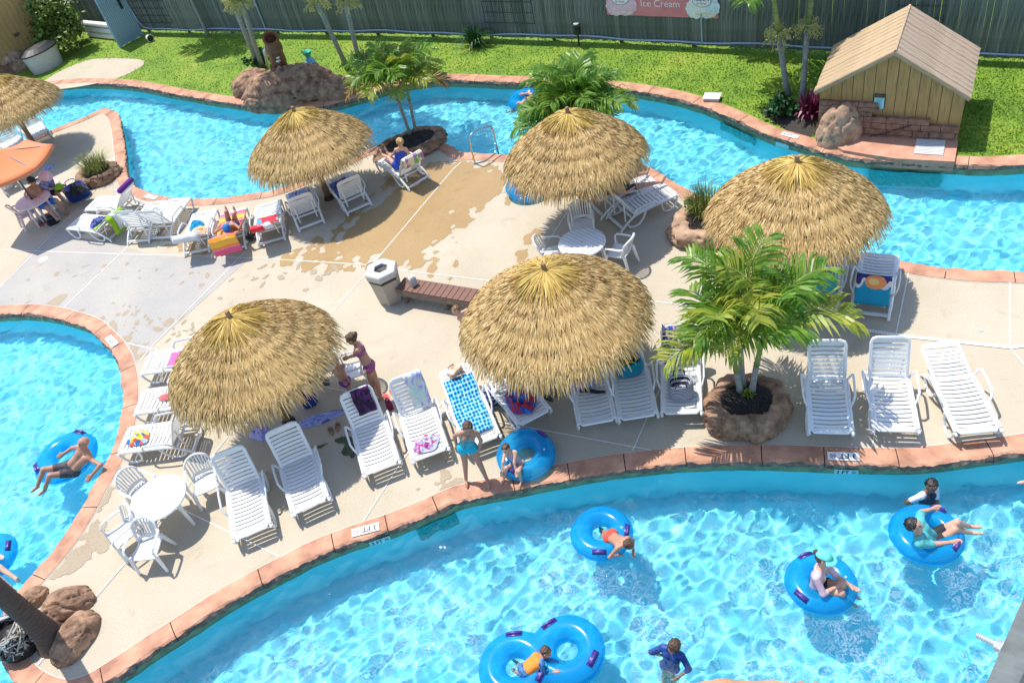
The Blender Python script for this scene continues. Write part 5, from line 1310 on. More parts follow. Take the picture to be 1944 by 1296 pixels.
ns = MB().box((SWd * 0.50 - 0.22, -0.012, 0.98), (0.26, 0.03, 0.36)).build('notice_board', M['dark_wood'], t); MB().box((SWd * 0.50 - 0.22, -0.032, 0.94), (0.22, 0.012, 0.28)).build('notice_sheet', M['tile_blue'], ns)
for k in range(7): MB().box((SWd * 0.50 - 0.22, -0.0395, 1.05 - 0.035 * k), (0.15 - 0.02 * (k % 3), 0.002, 0.008)).build('notice_line', M['ink'], ns)
MB().tube([(SWd * 0.32, -0.135, 0.02), (SWd * 0.5, -0.15, 0.22), (SWd * 0.68, -0.135, 0.47)], 0.012, 5).build('hanging_wire', M['black'], t)
# slab in front with a white access panel
sp = [at(*q) for q in ((1560, 268), (1640, 262), (1818, 272), (1811, 314), (1700, 308), (1640, 299), (1600, 292))]
c = sum(sp, Vector()) / len(sp); b = MB(); n = len(sp)
b.add([(q.x - c.x, q.y - c.y, 0.10) for q in sp] + [(q.x - c.x, q.y - c.y, -0.16) for q in sp], [tuple(range(n))[::-1]] + [(i, i + n, (i + 1) % n + n, (i + 1) % n) for i in range(n)])
M['slab'] = mat('salmon_slab', (0.50, 0.25, 0.165), 0.75, 0.2, 3, 0.3, 30, obj=False)
b2 = b; o = b2.build('shed_slab', M['slab'], loc=c); tag(o, 'salmon concrete slab in front of the shed at the pool edge', 'slab')
p = at(1765, 280, 0.105); t = thing('access_panel', 'white ribbed panel lying on the slab in front of the shed', 'panel', p, yw + 0.02)
MB().box((0, 0, 0.012), (0.62, 0.62, 0.02)).build('panel_sheet', M['white'], t)
rm = MB().box((0, 0, 0.026), (0.62, 0.03, 0.01)).mesh('panel_rib', M['bin_top'])
for k in range(10): inst('panel_rib', rm, t, (0, -0.27 + 0.06 * k, 0))
boulder('boulder', 'large tan boulder leaning on the left corner of the shed', 'boulder', at(1594, 262), (0.62, 0.48, 0.95), 7.2, M['rock_pink'], rz=0.2, amp=0.14)
# ------------------------------------------------------------------ people: one implicit surface per body
def surfnet(Fv, o, h):
    s = Fv < 0
    nx, ny, nz = Fv.shape
    pos = np.zeros((nx - 1, ny - 1, nz - 1, 3)); cnt = np.zeros((nx - 1, ny - 1, nz - 1))
    quads = []
    for ax in range(3):
        a = [slice(None)] * 3; b = [slice(None)] * 3; a[ax] = slice(0, -1); b[ax] = slice(1, None)
        f0, f1 = Fv[tuple(a)], Fv[tuple(b)]; cr = (f0 < 0) != (f1 < 0)
        I = np.argwhere(cr)
        if not len(I): continue
        t = f0[cr] / (f0[cr] - f1[cr]); P = I.astype(float); P[:, ax] += t
        o1, o2 = [k for k in range(3) if k != ax]
        ok = np.ones(len(I), bool); cells = []
        for d1 in (-1, 0):
            for d2 in (-1, 0):
                C = I.copy(); C[:, o1] += d1; C[:, o2] += d2; cells.append(C)
                v = (C >= 0).all(1) & (C < np.array([nx - 1, ny - 1, nz - 1])).all(1); ok &= v
                Cv = C[v]; np.add.at(pos, (Cv[:, 0], Cv[:, 1], Cv[:, 2]), P[v]); np.add.at(cnt, (Cv[:, 0], Cv[:, 1], Cv[:, 2]), 1)
        flip = (f0[cr] < 0) ^ (ax == 1)
        quads.append((cells, ok, flip))
    idx = -np.ones(cnt.shape, int); use = cnt > 0; idx[use] = np.arange(use.sum())
    V = pos[use] / cnt[use][:, None] * h + o
    Fs = []
    for cells, ok, flip in quads:
        c = [idx[C[ok][:, 0], C[ok][:, 1], C[ok][:, 2]] for C in cells]; fl_ = flip[ok]
        q = np.stack([c[0], c[2], c[3], c[1]], -1); q[~fl_] = q[~fl_][:, ::-1]; Fs.append(q)
    return V, np.concatenate(Fs)
def cap_d(P, a, b, ra, rb):
    a = np.array(a, float); b = np.array(b, float); ab = b - a; L2 = max(1e-9, ab @ ab)
    t = np.clip(((P - a) @ ab) / L2, 0, 1)
    return np.linalg.norm(P - a - t[..., None] * ab, axis=-1) - (ra + (rb - ra) * t)
def sdf_mesh(name, caps, h, m, k=0.007, cuts=(), pad=0.03):
    pts = np.array([np.array(c[i]) for c in caps for i in (0, 1)]); rm = max(max(c[2], c[3]) for c in caps)
    lo = pts.min(0) - rm - pad; hi = pts.max(0) + rm + pad
    n = np.ceil((hi - lo) / h).astype(int) + 1
    G = np.stack(np.meshgrid(*[lo[i] + h * np.arange(n[i]) for i in range(3)], indexing='ij'), -1)
    acc = np.zeros(G.shape[:3])
    for c in caps:
        a, b, ra, rb = c[:4]; lo_c = np.minimum(a, b) - max(ra, rb) - 0.09; hi_c = np.maximum(a, b) + max(ra, rb) + 0.09
        i0 = np.maximum(0, ((lo_c - lo) / h).astype(int)); i1 = np.minimum(n, ((hi_c - lo) / h).astype(int) + 2)
        sl_ = tuple(slice(i0[i], i1[i]) for i in range(3))
        d = cap_d(G[sl_], a, b, ra, rb)
        for cut in c[4:]:                              # (point, normal): keep the side the normal does not point to
            d = np.maximum(d, (G[sl_] - np.array(cut[0])) @ np.array(cut[1]))
        acc[sl_] += np.exp(-np.clip(d, -0.3, 0.3) / k)
    D = -k * np.log(np.maximum(acc, 1e-13))
    for p, nrm in cuts: D = np.maximum(D, (G - np.array(p)) @ np.array(nrm))
    V, F = surfnet(D, lo, h)
    return npmesh(name, V, F, m, True), V, F
def nv(v): v = np.array(v, float); return v / max(1e-9, np.linalg.norm(v))
PEOPLE = []
def person(label, Hh, skin, hair, J, face, wear=(), female=False, look=None, bun=False, h=0.013, root=None, hairlen=0.0, cap=None, floor=None, under=False, grow=1.0):
    s = Hh / 1.70
    W = {k: np.array(at(*v)) if len(v) == 3 else None for k, v in J.items()}
    pel = W['pel']
    S = nv(W['neck'] - pel); Fw = np.array(gdir(J['pel'][0], J['pel'][1], *face)) if len(face) == 2 else nv(face)
    Rr = nv(np.cross(Fw, S)); Fw = nv(np.cross(S, Rr))
    neck = pel + S * 0.50 * s
    Hd = nv(W['head'] - W['neck']) if 'head' in W else S
    head = neck + Hd * 0.175 * s
    Lk = np.array(gdir(J['pel'][0], J['pel'][1], *look)) if look is not None and len(look) == 2 else nv(look) if look is not None else Fw
    Lk = nv(Lk - Hd * (Lk @ Hd) * 0.75); hr = nv(np.cross(Lk, Hd)); Hu = nv(np.cross(hr, Lk))
    sw = (0.165 if female else 0.185) * s; hw = 0.085 * s
    caps = []; tag_ = {}
    def C(nm, a, b, ra, rb): caps.append((np.array(a), np.array(b), ra * s * grow, rb * s * grow)); tag_[nm] = len(caps) - 1
    C('hip', pel - Rr * hw, pel + Rr * hw, 0.098, 0.098)
    C('seat', pel - Rr * hw * .9 - Fw * .03 * s - S * .03 * s, pel + Rr * hw * .9 - Fw * .03 * s - S * .03 * s, 0.090, 0.090)
    mid = pel + S * 0.22 * s; ch = pel + S * 0.38 * s; sh = neck - S * 0.045 * s
    for sg, n_ in ((-1, 'L'), (1, 'R')):
        C('waist' + n_, pel + Rr * sg * .055 * s, mid + Rr * sg * .052 * s, 0.095, 0.080 if female else 0.088)
        C('chest' + n_, mid + Rr * sg * .052 * s, ch + Rr * sg * .075 * s, 0.082, 0.094 if not female else 0.085)
        C('trap' + n_, sh + Rr * sg * sw * .85, neck + S * 0.03 * s, 0.05, 0.045)
        C('upch' + n_, ch + Rr * sg * .07 * s, sh + Rr * sg * sw * 0.75, 0.090, 0.060)
        if female: C('bust' + n_, ch + Rr * sg * .068 * s + Fw * .055 * s, ch + Rr * sg * .07 * s + Fw * .065 * s - S * .015 * s, 0.06, 0.06)
        shp = sh + Rr * sg * sw
        e0 = W.get('e' + n_); h0 = W.get('h' + n_)
        if e0 is None: e0 = shp - S * .28 * s + Rr * sg * 0.06 * s
        el = shp + nv(e0 - shp) * 0.275 * s
        if h0 is None: h0 = el - S * .2 * s + Fw * .1 * s
        wr = el + nv(h0 - el) * 0.245 * s; hd = nv(h0 - el)
        C('ua' + n_, shp, el, 0.052 if not female else 0.045, 0.039); C('fa' + n_, el, wr, 0.040, 0.027)
        sd = nv(np.cross(hd, Fw + 0.3 * S)); pn = nv(np.cross(sd, hd))
        pm = wr + hd * 0.085 * s
        C('pa' + n_, wr + hd * .02 * s - sd * .012 * s, pm - sd * .02 * s, 0.024, 0.02); C('pb' + n_, wr + hd * .02 * s + sd * .012 * s, pm + sd * .02 * s, 0.024, 0.02)
        for q, ln in enumerate((0.062, 0.075, 0.072, 0.055)):
            f0 = pm + sd * (0.030 - 0.020 * q) * s; f1 = f0 + nv(hd + pn * .25) * ln * .55 * s; f2 = f1 + nv(hd + pn * .8) * ln * .5 * s
            C('f%d%s' % (q, n_), f0, f1, 0.0115, 0.0105); C('g%d%s' % (q, n_), f1, f2, 0.0105, 0.0095)
        th0 = wr + hd * .03 * s + sd * .025 * s; C('th' + n_, th0, th0 + nv(hd + sd * 1.1 + pn * .4) * .055 * s, 0.015, 0.011)
        hp = pel + Rr * sg * hw - S * .02 * s
        k0 = W.get('k' + n_); a0 = W.get('a' + n_)
        if k0 is None: k0 = hp - np.array([0, 0, 1]) * .4
        kn = hp + nv(k0 - hp) * 0.425 * s
        if a0 is None: a0 = kn - np.array([0, 0, 1]) * .4
        an = kn + nv(a0 - kn) * 0.40 * s; sd_ = nv(an - kn)
        C('tg' + n_, hp, kn, 0.088, 0.056); C('cf' + n_, kn, an, 0.054, 0.037)
        C('cm' + n_, kn + sd_ * .06 * s - Fw * .018 * s, kn + sd_ * .2 * s - Fw * .012 * s, 0.048, 0.040)
        toe = W.get('t' + n_)
        if toe is None:
            tv = nv(Fw * 1.0 + np.array([0, 0, -0.15])) if abs(sd_[2]) > 0.5 else nv(np.array([0, 0, 1.0]) + sd_ * 0.5)
        else: tv = nv(toe - an)
        C('ft' + n_, an + sd_ * .045 * s - tv * .03 * s, an + sd_ * .05 * s + tv * .12 * s, 0.036, 0.027); C('to' + n_, an + sd_ * .052 * s + tv * .11 * s, an + sd_ * .055 * s + tv * .165 * s, 0.026, 0.018)
    C('neck', neck - S * .03 * s, head - Hu * .04 * s, 0.054, 0.050)
    hc = head + Hu * .035 * s - Lk * .012 * s
    hs_ = 1.0 if Hh > 1.45 else 1.12                      # children have larger heads
    C('skull', hc - Lk * .018 * s, hc + Lk * .02 * s, 0.092 * hs_, 0.088 * hs_); C('jaw', head + Lk * .03 * s, head + Lk * .052 * s - Hu * .068 * s, 0.068 * hs_, 0.044 * hs_)
    C('nose', head + Lk * .088 * s * hs_ + Hu * .02 * s, head + Lk * .104 * s * hs_ - Hu * .012 * s, 0.012, 0.016)
    for sg in (-1, 1): C('ear%d' % sg, head + hr * sg * .088 * s * hs_ + Hu * .02 * s, head + hr * sg * .092 * s * hs_ - Hu * .02 * s, 0.018, 0.014)
    if floor is not None:
        lowest = min(caps[tag_[k]][i][2] - caps[tag_[k]][2 + i] for k in ('ftL', 'ftR', 'toL', 'toR') for i in (0, 1))
        dz = np.array([0, 0, floor - lowest])
        caps = [(a + dz, b + dz, ra, rb) for a, b, ra, rb in caps]; hc = hc + dz; head = head + dz; pel = pel + dz; neck = neck + dz
    base = Vector((pel[0], pel[1], min(c[i][2] for c in caps for i in (0, 1))))
    t = thing('person', label, 'person', base); off = np.array(base)
    def loc(cs): return [(a - off, b - off, *r_) for a, b, *r_ in cs]
    me, V, F = sdf_mesh('body', loc(caps), h, [SKIN[skin], M['eye'], M['lip']])
    ctr = V[F].mean(1); mi = np.zeros(len(F), np.int32)
    for sg in (-1, 1):
        e = head + Lk * .092 * s * hs_ + hr * sg * .034 * s + Hu * .03 * s - off; mi[np.linalg.norm(ctr - e, axis=1) < 0.017 * s] = 1
    lp = head + Lk * .09 * s * hs_ - Hu * .045 * s - off; dl = ctr - lp; mi[(np.abs(dl @ hr) < .028 * s) & (np.abs(dl @ Hu) < .011 * s) & (dl @ Lk > -.03)] = 2
    me.polygons.foreach_set('material_index', mi)
    o = inst('body', me, t)
    if under: receive(o)
    if hair:
        hcaps = [(hc - Lk * .022 * s, hc + Lk * .02 * s, 0.104 * s * hs_, 0.096 * s * hs_)]
        if hairlen: hcaps.append((hc - Lk * .05 * s, neck - Fw * .05 * s - S * hairlen, 0.08 * s, 0.05 * s))
        if bun: hcaps.append((hc - Lk * .11 * s + Hu * .03 * s, hc - Lk * .12 * s + Hu * .03 * s, 0.045 * s, 0.045 * s))
        cutn = nv(Lk * 0.85 - Hu * 0.62); hm = sdf_mesh('hair', loc(hcaps), h * 0.9, HAIR[hair], cuts=[(hc + cutn * 0.030 * s - off, cutn)] if not hairlen else [(hc + nv(Lk - Hu * .3) * .05 * s - off, nv(Lk - Hu * .3))])[0]
        co = np.empty(len(hm.vertices) * 3); hm.vertices.foreach_get('co', co); co = co.reshape(-1, 3); c0 = hc - off
        for i_ in range(len(co)):
            v = co[i_] - c0; co[i_] += nv(v) * (0.016 * noise.noise(Vector(v * 42)) + 0.010 * noise.noise(Vector((v[0] * 90, v[1] * 90, v[2] * 25)))) * s
        hm.vertices.foreach_set('co', co.ravel()); hm.update()
        inst('hair', hm, t)
    if cap:
        cc = [(hc - Lk * .02 * s + Hu * .012 * s, hc + Lk * .02 * s + Hu * .012 * s, 0.112 * s * hs_, 0.106 * s * hs_)]
        inst('hat', sdf_mesh('hat', loc(cc), h * 0.9, cap[0], cuts=[(hc + Hu * .02 * s - off, -Hu)])[0], t)
        if cap[1]:                                      # a peak or a wide brim
            r_ = cap[1]; b = MB(); n = 24; ring = []
            for q in range(n + 1):
                a = (-1.1 + 2.2 * q / n) if not cap[2] else 6.2832 * q / n
                dv = nv(Lk * math.cos(a) + hr * math.sin(a)); ring.append(dv)
            b.grid([[hc + Hu * .025 * s + d * .095 * s - off for d in ring], [hc + Hu * .012 * s + d * (.1 * s + r_) - off for d in ring], [hc + Hu * .002 * s + d * (.095 * s + r_) - off for d in ring], [hc + Hu * .012 * s + d * .095 * s - off for d in ring]])
            b.build('hat_brim', cap[0], t)
    for nm, m, parts in wear:
        cs = []
        for q in parts:
            key, t0, t1, inf = q if len(q) == 4 else (q[0], 0, 1, 0.011)
            a, b, ra, rb = caps[tag_[key]]; ax = nv(b - a); A_, B_ = a + (b - a) * t0, a + (b - a) * t1; extra = []
            if t1 < 1: extra.append((B_ - off, ax))
            if t0 > 0: extra.append((A_ - off, -ax))
            cs.append((a - off, b - off, ra + inf * s, rb + inf * s, *extra))
        g = inst(nm, sdf_mesh(nm, cs, h, m, k=0.006)[0], t)
        if under: receive(g)
    PEOPLE.append(t)
    return t
TR = lambda k=0.6, i=0.014: [('hip', 0, 1, i), ('seat', 0, 1, i), ('waistL', 0, 0.25, i), ('waistR', 0, 0.25, i), ('tgL', 0, k, i), ('tgR', 0, k, i)]
BR = lambda i=0.008: [('hip', 0, 1, i), ('seat', 0, 1, i), ('tgL', 0, 0.16, i), ('tgR', 0, 0.16, i)]
SHIRT = lambda k=0.6, i=0.012: [('waistL', 0, 1, i), ('waistR', 0, 1, i), ('chestL', 0, 1, i), ('chestR', 0, 1, i), ('upchL', 0, 1, i), ('upchR', 0, 1, i), ('trapL', 0, 0.6, i), ('trapR', 0, 0.6, i), ('uaL', 0, k, i), ('uaR', 0, k, i)]
VEST = lambda i=0.022: [('waistL', 0.3, 1, i), ('waistR', 0.3, 1, i), ('chestL', 0, 1, i), ('chestR', 0, 1, i), ('upchL', 0, 0.8, i), ('upchR', 0, 0.8, i)]
SUIT = lambda i=0.008: BR(i) + [('waistL', 0, 1, i), ('waistR', 0, 1, i), ('chestL', 0, 1, i), ('chestR', 0, 1, i), ('upchL', 0, 0.35, i), ('upchR', 0, 0.35, i)]
TOP = lambda i=0.010: [('chestL', 0.45, 1, i), ('chestR', 0.45, 1, i), ('bustL', 0, 1, i), ('bustR', 0, 1, i)]
def fab(n, c, **k): return mat(n, c, 0.75, 0.12, 8, **k)
C_ = dict(dark=mat('dark_trunks', (0.03, 0.03, 0.045), 0.7, 0.5, 18, c2=(0.10, 0.09, 0.10)), flower=mat('flowered_bikini', (0.03, 0.025, 0.12), 0.7, 0.6, 24, c2=(0.55, 0.12, 0.28)), teal=mat('teal_swimsuit', (0.01, 0.22, 0.33), 0.6, 0.4, 22, c2=(0.05, 0.45, 0.55)), tealskirt=fab('bright_teal', (0.0, 0.36, 0.52)),
    red=fab('coral_red_trunks', (0.72, 0.07, 0.035)), pink=mat('pink_rash_shirt', (0.60, 0.36, 0.44), 0.75, 0.12, 12, c2=(0.68, 0.50, 0.55)), aqua=mat('aqua_shirt', (0.09, 0.42, 0.42), 0.8, 0.2, 10), navy=mat('navy_rash_shirt', (0.012, 0.035, 0.20), 0.6, 0.4, 14, c2=(0.03, 0.09, 0.36)), orange=fab('orange_vest', (0.82, 0.24, 0.03)), bluepat=mat('blue_pattern_sleeve', (0.015, 0.05, 0.30), 0.6, 0.6, 22, c2=(0.06, 0.26, 0.55)),
    white=fab('white_shirt', (0.66, 0.68, 0.74)), vest=fab('dark_navy_vest', (0.02, 0.028, 0.06)), cobalt=fab('cobalt_swimsuit', (0.015, 0.06, 0.42)), blue=fab('bright_blue_shorts', (0.01, 0.17, 0.62)), black=fab('black_shorts', (0.02, 0.02, 0.025)), violet=mat('violet_shirt', (0.08, 0.10, 0.52), 0.7, 0.5, 14, c2=(0.45, 0.42, 0.62)), mint=fab('mint_visor', (0.12, 0.55, 0.50)), capb=fab('blue_swim_cap', (0.01, 0.16, 0.42)), lilac=mat('lilac_swimsuit', (0.40, 0.40, 0.62), 0.7, 0.3, 18, c2=(0.10, 0.05, 0.40)), hatpink=fab('pink_hat_cloth', (0.72, 0.46, 0.50)), greysuit=mat('pink_grey_swimsuit', (0.42, 0.36, 0.40), 0.7, 0.3, 12), capk=fab('black_cap', (0.02, 0.02, 0.022)), purple=fab('purple_trunks', (0.16, 0.03, 0.26)))
# ------------------------------------------------------------------ swim rings
def ring_mesh(Rr, r_, flat=0.86):
    n = 20; prof = [(Rr + r_ * math.cos(6.2832 * k / n), r_ * flat * math.sin(6.2832 * k / n)) for k in range(n)]
    return MB().lathe(prof, 56, closed=True).mesh('tube_body', M['vinyl'], True)
RING = ring_mesh(0.375, 0.20)
SEAM = MB().tube([((0.578 + 0.006 * (k % 2)) * math.cos(6.2832 * k / 72), (0.578 + 0.006 * (k % 2)) * math.sin(6.2832 * k / 72), 0) for k in range(72)], 0.008, 5, closed=True).mesh('seam', M['vinyl'], True)
HANDLE = MB().tube([(-0.10, 0, -0.005), (-0.075, 0, 0.022), (0.075, 0, 0.022), (0.10, 0, -0.005)], 0.026, 7).box((0, 0, -0.004), (0.26, 0.10, 0.012)).mesh('handle', M['mauve'], True)
VALVE = MB().lathe([(0, 0.02), (0.016, 0.018), (0.02, 0.0)], 8).mesh('valve', M['white'])
def handle_on(t, az, Rr, r_, cx=0.0, cy=0.0, flat=0.86, up=0.5):
    a = up * 1.2; x = Rr + r_ * math.cos(math.pi / 2 - a) ; z = r_ * flat * math.sin(math.pi / 2 - a)
    o = inst('handle', HANDLE, t, (cx + x * math.cos(az), cy + x * math.sin(az), z + 0.004))
    o.rotation_euler = (Matrix.Rotation(az - math.pi / 2, 3, 'Z') @ Matrix.Rotation(-a, 3, 'X')).to_euler()
def tube(px, z, label, az=(0.3, 3.4), tilt=(0, 0), s=1.0):
    p = at(px[0], px[1], z); t = thing('swim_ring', label, 'swim ring', p, 0, 'blue vinyl swim rings'); t.rotation_euler = (tilt[0], tilt[1], 0); t.scale = (s, s, s)
    inst('tube_body', RING, t); inst('seam', SEAM, t)
    for a in az: handle_on(t, a, 0.375, 0.20)
    inst('valve', VALVE, t, (0.375, -0.1, 0.165))
    return t
ZT = ZW + 0.11
def az_px(c, q, z=ZT):
    a = at(*c, z); b = at(*q, z + 0.12); return math.atan2(b.y - a.y, b.x - a.x)
tube((126, 868), ZT, 'blue swim ring carrying a bald man in the left pool', (az_px((126, 868), (139, 839)), az_px((126, 868), (86, 882))), s=1.16)
tube((1142, 1012), ZT, 'blue swim ring with a child in red trunks lying over it', (az_px((1142, 1012), (1185, 1006)), az_px((1142, 1012), (1138, 1042))), s=0.9)
tube((1558, 1106), ZT, 'blue swim ring carrying a woman in a pink shirt and mint visor', (az_px((1558, 1106), (1530, 1055)), az_px((1558, 1106), (1532, 1122))), s=0.9)
tube((1758, 1014), ZT, 'blue swim ring carrying a person in an aqua shirt', (az_px((1758, 1014), (1782, 965)), az_px((1758, 1014), (1810, 1030))), s=0.92)
tube((998, 862), 0.19, 'blue swim ring standing on the deck edge behind a crouching child', (0.6, 3.9), tilt=(0.16, 0.0), s=0.92)
tube((1002, 352), 0.18, 'blue swim ring on the concrete at the rim of an umbrella', (4.2, 1.2))
tube((1000, 190), ZT, 'blue swim ring half hidden by palm fronds in the upper river', (4.6, 1.2))
tube((-24, 1062), ZT, 'blue swim ring cut off by the left edge of the picture', (0.2, 3.0))
tube((2034, 905), ZT, 'blue swim ring just beyond the right edge of the front river', (0.2, 3.0))
# the double ring
ca, cb = at(1073, 1237, ZT), at(984, 1265, ZT); dv = ca - cb; hl = 0.405
t = thing('double_swim_ring', 'blue figure eight swim ring with a child in an orange vest', 'swim ring', (ca + cb) / 2, math.atan2(dv.y, dv.x), 'blue vinyl swim rings')
caps = []
for sg in (-1, 1):
    for k in range(28):
        a0, a1 = 6.2832 * k / 28, 6.2832 * (k + 1) / 28; caps.append((np.array([sg * hl + 0.375 * math.cos(a0), 0.375 * math.sin(a0), 0.0]), np.array([sg * hl + 0.375 * math.cos(a1), 0.375 * math.sin(a1), 0.0]), 0.185, 0.185))
inst('tube_body', sdf_mesh('tube_body', caps, 0.025, M['vinyl'], k=0.02)[0], t).scale = (1, 1, 0.9)
for x_, a in ((hl, 1.9), (hl, -0.75), (-hl, 1.35), (-hl, -0.7)): handle_on(t, a, 0.375, 0.20, x_, 0.0, 0.92, 0.35)

# ------------------------------------------------------------------ the bathers
Zt = ZW + 0.28
person('bald man in dark patterned trunks lounging in a swim ring', 1.78, 1, None, dict(pel=(136, 889, 0.06), neck=(164, 858, 0.32), head=(158, 840, 0.50), eR=(126, 852, 0.22), hR=(104, 872, 0.12), eL=(191, 882, 0.16), hL=(172, 904, 0.05), kL=(113, 900, 0.12), aL=(84, 930, -0.12), kR=(104, 888, 0.20), aR=(68, 930, -0.10)), (-30, 24), [('trunks', C_['dark'], TR(0.62))], look=(-30, 30))
person('woman in a flowered bikini standing between armchair and lounger', 1.70, 1, 'brown', dict(pel=(701, 697, 0.90), neck=(680, 660, 1.36), head=(668, 648, 1.55), eL=(672, 682, 1.08), hL=(651, 687, 0.92), eR=(700, 690, 1.08), hR=(697, 716, 0.84), kL=(706, 726, 0.47), aL=(713, 752, 0.07), kR=(716, 728, 0.47), aR=(724, 757, 0.07)), (-30, 8), [('bikini_bottom', C_['flower'], BR()), ('bikini_top', C_['flower'], TOP())], female=True, bun=True, floor=0.004)
person('small boy in purple trunks beside the woman, at the thatch edge', 1.15, 1, 'auburn', dict(pel=(655, 724, 0.60), neck=(642, 700, 0.92), head=(638, 690, 1.05), eR=(653, 712, 0.75), hR=(668, 727, 0.68), eL=(645, 715, 0.75), hL=(660, 735, 0.62), kL=(661, 740, 0.3), aL=(668, 757, 0.05), kR=(664, 738, 0.3), aR=(672, 752, 0.05)), (20, 16), [('trunks', C_['purple'], TR(0.5))], floor=0.004, h=0.011)
person('girl in a teal swimsuit leaning forward at the pool edge', 1.52, 1, 'brown', dict(pel=(888, 852, 0.80), neck=(889, 826, 1.18), head=(889, 820, 1.34), eR=(863, 832, 1.02), hR=(868, 848, 0.85), eL=(911, 834, 1.0), hL=(911, 852, 0.78), kR=(884, 882, 0.44), aR=(886, 912, 0.06), kL=(912, 884, 0.44), aL=(926, 914, 0.06)), (4, 30), [('swimsuit', C_['teal'], SUIT()), ('skirt', C_['tealskirt'], [('hip', 0, 1, 0.022), ('seat', 0, 1, 0.022), ('tgL', 0, 0.22, 0.03), ('tgR', 0, 0.22, 0.03)])], female=True, look=(6, 40), floor=0.03, hairlen=0.05)
person('small girl crouching at the pool edge before a blue ring', 1.12, 0, 'brown', dict(pel=(985, 880, 0.22), neck=(968, 858, 0.52), head=(960, 853, 0.64), eL=(976, 882, 0.42), hL=(983, 908, 0.22), eR=(955, 880, 0.4), hR=(953, 905, 0.2), kL=(985, 895, 0.34), aL=(990, 914, 0.06), kR=(958, 890, 0.36), aR=(956, 910, 0.06)), (-14, 28), [('swimsuit', C_['greysuit'], SUIT())], floor=0.028, h=0.011)
person('child in coral red trunks lying face down over a swim ring', 1.20, 1, 'brown', dict(pel=(1160, 1018, Zt - 0.02), neck=(1180, 1030, Zt + 0.10), head=(1189, 1032, Zt + 0.16), eR=(1158, 1056, Zt - 0.02), hR=(1178, 1052, Zt - 0.14), eL=(1196, 1022, Zt + 0.05), hL=(1202, 1040, Zt - 0.1), kL=(1140, 1008, ZW - 0.12), aL=(1130, 1000, ZW - 0.38), kR=(1143, 1016, ZW - 0.12), aR=(1135, 1008, ZW - 0.38)), (0.25, -0.25, -1.0), [('trunks', C_['red'], TR(0.45))], look=(30, 16), h=0.011, under=True)
person('woman in a pink long sleeved shirt and mint visor in a swim ring', 1.66, 0, 'brown', dict(pel=(1551, 1112, Zt - 0.16), neck=(1557, 1078, Zt + 0.32), head=(1564, 1062, Zt + 0.48), eR=(1564, 1130, Zt + 0.05), hR=(1590, 1112, Zt + 0.06), eL=(1585, 1090, Zt + 0.1), hL=(1602, 1102, Zt + 0.05), kL=(1590, 1108, Zt + 0.02), aL=(1615, 1130, ZW - 0.1), kR=(1586, 1124, Zt - 0.02), aR=(1610, 1145, ZW - 0.15)), (30, 12), [('rash_shirt', C_['pink'], SHIRT(1.0) + [('faR', 0, 0.35, 0.01)]), ('trunks', C_['dark'], TR(0.5))], female=True, bun=True, cap=(C_['mint'], 0.09, False), under=True)
person('person in an aqua shirt leaning back in the right hand swim ring', 1.70, 0, 'black', dict(pel=(1768, 1026, Zt - 0.20), neck=(1742, 1006, Zt + 0.24), head=(1734, 994, Zt + 0.42), eL=(1748, 975, Zt + 0.14), hL=(1776, 964, Zt + 0.0), eR=(1774, 1032, Zt + 0.02), hR=(1814, 1028, Zt - 0.02), kL=(1800, 1000, Zt - 0.02), aL=(1845, 1000, ZW - 0.04), kR=(1802, 1012, Zt - 0.04), aR=(1850, 1012, ZW - 0.06)), (30, 4), [('shirt', C_['aqua'], SHIRT(0.85, 0.02)), ('trunks', C_['black'], TR(0.6))], under=True)
person('boy in a dark vest and white shirt wading behind a swim ring', 1.42, 2, 'black', dict(pel=(1760, 953, -0.34), neck=(1764, 920, 0.06), head=(1772, 910, 0.20), eR=(1722, 940, -0.08), hR=(1742, 952, -0.16), eL=(1782, 936, -0.1), hL=(1777, 948, -0.2), kL=(1764, 978, -0.74), aL=(1768, 1000, -1.14), kR=(1756, 978, -0.74), aR=(1760, 1000, -1.14)), (20, 20), [('shirt', C_['white'], SHIRT(0.7)), ('vest', C_['vest'], VEST()), ('trunks', C_['dark'], TR(0.7))], look=(16, 26), under=True, floor=ZF + 0.002)
person('child in an orange vest lying across the double ring', 1.15, 1, 'brown', dict(pel=(996, 1272, Zt - 0.04), neck=(1026, 1248, Zt + 0.10), head=(1036, 1238, Zt + 0.20), eR=(1030, 1272, Zt + 0.02), hR=(1045, 1276, Zt - 0.02), eL=(1040, 1252, Zt), hL=(1052, 1254, Zt - 0.04), kL=(984, 1262, ZW - 0.1), aL=(974, 1255, ZW - 0.36), kR=(980, 1276, ZW - 0.1), aR=(970, 1272, ZW - 0.36)), (0.35, -0.25, -1.0), [('rash_shirt', C_['bluepat'], SHIRT(1.0) + [('faL', 0, 0.6, 0.01), ('faR', 0, 0.6, 0.01)]), ('vest', C_['orange'], VEST(0.03)), ('trunks', C_['bluepat'], TR(0.5))], look=(30, 6), h=0.011, under=True)
person('child in a navy patterned shirt wading in the front river', 1.38, 1, 'brown', dict(pel=(1272, 1262, -0.40), neck=(1276, 1226, 0.0), head=(1280, 1216, 0.14), eL=(1243, 1228, -0.12), hL=(1262, 1240, -0.20), eR=(1300, 1250, -0.12), hR=(1290, 1278, -0.26), kL=(1266, 1280, -0.8), aL=(1262, 1298, -1.14), kR=(1276, 1282, -0.8), aR=(1274, 1300, -1.14)), (14, -30), [('rash_shirt', C_['navy'], SHIRT(1.0, 0.016) + [('faL', 0, 0.4, 0.01), ('faR', 0, 0.4, 0.01), ('hip', 0, 1, 0.016)])], under=True, floor=ZF + 0.002)
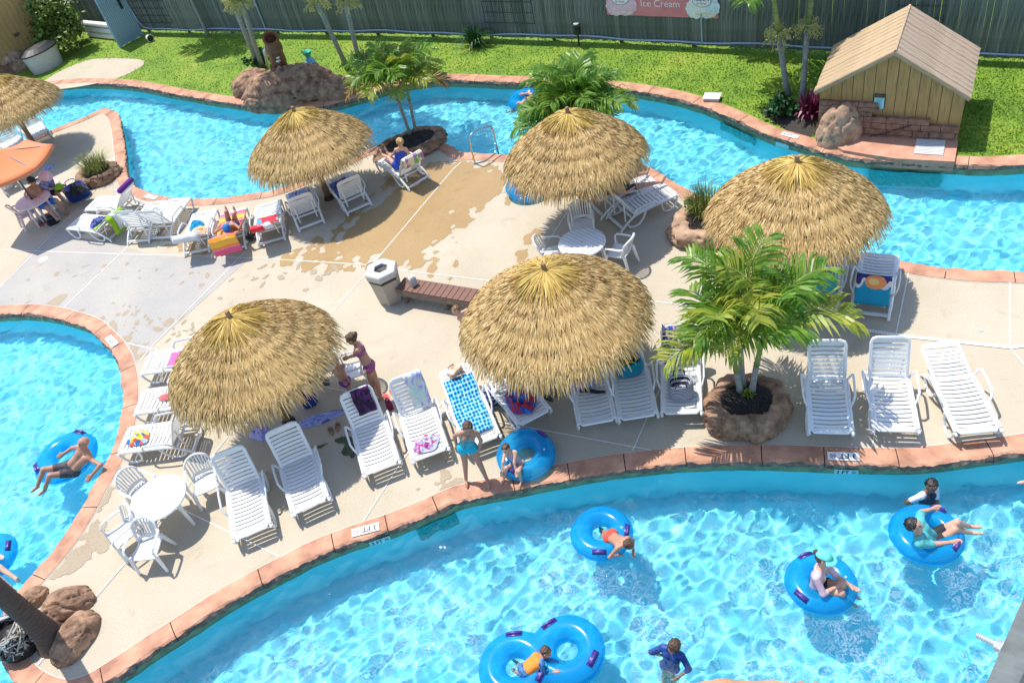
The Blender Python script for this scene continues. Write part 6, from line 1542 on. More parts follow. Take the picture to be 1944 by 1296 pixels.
person('woman in a cobalt swimsuit sitting upright on a lounger by the planter', 1.66, 0, 'blond', dict(pel=(756, 312, 0.46), neck=(762, 280, 0.92), head=(759, 268, 1.10), eR=(775, 290, 0.7), hR=(772, 304, 0.5), eL=(748, 292, 0.7), hL=(738, 300, 0.52), kL=(738, 300, 0.55), aL=(722, 292, 0.42), kR=(744, 296, 0.55), aR=(730, 286, 0.42)), (-30, -22), [('swimsuit', C_['cobalt'], SUIT())], female=True, bun=True)
person('sunbather in a blue cap and lilac swimsuit lying with knees up', 1.66, 1, 'brown', dict(pel=(441, 424, 0.45), neck=(430, 433, 0.78), head=(424, 437, 0.90), eR=(456, 434, 0.62), hR=(462, 418, 0.78), eL=(416, 436, 0.6), hL=(418, 424, 0.5), kL=(430, 404, 0.82), aL=(434, 402, 0.42), kR=(444, 405, 0.82), aR=(450, 398, 0.42)), (0.1, 0.35, 1.0), [('swimsuit', C_['lilac'], SUIT())], female=True, cap=(C_['capb'], 0, False))
person('person in black shorts stretched on a lounger, feet out in the sun', 1.75, 0, 'brown', dict(pel=(1183, 358, 0.48), neck=(1148, 362, 0.86), head=(1138, 360, 1.02), kL=(1200, 334, 0.56), aL=(1220, 330, 0.46), kR=(1222, 351, 0.52), aR=(1252, 346, 0.46)), (0.6, 0.35, 0.75), [('shorts', C_['black'], TR(0.55, 0.02))])
person('person in a swim ring behind the palm crown, leg hanging out', 1.6, 0, 'brown', dict(pel=(1003, 192, Zt - 0.14), neck=(1022, 190, Zt + 0.26), head=(1028, 184, Zt + 0.42), kL=(982, 196, Zt + 0.0), aL=(970, 212, ZW - 0.02), kR=(985, 203, Zt), aR=(976, 214, ZW - 0.04)), (-30, 6), [('trunks', C_['dark'], TR(0.5))], under=True)
person('shirtless man in bright blue shorts and black cap at the pinkish table', 1.80, 1, 'black', dict(pel=(81, 384, 0.50), neck=(60, 350, 0.98), head=(58, 340, 1.16), eR=(60, 379, 0.70), hR=(86, 374, 0.68), eL=(80, 358, 0.74), hL=(92, 368, 0.66), kR=(96, 398, 0.52), aR=(116, 424, 0.07), kL=(114, 380, 0.52), aL=(124, 404, 0.07)), (30, 10), [('shorts', C_['blue'], TR(0.9, 0.025))], cap=(C_['capk'], 0.07, False), grow=1.08)
person('person in a violet shirt and wide pink hat sitting behind the table', 1.62, 0, 'brown', dict(pel=(98, 362, 0.48), neck=(86, 342, 0.92), head=(88, 334, 1.08), eR=(92, 358, 0.72), hR=(108, 356, 0.64), eL=(100, 348, 0.72), hL=(114, 352, 0.62), kR=(116, 368, 0.5), aR=(124, 386, 0.07), kL=(122, 360, 0.5), aL=(132, 378, 0.07)), (30, 8), [('shirt', C_['violet'], SHIRT(0.9, 0.02)), ('shorts', C_['vest'], TR(0.8, 0.02))], cap=(C_['hatpink'], 0.11, True))
person('person with light brown hair half hidden by thatch in front of the bench', 1.25, 0, 'auburn', dict(pel=(902, 612, 0.40), neck=(876, 594, 0.70), head=(861, 588, 0.80), kL=(908, 632, 0.42), aL=(912, 650, 0.06), kR=(918, 640, 0.42), aR=(920, 655, 0.06)), (10, 30), [('swimsuit', C_['pink'], SUIT())], look=(-30, 14))
person('bather at the left edge with one leg stretched over the ring', 1.68, 3, 'brown', dict(pel=(-22, 1072, Zt - 0.14), neck=(-58, 1052, Zt + 0.2), head=(-70, 1040, Zt + 0.38), eL=(-12, 1050, Zt + 0.1), hL=(17, 1064, Zt - 0.04), kL=(14, 1088, Zt - 0.02), aL=(44, 1107, ZW), kR=(4, 1100, Zt - 0.04), aR=(26, 1120, ZW - 0.06)), (30, 14), [('trunks', C_['dark'], TR(0.5))], under=True)
person('bather at the right edge of the front river, only a pink limb showing', 1.6, 3, 'blond', dict(pel=(2010, 912, Zt - 0.14), neck=(2050, 898, Zt + 0.24), head=(2060, 886, Zt + 0.42), kL=(1990, 906, Zt + 0.10), aL=(1962, 911, ZW + 0.16), kR=(2000, 924, Zt), aR=(1985, 934, ZW)), (-30, 4), [('trunks', C_['pink'], TR(0.4))], under=True)
# ------------------------------------------------------------------ towels, bags and clothes
def uvmesh(name, rows, m, thick=0.012):
    nr, nc = len(rows), len(rows[0]); b = MB().grid(rows, flip=True)
    me = b.mesh(name, m, True); uv = me.uv_layers.new(name='UVMap')
    for poly in me.polygons:
        for li in poly.loop_indices:
            vi = me.loops[li].vertex_index; i, j = divmod(vi, nc); uv.data[li].uv = (j / (nc - 1), i / (nr - 1))
    o = inst(name, me); md = o.modifiers.new('thickness', 'SOLIDIFY'); md.thickness = thick; md.offset = 1
    return o
TW = dict(
    black=cloth('black_purple_towel', 'tie', (0.015, 0.012, 0.02), (0.02, 0.012, 0.03), (0.10, 0.02, 0.12), scale=3),
    tie=cloth('pastel_tie_dye', 'tie', (0.30, 0.45, 0.62), (0.42, 0.66, 0.60), (0.62, 0.66, 0.50), (0.56, 0.44, 0.66), (0.30, 0.36, 0.62), scale=3.5),
    dots=cloth('blue_dotted_towel', 'dots', (0.015, 0.04, 0.17), (0.01, 0.26, 0.58), (0.34, 0.66, 0.80), scale=9),
    floral=cloth('floral_towel', 'cells', (0.03, 0.035, 0.16), (0.04, 0.10, 0.40), (0.05, 0.03, 0.14), (0.60, 0.10, 0.18), (0.62, 0.34, 0.30), (0.16, 0.34, 0.60), (0.70, 0.60, 0.58), (0.04, 0.05, 0.22), scale=20),
    pink=cloth('pink_towel', 'plain', (0.66, 0.14, 0.36)), coral=cloth('coral_cloth', 'plain', (0.78, 0.16, 0.16)), navy=cloth('navy_towel', 'tie', (0.01, 0.02, 0.15), (0.02, 0.04, 0.24), (0.14, 0.14, 0.36), scale=4),
    yellow=cloth('yellow_blue_towel', 'cells', (0.80, 0.56, 0.04), (0.80, 0.62, 0.10), (0.02, 0.16, 0.50), (0.55, 0.66, 0.74), (0.72, 0.10, 0.06), (0.40, 0.60, 0.74), scale=5),
    redblue=cloth('red_blue_cloth', 'tie', (0.42, 0.02, 0.025), (0.50, 0.03, 0.03), (0.015, 0.05, 0.30), (0.04, 0.16, 0.45), scale=4), lav=cloth('lavender_cloth', 'tie', (0.34, 0.34, 0.66), (0.46, 0.46, 0.74), (0.24, 0.26, 0.60), scale=5),
    lavblue=cloth('blue_lavender_towel', 'tie', (0.03, 0.16, 0.52), (0.30, 0.36, 0.68), (0.44, 0.42, 0.70), (0.05, 0.12, 0.48), scale=2.5),
    maroon=cloth('maroon_towel', 'plain', (0.16, 0.01, 0.06)), cream=cloth('cream_floral_towel', 'cells', (0.70, 0.62, 0.42), (0.72, 0.64, 0.46), (0.70, 0.62, 0.44), (0.20, 0.46, 0.10), (0.46, 0.16, 0.44), (0.72, 0.62, 0.40), scale=7),
    red=cloth('red_white_towel', 'cells', (0.64, 0.035, 0.05), (0.66, 0.04, 0.06), (0.64, 0.035, 0.05), (0.62, 0.62, 0.66), (0.10, 0.34, 0.58), scale=3.2), pinkor=cloth('pink_orange_towel', 'stripes', (0.72, 0.10, 0.22), (0.78, 0.24, 0.30), (0.80, 0.22, 0.02), (0.80, 0.42, 0.06), scale=1.3),
    bluet=cloth('turquoise_towel', 'plain', (0.01, 0.28, 0.50)), whiteor=cloth('white_orange_towel', 'tie', (0.66, 0.10, 0.10), (0.70, 0.66, 0.64), (0.80, 0.34, 0.03), (0.72, 0.68, 0.60), (0.80, 0.46, 0.10), scale=5), lime=cloth('lime_towel', 'plain', (0.28, 0.48, 0.02)), white=cloth('white_towel', 'plain', (0.66, 0.66, 0.68)),
    purple=cloth('purple_towel', 'plain', (0.11, 0.015, 0.20)), mixed=cloth('mixed_clothes', 'tie', (0.50, 0.08, 0.03), (0.40, 0.03, 0.22), (0.42, 0.46, 0.66), (0.62, 0.62, 0.72), scale=4), chevron=cloth('striped_bag_cloth', 'stripes', (0.02, 0.02, 0.05), (0.66, 0.64, 0.64), (0.10, 0.20, 0.36), (0.66, 0.64, 0.64), (0.05, 0.05, 0.09), scale=2.4),
    tealbag=cloth('teal_bag_cloth', 'plain', (0.0, 0.20, 0.30)), limetrim=cloth('lime_trim', 'plain', (0.22, 0.42, 0.01)), tan=cloth('tan_print_cloth', 'cells', (0.46, 0.26, 0.16), (0.62, 0.46, 0.32), (0.36, 0.16, 0.12), (0.66, 0.54, 0.44), scale=6), navypat=cloth('navy_print_cloth', 'cells', (0.02, 0.03, 0.12), (0.02, 0.03, 0.14), (0.50, 0.52, 0.60), (0.03, 0.04, 0.18), scale=12),
    navybag=cloth('navy_backpack_cloth', 'plain', (0.015, 0.045, 0.22)), darkcloth=cloth('black_cloth', 'plain', (0.018, 0.018, 0.022)), redbag=cloth('red_cloth', 'plain', (0.42, 0.02, 0.03)))
def picture_towel(name, top, mid, low, spot, spot2, cx=0.45, cy=0.5):
    m, nt, b = newmat(name); tc = N(nt, 'ShaderNodeTexCoord'); uv = tc.outputs['UV']
    nz = N(nt, 'ShaderNodeTexNoise', i_Scale=3.0, i_Detail=1.0); nt.links.new(uv, nz.inputs['Vector'])
    sp = N(nt, 'ShaderNodeSeparateXYZ'); nt.links.new(uv, sp.inputs[0])
    ad = N(nt, 'ShaderNodeMath', operation='MULTIPLY_ADD', i_1=0.5, i_2=-0.25); nt.links.new(nz.outputs['Fac'], ad.inputs[0])
    s2 = N(nt, 'ShaderNodeMath', operation='ADD'); nt.links.new(sp.outputs['Y'], s2.inputs[0]); nt.links.new(ad.outputs[0], s2.inputs[1])
    r = ramp(nt, [(0.0, top), (0.50, mid), (0.60, low)], s2.outputs[0], 'CONSTANT')
    def blob(x, y, sx, sy, rad, col, prev):
        mp = N(nt, 'ShaderNodeMapping'); mp.inputs['Location'].default_value = (-x * sx, -y * sy, 0); mp.inputs['Scale'].default_value = (sx, sy, 0); nt.links.new(uv, mp.inputs[0])
        ln = N(nt, 'ShaderNodeVectorMath', operation='LENGTH'); nt.links.new(mp.outputs[0], ln.inputs[0])
        lt = N(nt, 'ShaderNodeMath', operation='LESS_THAN', i_1=rad); nt.links.new(ln.outputs['Value'], lt.inputs[0])
        mx = N(nt, 'ShaderNodeMix', data_type='RGBA'); nt.links.new(lt.outputs[0], mx.inputs[0]); nt.links.new(prev, mx.inputs[6]); mx.inputs[7].default_value = (*col, 1); return mx.outputs[2]
    c = blob(cx, cy, 1.0, 2.0, 0.30, spot, r.outputs[0]); c = blob(cx + 0.05, cy - 0.01, 1.2, 2.6, 0.18, spot2, c)
    nt.links.new(c, b.inputs['Base Color']); b.inputs['Roughness'].default_value = 0.9
    return m
TW['toucan'] = picture_towel('bird_picture_towel', (0.02, 0.03, 0.18), (0.60, 0.60, 0.68), (0.0, 0.26, 0.46), (0.72, 0.26, 0.10), (0.70, 0.50, 0.20))
TW['tealyel'] = picture_towel('teal_yellow_towel', (0.02, 0.34, 0.40), (0.02, 0.34, 0.40), (0.02, 0.32, 0.40), (0.80, 0.40, 0.01), (0.80, 0.52, 0.02), 0.6, 0.3)
def towel(k, a0, a1, w, off, m, label, seed=0, hang=0.0, wr=0.010, name='beach_towel', cat='towel', slide=0.0):
    L = LO[k]; r_ = random.Random(seed); nc = 13; nr = max(6, int((a1 - a0) / 0.06)); rows = []
    for i in range(nr + 1):
        u = i / nr; a = a0 + (a1 - a0) * u; y, z = lprof(L['back'], a); row = []
        cx = off + slide * u + 0.02 * noise.noise(Vector((u * 3, seed, 0)))
        for j in range(nc):
            v = j / (nc - 1); x = cx + (v - 0.5) * w * (1 + 0.05 * noise.noise(Vector((u * 4, v * 2, seed))))
            dz = wr * (1.2 + noise.noise(Vector((x * 9, a * 7, seed))) + 0.6 * noise.noise(Vector((x * 22, a * 16, seed + 3))))
            e = abs(x) - (LW / 2 + 0.03); yy, zz = y, z
            if e > 0: x = math.copysign(LW / 2 + 0.03 + e * 0.35, x); zz -= e * 0.9
            if a > 1.18:
                c, s = math.cos(R(L['back'])), math.sin(R(L['back']))
                if a <= 1.97: yy -= s * dz; zz += c * dz
                else: yy += dz * 1.4
            else: zz += dz
            row.append((x, yy + 0.012 * noise.noise(Vector((x * 5, a, seed + 9))), zz))
        rows.append(row)
    o = uvmesh(name, rows, TW[m]); o.location = L['loc']; o.rotation_euler = (0, 0, L['yaw'])
    return tag(o, label, cat)
def heap(k, a, off, size, h, m, label, seed=0, name='crumpled_towel', cat='towel', px=None, z=0.0, rz=0.0):
    n = 26; rows = []
    for i in range(n + 1):
        q = i / n; row = []
        for j in range(41):
            th = 6.2832 * j / 40; e = 1 + 0.28 * noise.noise(Vector((math.cos(th) * 1.6, math.sin(th) * 1.6, seed)))
            x, y = size[0] * q * e * math.cos(th), size[1] * q * e * math.sin(th)
            f = 1 - abs(noise.noise(Vector((x * 9 / 1.0, y * 9, seed * 1.3)))) * 1.9; f2 = noise.noise(Vector((x * 20, y * 20, seed + 5)))
            row.append((x, y, max(0.004, h * (1 - q ** 2.2) * (0.5 + 0.5 * f + 0.2 * f2))))
        rows.append(row)
    b = MB().grid(rows, flip=True); me = b.mesh(name, TW[m] if isinstance(m, str) else m, True); uv = me.uv_layers.new(name='UVMap')
    for lp in me.loops: v = me.vertices[lp.vertex_index].co; uv.data[lp.index].uv = (v.x / size[0] * 0.5 + 0.5, v.y / size[1] * 0.5 + 0.5)
    o = inst(name, me)
    if k:
        L = LO[k]; y, zz = lprof(L['back'], a); o.matrix_world = Matrix.Translation(L['loc']) @ Matrix.Rotation(L['yaw'], 4, 'Z') @ Matrix.Translation((off, y, zz + 0.004)) @ Matrix.Rotation(R(L['back']) if a > 1.18 else 0, 4, 'X') @ Matrix.Rotation(rz, 4, 'Z')
    else: o.location = at(px[0], px[1], z); o.rotation_euler = (0, 0, rz)
    return tag(o, label, cat)
def bag(px, z, size, m, trim, label, rz=0.0, top='open', name='beach_bag', k=None, a=0, off=0, tilt=0.0):
    t = thing(name, label, 'bag', at(px[0], px[1], z) if px else (0, 0, 0), rz)
    if k:
        L = LO[k]; y, zz = lprof(L['back'], a); t.matrix_world = Matrix.Translation(L['loc']) @ Matrix.Rotation(L['yaw'], 4, 'Z') @ Matrix.Translation((off, y, zz + 0.006)) @ Matrix.Rotation(rz, 4, 'Z') @ Matrix.Rotation(tilt, 4, 'X')
    n = 32; rows = []
    for i in range(9):
        u = i / 8; s = 0.86 + 0.16 * math.sin(math.pi * min(1, u * 0.9 + 0.1)); row = []
        for j in range(n + 1):
            th = 6.2832 * j / n; c, s_ = math.cos(th), math.sin(th); e = (abs(c) ** 3 + abs(s_) ** 3) ** (-1 / 3)
            w = 1 + 0.05 * noise.noise(Vector((c * 2, s_ * 2, u * 3 + size[0] * 9)))
            row.append((size[0] / 2 * e * c * s * w, size[1] / 2 * e * s_ * s * w, size[2] * u * (1 + 0.05 * noise.noise(Vector((c * 2, s_ * 2, 4))))))
        rows.append(row)
    if top == 'open': rows += [[(p[0] * 0.93, p[1] * 0.93, p[2] - 0.01) for p in rows[-1]], [(p[0] * 0.85, p[1] * 0.85, p[2] * 0.55) for p in rows[-1]], [(0, 0, size[2] * 0.5)] * (n + 1)]
    else: rows += [[(p[0] * 0.75, p[1] * 0.75, size[2] * 1.08) for p in rows[-1]], [(0, 0, size[2] * 1.1)] * (n + 1)]
    b = MB().grid(rows); me = b.mesh('bag_body', TW[m], True); uv = me.uv_layers.new(name='UVMap'); nr = len(rows)
    for lp in me.loops: i, j = divmod(lp.vertex_index, n + 1); uv.data[lp.index].uv = (j / n, i / nr)
    inst('bag_body', me, t)
    for sg in (-1, 1): MB().tube([(-size[0] * .22, sg * size[1] * .45, size[2] * .95), (-size[0] * .2, sg * size[1] * .5, size[2] * 1.2), (0, sg * size[1] * .48, size[2] * 1.3), (size[0] * .2, sg * size[1] * .5, size[2] * 1.2), (size[0] * .22, sg * size[1] * .45, size[2] * .95)], 0.014, 5).build('bag_handle', TW[trim], t)
    return t
towel(3, 1.42, 2.08, 0.36, 0.08, 'black', 'black towel with purple edge hung over a raised lounger back', 1, wr=0.02)
towel(4, 1.25, 2.15, 0.36, 0.16, 'tie', 'pastel tie dye towel hanging over the right half of a lounger back', 2, wr=0.022)
heap(4, 0.27, -0.02, (0.27, 0.20), 0.15, 'mixed', 'heap of red, purple and pale blue clothes at a lounger foot', 3, 'clothes_heap', 'clothes')
towel(5, 0.22, 1.68, 0.60, 0.0, 'dots', 'blue dotted towel spread along a whole lounger', 4)
bag(None, 0, (0.34, 0.22, 0.10), 'tan', 'tan', 'tan printed pouch at the head of the blue dotted towel', k=5, a=1.80, rz=0.5, top='shut', name='pouch')
bag((938, 762), 0.0, (0.44, 0.34, 0.30), 'navypat', 'navypat', 'navy patterned bag on the ground between two loungers', 0.4, top='shut')
heap(6, 0.50, -0.02, (0.30, 0.36), 0.20, 'redblue', 'crumpled red and blue clothes on the lounger under the centre umbrella', 5, 'clothes_heap', 'clothes')
heap(7, 0.98, -0.10, (0.22, 0.16), 0.14, 'lav', 'crumpled lavender cloth on a shaded lounger', 6)
p = LO[7]; t = tag(MB().tube([(-0.2, 0.80, 0.37), (-0.05, 0.76, 0.385), (0.12, 0.68, 0.38), (0.26, 0.66, 0.37)], [0.03, 0.045, 0.04, 0.02], 7).build('dark_strap', TW['darkcloth'], loc=p['loc'], rot=(0, 0, p['yaw'])), 'black and brown rolled strap lying across a shaded lounger', 'strap')
bag(None, 0, (0.56, 0.40, 0.32), 'tealbag', 'limetrim', 'teal beach bag with lime green straps on a shaded lounger', k=8, a=1.16, rz=0.05)
heap(8, 1.30, 0.0, (0.16, 0.13), 0.36, 'darkcloth', 'black bundle lying on top of the teal bag', 8, 'dark_bundle', 'bundle')
towel(9, 1.20, 2.25, 0.60, 0.0, 'floral', 'dark floral towel draped over a raised lounger back', 9)
bag(None, 0, (0.46, 0.36, 0.36), 'chevron', 'chevron', 'black and white striped beach bag on a lounger by the planter', k=9, a=0.42, rz=0.1)
heap(9, 0.80, 0.16, (0.18, 0.14), 0.16, 'white', 'white cloth behind the striped beach bag', 10)
towel(13, 0.62, 1.1, 0.5, 0.05, 'pink', 'pink towel across a lounger beside the left umbrella', 11, wr=0.02)
heap(14, 0.66, -0.03, (0.10, 0.20), 0.08, 'coral', 'crumpled coral cloth on the middle lounger facing the left pool', 12)
heap(15, 0.36, 0.02, (0.22, 0.24), 0.15, 'yellow', 'crumpled yellow and blue towel on the lounger by the left pool', 13)
towel(16, 0.1, 1.0, 0.58, 0.0, 'lavblue', 'pale blue towel on the seat of the lounger left of the pole', 14)
heap(16, 0.75, 0.15, (0.13, 0.16), 0.16, 'maroon', 'crumpled maroon cloth on a pale blue towel', 15)
towel(17, 0.25, 1.15, 0.5, 0.10, 'navy', 'navy towel on the seat of the lounger right of the pole', 16, wr=0.025)
towel(18, 1.45, 2.25, 0.62, 0.0, 'cream', 'cream towel with leaf and flower print over a lounger back', 17)
towel(19, 0.75, 2.1, 0.6, 0.0, 'red', 'red towel with white and blue print on a lounger', 18, wr=0.016)
towel(20, 0.15, 2.45, 0.74, 0.0, 'pinkor', 'pink and orange striped towel under the sunbather', 19, wr=0.012)
heap(21, 0.72, 0.08, (0.2, 0.24), 0.16, 'bluet', 'crumpled turquoise towel on the lounger left of the sunbather', 20)
heap(21, 1.02, -0.10, (0.26, 0.2), 0.14, 'whiteor', 'crumpled white and orange towel on the lounger left of the sunbather', 21)
towel(21, 1.35, 1.95, 0.56, 0.05, 'whiteor', 'orange and white towel against the raised back, left of the sunbather', 22, wr=0.025)
towel(21, 1.80, 2.12, 0.82, -0.12, 'white', 'white towel rolled over the top of a lounger back', 23, wr=0.02)
towel(24, 1.05, 2.5, 0.60, 0.0, 'lime', 'lime green towel draped over a raised lounger back', 24, wr=0.018)
towel(24, 1.62, 2.42, 0.20, 0.02, 'white', 'white panel towel laid over the lime green towel', 25, wr=0.034)
heap(24, 0.95, 0.0, (0.3, 0.18), 0.16, 'navy', 'crumpled navy clothes on the lounger with the lime towel', 26, 'clothes_heap', 'clothes')
L = LO[25]; y_, z_ = lprof(L['back'], 1.95)
tag(MB().tube([(-0.34, 0, 0), (-0.3, 0, 0.0), (0.3, 0, 0.0), (0.34, 0, 0)], [0.05, 0.078, 0.078, 0.05], 12).build('rolled_towel', TW['purple'], loc=Matrix.Rotation(L['yaw'], 3, 'Z') @ Vector((0, y_ + 0.0, z_ + 0.07)) + L['loc'], rot=(0, 0, L['yaw']), smooth=True), 'rolled purple towel lying on top of a lounger back', 'towel')
towel(29, 1.90, 2.55, 0.26, -0.15, 'redbag', 'dark red towel hanging behind the occupied lounger', 27, wr=0.02)
towel(30, 1.55, 2.70, 0.62, 0.0, 'toucan', 'towel with a toucan picture hanging over a lounger back', 28)
towel(31, 1.60, 2.55, 0.62, 0.0, 'tealyel', 'teal towel with a yellow figure hanging behind the palm', 29)
heap(31, 1.0, 0.25, (0.2, 0.3), 0.22, 'maroon', 'crumpled maroon cloth on the lounger behind the palm', 30)
bag((1196, 652), 0.0, (0.34, 0.5, 0.62), 'darkcloth', 'limetrim', 'dark upright bag with lime cord behind the shaded loungers', 0.1, top='shut')
heap(None, 0, 0, (0.30, 0.16), 0.26, 'lav', 'lavender towels bunched on the ground at the left umbrella rim', 31, px=(500, 826), z=0.0, rz=-0.4)
heap(None, 0, 0, (0.50, 0.15), 0.12, 'lavblue', 'crumpled blue and lavender towel lying on the shaded concrete', 32, px=(607, 795), z=0.0, rz=0.05)
bag((590, 766), 0.0, (0.34, 0.26, 0.42), 'navybag', 'navybag', 'navy blue backpack on the shaded concrete at the umbrella rim', 0.3, top='shut', name='backpack')
bag((742, 776), 0.0, (0.14, 0.10, 0.22), 'maroon', 'maroon', 'small maroon pouch between two front loungers', 0.2, top='shut', name='pouch')
bag((152, 374), 0.0, (0.70, 0.52, 0.42), 'navybag', 'navybag', 'large navy tote bag behind the man at the pinkish table', 0.5, top='open')
heap(None, 0, 0, (0.3, 0.24), 0.28, 'darkcloth', 'black bundle lying in the large navy tote bag', 33, 'dark_bundle', 'bundle', px=(148, 364), z=0.38)
heap(None, 0, 0, (0.2, 0.16), 0.3, 'darkcloth', 'dark purple bag on the ground under the orange parasol', 34, 'dark_bag', 'bag', px=(30, 326), z=0.0)
heap(None, 0, 0, (0.22, 0.14), 0.06, 'lavblue', 'small blue cloth on the concrete in umbrella shade at upper left', 35, px=(92, 318), z=0.0)
heap(None, 0, 0, (0.16, 0.14), 0.16, 'limetrim', 'lime green bundle on the lap of the person in the pink hat', 36, 'green_bundle', 'bundle', px=(112, 357), z=0.66)
bag((103, 424), 0.0, (0.36, 0.24, 0.16), 'darkcloth', 'darkcloth', 'black bag on the ground by the right foot of the man', 0.3, top='shut')
bag((18, 356), 0.0, (0.30, 0.22, 0.30), 'white', 'white', 'white carrier bag beside the pinkish table at the left edge', 0.3)
def shoes(px, z, label, m, rz, grp):
    t = thing('flip_flops', label, 'flip flops', at(*px), rz, grp)
    for k, (x, y, a) in enumerate(((-0.07, 0.0, 0.1), (0.08, 0.04, -0.15))):
        n = 18; V = [(0.05 * math.cos(6.2832 * q / n) * (1 + 0.25 * math.sin(6.2832 * q / n)), 0.13 * math.sin(6.2832 * q / n)) for q in range(n)]
        b = MB(); b.add([(p[0], p[1], 0.022) for p in V] + [(p[0], p[1], 0.0) for p in V], [tuple(range(n))] + [(i, i + n, (i + 1) % n + n, (i + 1) % n) for i in range(n)])
        b.tube([(-0.045, -0.01, 0.02), (-0.02, 0.03, 0.05), (0.0, 0.07, 0.024), (0.02, 0.03, 0.05), (0.045, -0.01, 0.02)], 0.008, 5)
        b.build('sandal', m, t, (x, y, 0), (0, 0, a))
shoes((82, 425), 0, 'red flip flops on the concrete at the foot of the pinkish armchair', TW['redbag'], 0.8, None)
shoes((635, 816), 0, 'brown sandals on the shaded concrete beside the green stain', M['wood_pole'], 0.2, None)
shoes((618, 725), 0, 'black sandals beside the small boy at the thatch edge', M['black'], 1.2, None)
shoes((740, 751), 0, 'pink sandals behind the lounger with the tie dye towel', TW['coral'], 0.4, None)
shoes((1046, 752), 0, 'black sandals right of the red and blue clothes under the umbrella', M['black'], 0.5, None)
p = at(480, 452); t = thing('black_hat', 'black round cap hanging at the sunbather lounger side', 'hat', Vector((p.x, p.y, 0.1)))
MB().lathe([(0.0, 0.12), (0.08, 0.10), (0.10, 0.0), (0.17, -0.01), (0.17, -0.03), (0.0, -0.03)], 18).build('hat_crown', M['black'], t)

# ------------------------------------------------------------------ depth signs
TXT = text_mesh('3 FT', 0.15, M['ink'])
def nodive(b, x, y, r_, z):
    pass
NO_RING = MB().lathe([(0.040, 0.0), (0.050, 0.0)], 20); NO_RING.box((0, 0, 0), (0.085, 0.010, 0.0006), Matrix.Rotation(0.8, 3, 'Z')); NO_RING = NO_RING.mesh('no_diving_ring', M['red_ink'])
NO_BLUE = MB().lathe([(0.040, 0.0), (0.050, 0.0)], 20); NO_BLUE.box((0, 0, 0), (0.085, 0.010, 0.0006), Matrix.Rotation(0.8, 3, 'Z')); NO_BLUE = NO_BLUE.mesh('no_diving_ring', M['ink'])
NO_MAN = MB().tube([(-0.03, 0.012, 0), (0.0, 0.0, 0), (0.03, -0.018, 0)], 0.006, 4).mesh('diver_mark', M['ink'])
TILE = MB().box((0, 0, 0.004), (0.50, 0.17, 0.008)); TILEW = TILE.mesh('tile', M['white']); TILEB = TILE.mesh('tile', M['tile_blue']); 
M['tile_navy'] = mat('navy_sign_tile', (0.03, 0.06, 0.22), 0.4, 0.1, 8); TILEN = TILE.mesh('tile', M['tile_navy'])
def sign(M4, label, tile=TILEW, s=1.0, ring=NO_RING):
    t = thing('depth_sign', label, 'sign', (0, 0, 0), 0, '3 FT depth signs round the pools'); t.matrix_world = M4 @ Matrix.Scale(s, 4)
    inst('tile', tile, t); inst('lettering', TXT, t, (-0.075, -0.005, 0.0095)); inst('no_diving_ring', ring, t, (0.165, 0, 0.0098)); inst('diver_mark', NO_MAN, t, (0.165, 0, 0.0102))
def flat_sign(px, rdir, label, **k):
    p = at(px[0], px[1], 0.036); x = gdir(px[0], px[1], *rdir); y = Vector((-x.y, x.x, 0))
    sign(Matrix(((x.x, y.x, 0, p.x), (x.y, y.y, 0, p.y), (0, 0, 1, p.z), (0, 0, 0, 1))), label, **k)
def wall_sign(P, side, px, label, z=-0.19, tile=TILEB, s=0.75):
    q = at(px[0], px[1], z); i = min(range(len(P)), key=lambda k: (P[k] - Vector((q.x, q.y, 0))).length)
    T = tangents(P)[i]; n = Vector((T.y, -T.x, 0)) * side       # towards the water
    p = P[i] + n * 0.004; x = Vector((-n.y, n.x, 0)); y = Vector((0, 0, 1))
    sign(Matrix(((x.x, y.x, n.x, p.x), (x.y, y.y, n.y, p.y), (x.z, y.z, n.z, z), (0, 0, 0, 1))), label, tile=tile, s=s, ring=NO_BLUE)
flat_sign((694, 1005), (-30, 8), 'white 3 FT sign on the front coping below the half shaded lounger')
flat_sign((1601, 866), (-30, -1), 'white 3 FT sign on the front coping at the edge of palm shade')
flat_sign((212, 647), (-18, -20), 'white 3 FT sign on the coping of the left pool')
flat_sign((287, 374), (-30, -7), 'white 3 FT sign on the coping behind the empty raised loungers')
flat_sign((1500, 257), (30, 8), 'white 3 FT sign on the far coping beside the mulch bed', s=0.9)
flat_sign((704, 276), (-30, 14), 'white 3 FT sign on the coping left of the oval planter', s=0.8)
flat_sign((1626, 484), (-30, -6), 'white 3 FT sign on the coping at the rim of the right umbrella', s=0.9)
wall_sign(SS, 1, (1601, 889), 'pale aqua 3 FT sign on the pool wall right of the palm shade')
wall_sign(SS, 1, (722, 1029), 'pale aqua 3 FT sign on the pool wall below the front coping')
wall_sign(UF, -1, (1493, 270), 'pale aqua 3 FT sign on the far pool wall near the shed')
flat_sign((16, 1180), (20, -20), 'dark blue 3 FT sign by the net at lower left', tile=TILEN, s=0.9)

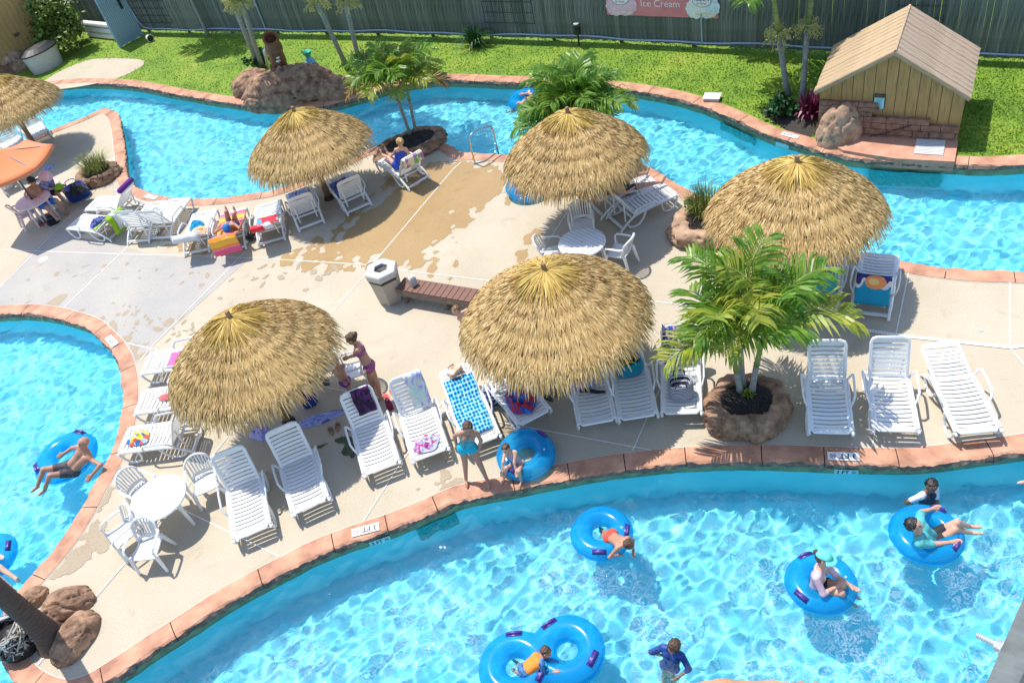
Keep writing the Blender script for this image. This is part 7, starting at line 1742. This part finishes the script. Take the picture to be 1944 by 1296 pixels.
# rough teal plaster patches on the pool walls
def patch(P, side, px, L_, z0, z1, label):
    q = at(px[0], px[1], -0.3); i = min(range(len(P)), key=lambda k: (P[k] - Vector((q.x, q.y, 0))).length)
    n = max(2, int(L_ / 0.12)); seg = P[max(0, i - n // 2): i + n // 2 + 1]; T = tangents(P); off = []
    for k, p in enumerate(seg):
        t = T[max(0, i - n // 2) + k]; off.append(p + Vector((t.y, -t.x, 0)) * side * -0.028)
    rows = []
    for z in np.linspace(z0, z1, 7): rows.append([(p.x + 0.01 * noise.noise(Vector((p.x * 9, p.y * 9, z * 9))), p.y + 0.01 * noise.noise(Vector((p.y * 9, p.x * 9, z * 9 + 4))), z + (0.05 * noise.noise(Vector((p.x * 3, p.y * 3, z))) if z in (z0, z1) else 0)) for p in off])
    o = MB().grid(rows, flip=side < 0).build('plaster_patch', M['paint_teal'], smooth=True); receive(o); tag(o, label, 'patch')
patch(SS, 1, (822, 990), 0.95, -0.30, -0.80, 'rough teal plaster patch on the front pool wall under water')
patch(UF, -1, (1420, 240), 1.3, -0.28, -0.75, 'rough teal plaster patch on the far pool wall left of the palms')
patch(UF, -1, (1722, 309), 1.5, -0.28, -1.0, 'wide teal plaster patch on the pool wall below the shed slab')

# ------------------------------------------------------------------ pool ladder rail
a = at(902, 311); d_ = gdir(902, 311, 20, -10); t = thing('pool_rail', 'bent steel grab rail at the upper pool edge', 'grab rail', a)
b_ = at(944, 285); v = (b_ - a); v.z = 0
MB().tube(catmull([(0, 0, 0), (0, 0, 0.55), (0.02, 0.0, 0.78), tuple(v * 0.25 + Vector((0, 0, 0.88))), tuple(v * 0.85 + Vector((0, 0, 0.80))), tuple(v + Vector((0, 0, 0.66))), tuple(v * 1.02 + Vector((0, 0, 0.2))), tuple(v * 1.02 + Vector((0, 0, -0.5)))], 0.05), 0.024, 8).build('rail_and_shadow_tube', M['metal'], t, smooth=True)
MB().tube(catmull([(0, 0, 0.02), tuple(v * 0.3 + Vector((0.12, -0.12, 0.03))), tuple(v * 0.75 + Vector((0.10, -0.08, 0.05))), tuple(v * 1.0 + Vector((0.0, 0.0, 0.22)))], 0.05), 0.022, 8).build('rail_and_shadow_tube', M['metal'], t, smooth=True)  # low loop added in the shape of the rail's shadow on the deck
MB().lathe([(0.0, 0.02), (0.05, 0.018), (0.06, 0.0)], 14).build('foot_plate', M['metal'], t)

# ------------------------------------------------------------------ tangled net heap at lower left
p = at(44, 1222); t = thing('net_heap', 'tangled heap of grey rope net and driftwood at lower left', 'net', p); rn = random.Random(4)
for k in range(70):
    a0 = rn.uniform(0, 6.28); pts = []
    for q in range(6):
        th = a0 + q * rn.uniform(0.3, 0.7); ph = 0.25 + 1.2 * rn.random(); pts.append((0.42 * math.cos(th) * math.cos(ph * 0.7), 0.42 * math.sin(th) * math.cos(ph * 0.7), 0.03 + 0.55 * math.sin(ph)))
    MB().tube(pts, rn.choice((0.008, 0.012, 0.02)), 5).build('rope', M[rn.choice(('bin_top', 'dark_wood', 'bin', 'black'))], t)
MB().lathe([(0.36, 0), (0.38, 0.2), (0.28, 0.4), (0.0, 0.5)], 16).build('heap_core', M['black'], t)
p = at(104, 1178); 

# ------------------------------------------------------------------ galvanised post in front at the right, close to the viewer
DP = 3.0; q = CM @ np.array([1902 - IMW / 2, -(1228 - IMH / 2), -FPX]) * (DP / FPX); P0 = Vector((q[0], q[1], q[2] + CAMH))
hv = Vector((P0.x, P0.y, 0)).normalized(); u = Vector((hv.y, -hv.x, 0))
t = thing('steel_post', 'galvanised steel post with a bolt, close up at lower right', 'post', (P0.x, P0.y, ZF - 0.1), math.atan2(u.y, u.x)); HT = P0.z - ZF + 0.75
MB().box((0.045, 0.012, HT / 2), (0.09, 0.022, HT)).build('flange', M['galv'], t)
M['galv_d'] = mat('dull_zinc', (0.30, 0.31, 0.31), 0.7, 0.15, 30, 0.15, 90); MB().box((0.21, 0.07, HT / 2), (0.28, 0.03, HT)).build('web', M['galv_d'], t)
zb_ = P0.z - (ZF - 0.1)
pr = [];
for k in range(16): pr += [(0.0115 if k % 2 else 0.0100, -0.085 + k * 0.004)]
bo = MB().lathe([(0, -0.086)] + pr + [(0.0105, 0.0)], 14).build('bolt', M['galv'], t, (0.0, 0.0, zb_), (0, math.pi / 2, 0)); 
MB().lathe([(0.0, -0.024), (0.021, -0.024), (0.022, -0.022), (0.022, -0.004), (0.0, -0.004)], 6).build('nut', M['galv'], bo); MB().lathe([(0, -0.004), (0.031, -0.004), (0.031, 0.0), (0, 0.0)], 20).build('washer', M['galv'], bo)
